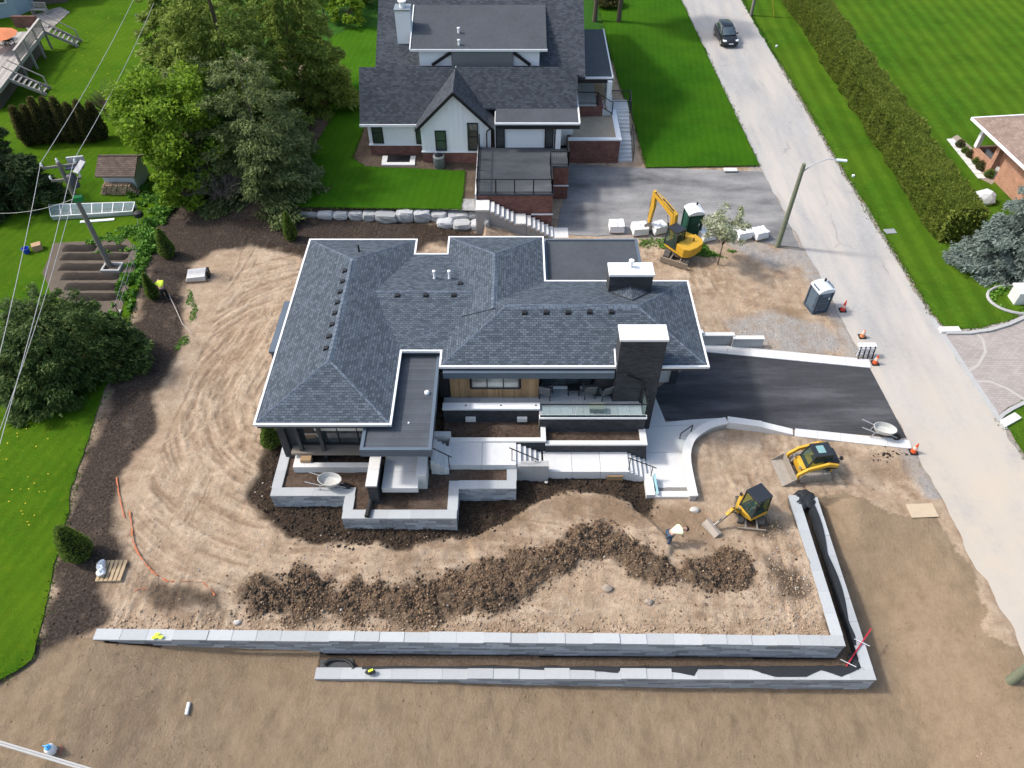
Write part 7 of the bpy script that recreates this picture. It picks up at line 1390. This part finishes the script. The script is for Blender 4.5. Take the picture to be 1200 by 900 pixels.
# ------------------------------------------------------------------ left garden
M_GW = plain('weathered_timber', (.36, .33, .30), .85, .2, 5, .3, isl='obj'); M_GD = plain('dark_timber', (.13, .105, .085), .85, .25, 5, .3)
gs_ = sheet('garden_soil', GARD, .47, plain('trodden_soil', (.115, .092, .070), .95, .35, 1.2, .6, 20), .1, .3)
M_ROW = plain('dug_dark_soil', (.030, .024, .019), .95, .5, 6, .9, 18)
for i, (x0, x1, y) in enumerate([(74, 112, 291), (120, 148, 291), (72, 150, 301), (70, 128, 313), (72, 140, 324), (76, 140, 336), (84, 140, 348)]):
    a, b = at(x0, y, .48), at(x1, y, .48); n_ = max(4, int((b.x-a.x)/.2)); X, Y = np.meshgrid(np.linspace(a.x, b.x, n_), np.linspace(-1, 1, 9)); Z = .46+.24*(1-Y**2)*np.minimum(1, np.minimum(X-a.x, b.x-X)*3+.1)+(fbm(X*4, Y*2+i, 3)-.5)*.12; ii = np.arange(X.size).reshape(X.shape)
    raw_obj('soil_row', np.stack([X.ravel(), a.y+Y.ravel()*.36, Z.ravel()], 1), np.stack([ii[:-1, :-1], ii[:-1, 1:], ii[1:, 1:], ii[1:, :-1]], -1).reshape(-1, 4), M_ROW, None, True, label=('left half of the far dug row in the vegetable garden', 'right half of the far dug row in the vegetable garden', 'second dug row from the far end of the vegetable garden', 'third dug row, ending at the concrete box round the pole', 'fourth dug row of dark soil in the vegetable garden', 'fifth dug row, partly behind the dark conifer', 'nearest dug row, beside the dark conifer')[i], cat='garden row', group='dug rows in the vegetable garden')
t = thing('concrete_box', 'low open concrete box round the foot of the utility pole', 'planter box', at(128, 316, .47)); c = MB()
q0, q1, q2 = at(117, 317, .65), at(139, 317, .65), at(117, 307, .65); MB().box(q0.x, q1.x, q0.y, q0.y+.12, .45, .65).build('side', M_CONC2, t); MB().box(q0.x, q1.x, q2.y-.12, q2.y, .45, .648).build('side', M_CONC2, t); MB().box(q0.x, q0.x+.12, q0.y+.12, q2.y-.12, .45, .645).build('side', M_CONC2, t); MB().box(q1.x-.12, q1.x, q0.y+.12, q2.y-.12, .45, .645).build('side', M_CONC2, t)
MB().beam(at(134, 376, .52), at(141, 363, .52), .18, .06).build('plank', M_GW, None, 'pale plank at the near corner of the vegetable garden', 'plank')
t = thing('garden_fence', 'thin wire garden fence between the vegetable garden and the mulch', 'fence', at(150, 340, .47))
for k in range(6): p = at(163-k*4.4, 300+k*14, .47); MB().tube([p, p+Vector((0, 0, .9))], .03, 5).build('post', M_GW, t)
for z in (.45, .85): MB().tube([at(163, 300, .47)+Vector((0, 0, z)), at(141, 370, .47)+Vector((0, 0, z))], .012, 4).build('wire', M_GALV, t)
# glazed cold frame
f0, f1 = at(62, 258, .47), at(157, 252, .47); b0, b1 = at(57, 240, .95), at(158, 237, .95); t = thing('cold_frame', 'long low glazed cold frame with white bars on the left lawn', 'cold frame', (f0+f1)/2)
f0t, f1t = f0+Vector((0, 0, .3)), f1+Vector((0, 0, .3)); b0g, b1g = Vector((b0.x, b0.y, .47)), Vector((b1.x, b1.y, .47)); mwf = M_WHITE
MB().add([f0, f1, f1t, f0t, f0+Vector((0, .06, 0)), f1+Vector((0, .06, 0)), f1t+Vector((0, .06, 0)), f0t+Vector((0, .06, 0))], [(0, 1, 2, 3), (7, 6, 5, 4), (3, 2, 6, 7), (0, 4, 5, 1), (0, 3, 7, 4), (1, 5, 6, 2)]).build('front_board', M_GALV, t)
MB().beam((b0+b0g)/2, (b1+b1g)/2, .06, .5).build('back_board', M_GALV, t)
for k in range(9):
    u = k/8; MB().beam(f0t.lerp(f1t, u), b0.lerp(b1, u), .05, .05).build('bar', mwf, t)
    if k < 8: p, q = f0t.lerp(f1t, u+.008), f0t.lerp(f1t, u+.117); r_, s_ = b0.lerp(b1, u+.117), b0.lerp(b1, u+.008); up_ = Vector((0, 0, .012)); MB().add([p, q, r_, s_, p+up_, q+up_, r_+up_, s_+up_], [(0, 1, 2, 3), (7, 6, 5, 4), (0, 4, 5, 1), (1, 5, 6, 2), (2, 6, 7, 3), (3, 7, 4, 0)]).build('pane', M_RGLASS, t)
MB().beam(f0t, f1t, .06, .06).build('rail', mwf, t); MB().beam(b0, b1, .06, .06).build('rail', mwf, t)
a, b = at(70, 255, .5), at(150, 250, .5); MB().prism([(f0.x+.15, f0.y+.12), (f1.x-.15, f1.y+.12), (b1.x-.15, b1.y-.05), (b0.x+.15, b0.y-.05)], .45, .56).build('seed_bed', M_SOIL, t)
MB().beam(at(94, 260, .5), at(134, 257, .5), .22, .05).build('plank', M_WHITE, None, 'white plank on the grass in front of the cold frame', 'plank')
# shed and woodpile
sb = at(140, 229, .47); x0, x1 = at(124, 229, .47).x, at(160, 229, .47).x; y0 = sb.y+.55; zr = 2.6; t = thing('garden_shed', 'small white garden shed with brown shingle roof under the maple', 'shed', sb)
MB().box(x0, x1, y0, y0+2.2, .45, 2.0).extr([(y0, 2.0), (y0+2.2, 2.0), (y0+1.1, zr-.1)], x0, x1, 'X').build('wall', plain('pale_shed_wall', (.55, .58, .60), .7, .1, 4), t); mr = paver('brown_shingle', (.085, .060, .048), (.15, .11, .09), (.05, .04, .035), .3, .16, .012, .9, .5)
for s, ya in ((0, y0-.35), (1, y0+2.55)): pts = [(x0-.3, ya, 1.85), (x1+.3, ya, 1.85), (x1+.3, y0+1.1, zr), (x0-.3, y0+1.1, zr)]; slab(t, 'roof', mr, pts if s == 0 else pts[::-1], .08)
MB().beam((x0-.3, y0+1.1, zr+.02), (x1+.3, y0+1.1, zr+.02), .12, .04).build('ridge_cap', mr, t)
t = thing('woodpile', 'stacked firewood logs along the front of the white shed', 'woodpile', Vector(((x0+x1)/2, y0-.3, .47))); ml = plain('cut_log', (.42, .30, .20), .9, .35, 8, .3, isl='obj'); lm = MB().lathe((0, 0, 0), [(.085, -.22), (.09, 0), (.085, .22)], 8, 'Y').mesh('log', ml)
for r in range(5):
    for c_ in range(15-r):
        o = bpy.data.objects.new('log', lm); COL.objects.link(o); o.parent = t; o.location = (-(15-r)*.09+c_*.178+.03*random.random(), random.uniform(-.05, .05), .09+r*.155); s_ = random.uniform(.75, 1.1); o.scale = (s_, 1, s_)
t = thing('barbecue', 'black barbecue standing among weeds beside the cold frame', 'barbecue', at(167, 262, .47)); MB().lathe((0, 0, .5), [(.1, 0), (.3, .12), (.32, .25), (.26, .4), (.06, .48)], 12).build('bowl', M_HOSE, t, world=False, smooth=True)
for k in range(3): MB().tube([(.2*math.cos(k*2.1), .2*math.sin(k*2.1), .55), (.35*math.cos(k*2.1), .35*math.sin(k*2.1), 0)], .02, 5).build('leg', M_GALV, t, world=False)
MB().lathe((.25, -.1, .05), [(.14, 0), (.14, .1)], 10).build('ash_pan', M_WHITE, t, world=False)
MB().lathe(at(32, 243, .49), [(.2, 0), (.38, .02), (.42, .1), (.38, .2), (.2, .22), (.18, .1)], 18).build('tyre', M_HOSE, None, 'black tyre lying on the left lawn', 'tyre', smooth=True)
MB().lathe(at(48, 219, .47), [(.85, 0), (.8, .05), (.5, .12), (.1, .15)], 18, 'Z', 1, .6).build('sand_patch', plain('tan_sand', (.38, .24, .16), .95, .15, 4, .3), None, 'low round heap of tan sand on the left lawn', 'sand heap', smooth=True)
MB().lathe(at(32, 296, .47), [(.18, 0), (.24, .35), (.2, .36), (.15, .05)], 12).build('bucket', plain('blue_plastic', (.02, .06, .42), .4), None, 'blue bucket on the lawn beside the cardboard box', 'bucket'); MB().obox(at(45, 292, .47)+Vector((0, 0, .2)), (.55, .45, .4), .5).build('cardboard_box', plain('cardboard', (.42, .27, .16), .9, .12), None, 'brown cardboard box on the lawn beside the blue bucket', 'box')
# neighbour's deck with two stairs
zd = 2.1; e0, e1 = at(23, 73, zd), at(51, 36, zd); du = (e1-e0); Ld = du.length; du.normalize(); dn = Vector((du.y, -du.x, 0)); rz = math.atan2(du.y, du.x)
t = thing('timber_deck', 'weathered raised timber deck with lattice railing at the top left', 'deck', Vector((e0.x, e0.y, .47)), rz); LL = lambda u, v, z: Vector((u, -v, z-.47))   # u along the edge, v outwards
for k in range(22): MB().box(-5, Ld, .02+.26*k, .26+.26*k, zd-.52, zd-.47).build('board', M_GW, t, world=False)
MB().box(-5, Ld, -.05, .0, zd-.75, zd-.46).build('rim_beam', M_GW, t, world=False); MB().box(-4.9, Ld-.1, .6, 5.5, 0, zd-.55).build('skirt', M_GD, t, world=False)
for u in (0, Ld*.36, Ld*.7, Ld): MB().box(u-.07, u+.07, -.1, .06, 0, zd+.55).build('post', M_GW, t, world=False)
MB().box(-.1, Ld+.1, -.12, .08, zd+.52, zd+.58).build('top_rail', M_GW, t, world=False); MB().box(0, Ld, -.04, .02, zd-.35, zd-.28).build('bottom_rail', M_GW, t, world=False)
k = 0; u = .12
while u < Ld-.1: MB().box(u, u+.035, -.03, .01, zd-.30, zd+.52).build('baluster', M_GW, t, world=False); u += .15
def deckstair(lab, u0, wd=1.1, n_=7):
    s_ = thing('timber_stairs', lab, 'stairs', t.location.copy(), rz, 'timber stairs of the neighbour deck')
    for k in range(n_): z = (zd-.47)*(1-(k+1)/(n_+1)); MB().box(u0, u0+wd, -.35-.3*(k), -.1-.3*k, z-.05, z).build('tread', M_GW, s_, world=False)
    for x in (u0-.04, u0+wd+.04):
        MB().beam((x, -.0, zd-.6), (x, -.3*n_-.3, .1), .06, .25).build('stringer', M_GW, s_, world=False); MB().beam((x, -.0, zd+.5), (x, -.3*n_-.1, 1.1), .08, .06).build('handrail', M_GW, s_, world=False); MB().box(x-.05, x+.05, -.3*n_-.15, -.3*n_-.05, 0, 1.1).build('post', M_GW, s_, world=False)
deckstair('weathered timber stairs at the far end of the deck', Ld+.1); deckstair('weathered timber stairs at the near end of the deck, cut by the left edge', -2.9)
p = at(-4, 36, 3.6); u_ = thing('parasol', 'orange garden parasol at the left edge above the timber deck', 'parasol', Vector((p.x, p.y, zd))); MB().lathe((0, 0, 1.15), [(1.5, 0), (.8, .3), (.03, .55)], 10).build('canopy', plain('orange_canvas', (.72, .24, .10), .8, .06), u_, world=False); MB().tube([(0, 0, 0), (0, 0, 1.7)], .03, 6).build('pole', M_GALV, u_, world=False)
def setchair(lab, x, y, a):
    q = at(x, y, zd); c_ = thing('garden_chair', lab, 'chair', q, a, 'dark garden chairs on the timber deck'); MB().box(-.3, .3, -.3, .3, .38, .46).build('seat', M_HOSE, c_, world=False); MB().box(-.3, .3, .26, .33, .46, 1.0).build('backrest', M_HOSE, c_, world=False)
    for i in (-.27, .27):
        for j in (-.27, .27): MB().box(i-.025, i+.025, j-.025, j+.025, 0, .38).build('leg', M_HOSE, c_, world=False)
setchair('dark garden chair nearest the deck railing', 12, 52, 1.2); setchair('dark garden chair under the orange parasol', 2, 52, 2.6)
q = at(5, 46, zd); c_ = thing('garden_table', 'round dark table under the orange parasol', 'table', q); MB().lathe((0, 0, .68), [(.6, 0), (.6, .05), (.1, .06)], 14).build('table_top', M_HOSE, c_, world=False); MB().lathe((0, 0, 0), [(.3, 0), (.05, .05), (.05, .68)], 8).build('pedestal', M_HOSE, c_, world=False)
sheet('patio', P([(22, 22), (70, 8), (82, 14), (60, 34), (46, 48), (36, 40)], .49), .495, paver('garden_patio', (.24, .215, .19), (.33, .30, .27), (.14, .13, .12), .5, .5), 0)
b0 = at(48, 16, .5); t = thing('garden_bench', 'grey slatted bench on the patio beyond the timber deck', 'bench', b0, -.1)
for k in range(4): MB().box(-.75, .75, -.3+.14*k, -.2+.14*k, .42, .46).build('seat_slat', M_GW, t, world=False)
for k in range(9): MB().box(-.72+.165*k, -.62+.165*k, .24, .28, .5, .95).build('back_slat', M_GW, t, world=False)
MB().box(-.78, .78, .22, .3, .92, 1.0).build('back_rail', M_GW, t, world=False)
for x in (-.7, .7): MB().box(x-.04, x+.04, -.3, .28, 0, .42).build('leg', M_GW, t, world=False)
a, b = at(18, 32, .5), at(47, 31, .5); MB().box(a.x, b.x, a.y, a.y+.25, .45, 1.5).build('brick_screen', M_RBRICK, None, 'low brown brick wall between the deck and the patio', 'wall')
t = thing('blue_grey_house', 'corner of a blue grey house with white framed windows at the top left', 'house', at(10, 10, .5)); mw = plain('blue_grey_siding', (.32, .40, .45), .7, .06, 2, .1); h0, h1 = at(-60, 30, .5), at(22, 18, .5)
MB().prism([(h0.x, h0.y), (h1.x, h1.y), (h1.x+.6, h1.y+1.5), (h1.x+.2, h1.y+8), (h0.x, h0.y+8)], .3, 5.5).build('wall', mw, t); MB().prism([(h1.x+.6, h1.y+2.6), (at(78, 2, .5).x, at(78, 2, .5).y), (at(78, 2, .5).x, at(78, 2, .5).y+8), (h1.x, h1.y+8)], .3, 5.0).build('wall', M_GD, t)
dh = (h1-h0).normalized(); hn = Vector((dh.y, -dh.x, 0))
for k, (u, z) in enumerate(((h1-h0).length-q_ for q_ in (1.0, 2.6)).__iter__() and [((h1-h0).length-1.0, 2.6), ((h1-h0).length-2.7, 2.2)]):
    c0 = h0+dh*u+hn*.03; fr_ = MB().obox((c0.x, c0.y, z), (1.0, .08, 1.7), math.atan2(dh.y, dh.x)).build('window', M_WHITE, t); c1 = c0+hn*.04; MB().obox((c1.x, c1.y, z), (.78, .04, 1.45), math.atan2(dh.y, dh.x)).build('pane', M_GLASS, fr_)
# ------------------------------------------------------------------ right side
ez = 2.9; E0, E1 = at(1139, 138, ez), at(1203, 198, ez); du = (E1-E0); du.normalize(); dv = Vector((-du.y, du.x, 0)); dv = dv if dv.x > 0 else -dv
t = thing('brick_bungalow', 'orange brick bungalow with brown shingle roof and open porch at the right edge', 'house', Vector((E0.x+4, E0.y-2, 0))); W_, D_ = 12.0, 9.0
c = [E0, E0+du*W_, E0+du*W_+dv*D_, E0+dv*D_]; rise = 2.0; r0, r1 = E0+du*D_/2+dv*D_/2+Vector((0, 0, rise)), E0+du*(W_-D_/2)+dv*D_/2+Vector((0, 0, rise))
m_rb = paver('brown_roof_shingle', (.20, .145, .12), (.27, .20, .165), (.13, .10, .085), .3, .15, .01, .9, .4); MB().add([*c, r0, r1], [(0, 1, 5, 4), (1, 2, 5), (2, 3, 4, 5), (3, 0, 4), (3, 2, 1, 0)]).build('roof', m_rb, t)
for i in range(4): MB().beam(c[i]-Vector((0, 0, .06)), c[(i+1) % 4]-Vector((0, 0, .06)), .14, .16+.004*i).build('gutter', M_WHITE, t)
m_ob = paver('orange_brick', (.36, .15, .085), (.48, .22, .13), (.40, .33, .27), .26, .085, .012, .85, .5)
q = lambda u, v: (E0+du*u+dv*v); bx = lambda u0, u1, v0, v1: [tuple(q(u, v))[:2] for u, v in ((u0, v0), (u1, v0), (u1, v1), (u0, v1))]
MB().prism(bx(2.0, W_-.6, 2.2, D_-.6), -.1, ez-.03).build('wall', m_ob, t); MB().prism(bx(.7, 2.2, .75, .95), 0, .95).prism(bx(.7, .9, .95, 5), 0, .948).build('porch_wall', m_ob, t); MB().prism(bx(2.2, 3.0, .75, .95), 0, .95).build('porch_wall', m_ob, t); MB().prism(bx(2.9, 3.3, .7, 1.1), 0, ez-.04).build('pillar', m_ob, t); MB().prism(bx(.65, .95, .7, 1.0), .951, ez-.04).build('column', M_WHITE, t); MB().prism(bx(.9, 5.5, .95, 2.2), 0, .12).build('porch_floor', M_CAP, t); MB().prism(bx(4.0, W_-.6, .8, 2.3), -.1, ez-.05).build('wall', m_ob, t); MB().prism(bx(3.95, 4.0, .9, 1.3), .1, 2.2).build('white_panel', M_WHITE, t)
pbn = thing('porch_sofa', 'dark cushioned sofa under the bungalow porch roof', 'sofa', q(1.6, 1.6)+Vector((0, 0, .12-ez))); MB().obox((0, 0, .25), (1.3, .6, .3), math.atan2(du.y, du.x)).build('seat', M_RATT, pbn, world=False); MB().obox((0, .25, .5), (1.3, .2, .5), math.atan2(du.y, du.x)).build('backrest', M_RATT, pbn, world=False)
fbp = P([(1113, 163), (1122, 158), (1138, 172), (1170, 208), (1162, 216), (1150, 210)], .06)
fb_ = sheet('flower_bed', fbp, .065, plain('bed_mulch', (.30, .25, .20), .9, .25, 6, .4), .05, .3)
cs = [at(1113.5, 163, .07), at(1151, 209.5, .07)]; t = thing('path_slabs', 'pale stone slab path along the flower bed of the bungalow', 'path', cs[0])
for k in range(9): a, b = cs[0].lerp(cs[1], k/9), cs[0].lerp(cs[1], (k+.94)/9); MB().beam(a, b, .55, .06).build('slab', M_CAP, t)
for i, (x, y, s_) in enumerate([(1124, 172, .4), (1130, 179, .3), (1136, 184, .42), (1143, 192, .35), (1148, 198, .45), (1158, 207, .4)]): smallcedar('flower_shrub', ('shrub at the far end of the bungalow flower bed', 'tiny shrub second from the far end of the flower bed', 'rounded shrub in the middle of the flower bed, far side', 'shrub in the middle of the flower bed, near side', 'larger dark shrub near the porch corner in the flower bed', 'shrub at the near end of the flower bed beside the path')[i], at(x, y, .06), s_*1.4, s_, M_CEDAR if i % 2 else M_CEDB, 200+i, 500, 'small shrubs in the bungalow flower bed', .1, .4)
MB().blob(at(1153, 232, .3), (.85, .7, .6), 4, 2, .12).build('rock', plain('white_rock', (.62, .62, .60), .9, .1, 4, .3), None, 'big white boulder between the hedge end and the blue spruce', 'rock')
b = at(1192, 352, .05); t = thing('stone_pillar', 'short pale stone pillar in a planted ring near the paved drive', 'pillar', b); MB().box(-.42, .42, -.42, .42, 0, .85).build('pillar_body', M_CAP, t, world=False, bev=.02); MB().box(-.5, .5, -.5, .5, .85, .98).build('pillar_cap', M_WHITE, t, world=False, bev=.02)
rg = []
for k in range(30): a = k/30*2*math.pi; rg.append(b+Vector((1.75*math.cos(a), 1.3*math.sin(a), .06)))
t = thing('planting_ring', 'low stone edged ring of plants round the pale stone pillar', 'flower bed', b); MB().tube(rg+[rg[0]], .09, 6).build('stone_edge', M_CONC2, t); weeds('ring_plants', [p for p in rg], 500, M_WEED, .1, .1, 12, .25).parent = None
MB().box(-.75, .75, -.18, .18, 0, .14).build('curb_stone', M_CAP, None, world=False) if False else None
for x, y, a, lab in ((1113, 386.5, .02, 'white concrete drain slab at the lawn corner by the paved drive'), (1184, 492, .5, 'pale drain slab on the near side of the paved drive')): o = MB().obox(at(x, y, .1), (1.15, .42, .16), a).build('drain_slab', M_CAP, None, lab, 'drain slab', 'drain slabs beside the paved drive')
cu = P([(1109, 390), (1135, 390), (1160, 386.5), (1182, 380), (1204, 370)], .09); t = thing('kerb', 'curved pale kerb along the far edge of the paved drive', 'kerb', cu[0]); wallpath(MB(), cu, .22, -.1, .14).build('kerb_stone', M_CONC2, t)
cu = P([(1169, 493), (1175, 486), (1186, 479), (1202, 471)], .09); t = thing('kerb', 'short curved kerb along the near edge of the paved drive', 'kerb', cu[0]); wallpath(MB(), cu, .2, -.1, .14).build('kerb_stone', M_CONC2, t)
cb_ = [Vector((float(road_r(y))+.05, y, .0)) for y in np.linspace(24.3, 33, 8)]; t = thing('kerb', 'flush straight kerb between the pale road and the paved drive', 'kerb', cb_[0]); wallpath(MB(), cb_, .3, -.2, .035).build('kerb_stone', M_CONC2, t)
for pl_, lab in (([(1142, 388), (1152, 398), (1155, 412), (1146, 428), (1136, 434)], 'far curved band of pale stones set in the paved drive'), ([(1139, 447), (1160, 447), (1180, 455), (1204, 470)], 'near curved band of pale stones set in the paved drive')): pts = P(pl_, .03); t = thing('paving_band', lab, 'paving band', pts[0], 0, 'curved bands in the paved drive'); wallpath(MB(), pts, .16, -.02, .030).build('band', plain('band_stone', (.40, .37, .34), .9, .12, 4, .2) if not bpy.data.materials.get('band_stone') else bpy.data.materials['band_stone'], t)
for k in range(9):
    a, b = at(1150+k*11, 447+k*0-(k*1.0), .03), at(1205+k*22, 412-k*6+k*4, .03); 
MB().box(-.35, .35, -.25, .25, 0, .04).build('utility_cover', M_GALV, None, world=False) if False else None
MB().obox(at(1043, 271, .07), (.75, .5, .04), .1).build('utility_cover', plain('grey_cover', (.26, .27, .28), .7), None, 'grey utility cover set in the verge beside the road', 'cover')
MB().obox(at(856, 199, .14), (.95, .4, .1), 0).build('drain_slab', M_CAP, None, 'small concrete slab at the lawn edge of the old drive', 'drain slab')
for x, y, lab in ((910, 54, 'small white marker on the far verge'), (1000, 206, 'small white marker on the verge near the lamp head')): MB().obox(at(x, y, .12), (.16, .16, .14), 0).build('marker', M_WHITE, None, lab, 'marker')
MB().beam(at(908, 274, .05), at(912, 291, .05), .16, .1).build('timber_offcut', M_GD, None, 'dark green timber offcut by the foot of the street lamp', 'offcut') if False else None
# ------------------------------------------------------------------ loose earth
def clods(name, pts, size, m, seed, squash=.7):
    rng = np.random.default_rng(seed); n_ = len(pts); o = np.array([(1, 0, 0), (-1, 0, 0), (0, 1, 0), (0, -1, 0), (0, 0, 1), (0, 0, -1)], float); F_ = np.array([(0, 2, 4), (2, 1, 4), (1, 3, 4), (3, 0, 4), (2, 0, 5), (1, 2, 5), (3, 1, 5), (0, 3, 5)])
    j = rng.uniform(.55, 1.2, (n_, 6, 3)); a = rng.random(n_)*6.283; v = o[None]*j+rng.normal(0, .18, (n_, 6, 3)); x = v[..., 0]*np.cos(a)[:, None]-v[..., 1]*np.sin(a)[:, None]; y = v[..., 0]*np.sin(a)[:, None]+v[..., 1]*np.cos(a)[:, None]; v = np.stack([x, y, v[..., 2]*squash], -1)*size[:, None, None]+pts[:, None]
    return raw_obj(name, v.reshape(-1, 3), (F_[None]+np.arange(n_)[:, None, None]*6).reshape(-1, 3), m, kind='stuff')
rng = np.random.default_rng(77); GHI = gz.reshape(len(gy), len(gx))
def ground_z(x, y):
    i = np.clip(np.searchsorted(gy, y)-1, 0, len(gy)-2); j = np.clip(np.searchsorted(gx, x)-1, 0, len(gx)-2); u = (x-gx[j])/(gx[j+1]-gx[j]); v = (y-gy[i])/(gy[i+1]-gy[i])
    return (GHI[i, j]*(1-u)+GHI[i, j+1]*u)*(1-v)+(GHI[i+1, j]*(1-u)+GHI[i+1, j+1]*u)*v
def scatter(name, n_, dens, x0, x1, y0, y1, s0, s1, m, seed, pw=3.0):
    r = np.random.default_rng(seed); x = r.uniform(x0, x1, n_); y = r.uniform(y0, y1, n_); k = r.random(n_) < dens(x, y); x, y = x[k], y[k]; s = s0+(s1-s0)*r.random(len(x))**pw; clods(name, np.stack([x, y, ground_z(x, y)+s*.2], 1), s, m, seed)
M_CL = plain('earth_clod', (.165, .108, .066), .95, .3, 3, .4, isl='island'); M_CLD = plain('dark_earth_clod', (.040, .030, .022), .95, .3, 3, .4, isl='island'); M_CLS = plain('sandy_clod', (.36, .265, .18), .95, .2, 3, .4, isl='island'); M_PEB = plain('pebble', (.46, .43, .39), .9, .2, 3, .3, isl='island')
inpad = lambda x, y: (y > uwy(x)+.5) & ((x < irx(y)-.5) | (y > 20.5)) & (x > -17) & (sdist(DRIVE, x, y) < -.5) & (x < road_l(y)-.6) & (sdist(LOW, x, y) < -.1) & ~((x > -11) & (x < 8) & (y > 18.3) & (y < 33)) & (sdist(MULCH, x, y) < .1)
rd_ = heap_d
scatter('soil_clods', 60000, lambda x, y: sstep(1.2, .3, rd_(x, y))*(.25+1.1*(fbm(x*1.1+20, y*1.1, 3) > .45)), -11.5, 12, 13, 20, .012, .10, M_CL, 1, 4)
scatter('soil_clods', 36000, lambda x, y: sstep(1.1, .3, rd_(x, y))*(fbm(x*.7+3, y*.7, 3) < .49), -11.5, 12, 13, 20, .012, .11, M_CLD, 2, 4)
scatter('pebbles', 450, lambda x, y: sstep(1.3, .3, rd_(x, y))*.8, -11.5, 12, 13, 20, .02, .10, M_PEB, 21, 4)
scatter('soil_clods', 2600, lambda x, y: sstep(1.3, .3, rd_(x, y))*.8, -11.5, 12, 13, 20, .02, .09, M_CLS, 22, 4)
scatter('soil_clods', 16000, lambda x, y: sstep(2.6, .9, rd_(x, y))*.22*(rd_(x, y) > .8)*inpad(x, y), -13, 13, 12.9, 20, .02, .07, M_CL, 3, 4)
scatter('soil_clods', 16000, lambda x, y: (sstep(-.3, .1, np.maximum(sdist(EXCA, x, y), sdist(EXC2, x, y)))*.5), -12, 7, 16, 22.5, .02, .11, M_CLD, 4)
scatter('soil_clods', 40000, lambda x, y: inpad(x, y)*(.10+.5*sstep(.52, .68, fbm(x*.5+11, y*.5, 3))), -17, 20, 12.9, 36, .012, .055, M_CLS, 5, 4)
scatter('soil_clods', 9000, lambda x, y: inpad(x, y)*sstep(1.6, .4, y-uwy(x))*.8, -17, 13, 12.9, 15, .02, .085, M_CLS, 6, 3)
scatter('pebbles', 7000, lambda x, y: inpad(x, y)*sstep(.55, .7, fbm(x*.4+1, y*.4+5, 3)), -17, 20, 12.9, 36, .015, .06, M_PEB, 7, 4)
scatter('pebbles', 9000, lambda x, y: np.maximum.reduce([sstep(-.2, .5, sdist(q, x, y)) for q in GRAV])*.5*(sdist(DRIVE, x, y) < -.1), 3, 20, 28, 42, .015, .05, M_PEB, 8, 3)
scatter('mulch_chips', 26000, lambda x, y: sstep(.0, .3, sdist(MULCH, x, y))*.5*(sdist(LAWN_L, x, y) < -.05), -26, -1, 12, 43.5, .015, .06, M_CLD, 9, 3)
scatter('mulch_chips', 9000, lambda x, y: sstep(.0, .3, sdist(MULCH, x, y))*.35*(sdist(LAWN_L, x, y) < -.05), -26, -1, 12, 43.5, .015, .055, M_CL, 10, 3)
scatter('soil_clods', 3000, lambda x, y: np.maximum.reduce([sstep(-.2, .3, sdist(q, x, y)) for q in DARKS])*.6, -19, 16, 12, 38, .02, .09, M_CLD, 12, 3)

inlot = lambda x, y: ((y < uwy(x)-.1) & ((x < OL.x-.2) | (y < owy(x)-.15))) | ((x > orx(y)+.2) & (y < 19.5) & (x < road_l(y)-.3))
scatter('soil_clods', 22000, lambda x, y: inlot(x, y)*(.06+.55*sstep(.56, .72, fbm(x*.45+40, y*.45, 3))), -24, 22, 7, 19.5, .01, .05, plain('field_clod', (.25, .185, .12), .95, .25, 3, .4, isl='island'), 31, 4)
sp0 = gp(1157, 884); scatter('pebbles', 260, lambda x, y: sstep(.6, .1, np.hypot(x-sp0.x, (y-sp0.y)*.8)), sp0.x-.8, sp0.x+.8, sp0.y-.8, sp0.y+.8, .02, .06, M_CLS, 32)
dp0 = gp(1040, 534); scatter('soil_clods', 220, lambda x, y: sstep(.9, .2, np.hypot((x-dp0.x)*.7, (y-dp0.y)*1.4)), dp0.x-1.4, dp0.x+1.4, dp0.y-.8, dp0.y+.8, .03, .11, M_CLD, 33)

scatter('road_grit', 9000, lambda x, y: sstep(1.6, .1, np.abs(x-road_l(y)-.2))*(.2+.8*(y < 33)), 15, 23, 10, 45, .008, .03, M_CLS, 34, 3)

rq = P([(885, 590), (930, 600), (968, 740), (900, 740), (880, 690), (905, 640)], .3)
scatter('soil_clods', 9000, lambda x, y: sstep(-.3, .4, sdist(rq, x, y))*.8*inpad(x, y), 7, 14, 12.5, 20, .012, .07, M_CLS, 35, 3)
scatter('pebbles', 2500, lambda x, y: sstep(-.3, .4, sdist(rq, x, y))*.7*inpad(x, y), 7, 14, 12.5, 20, .012, .06, M_PEB, 36, 4)
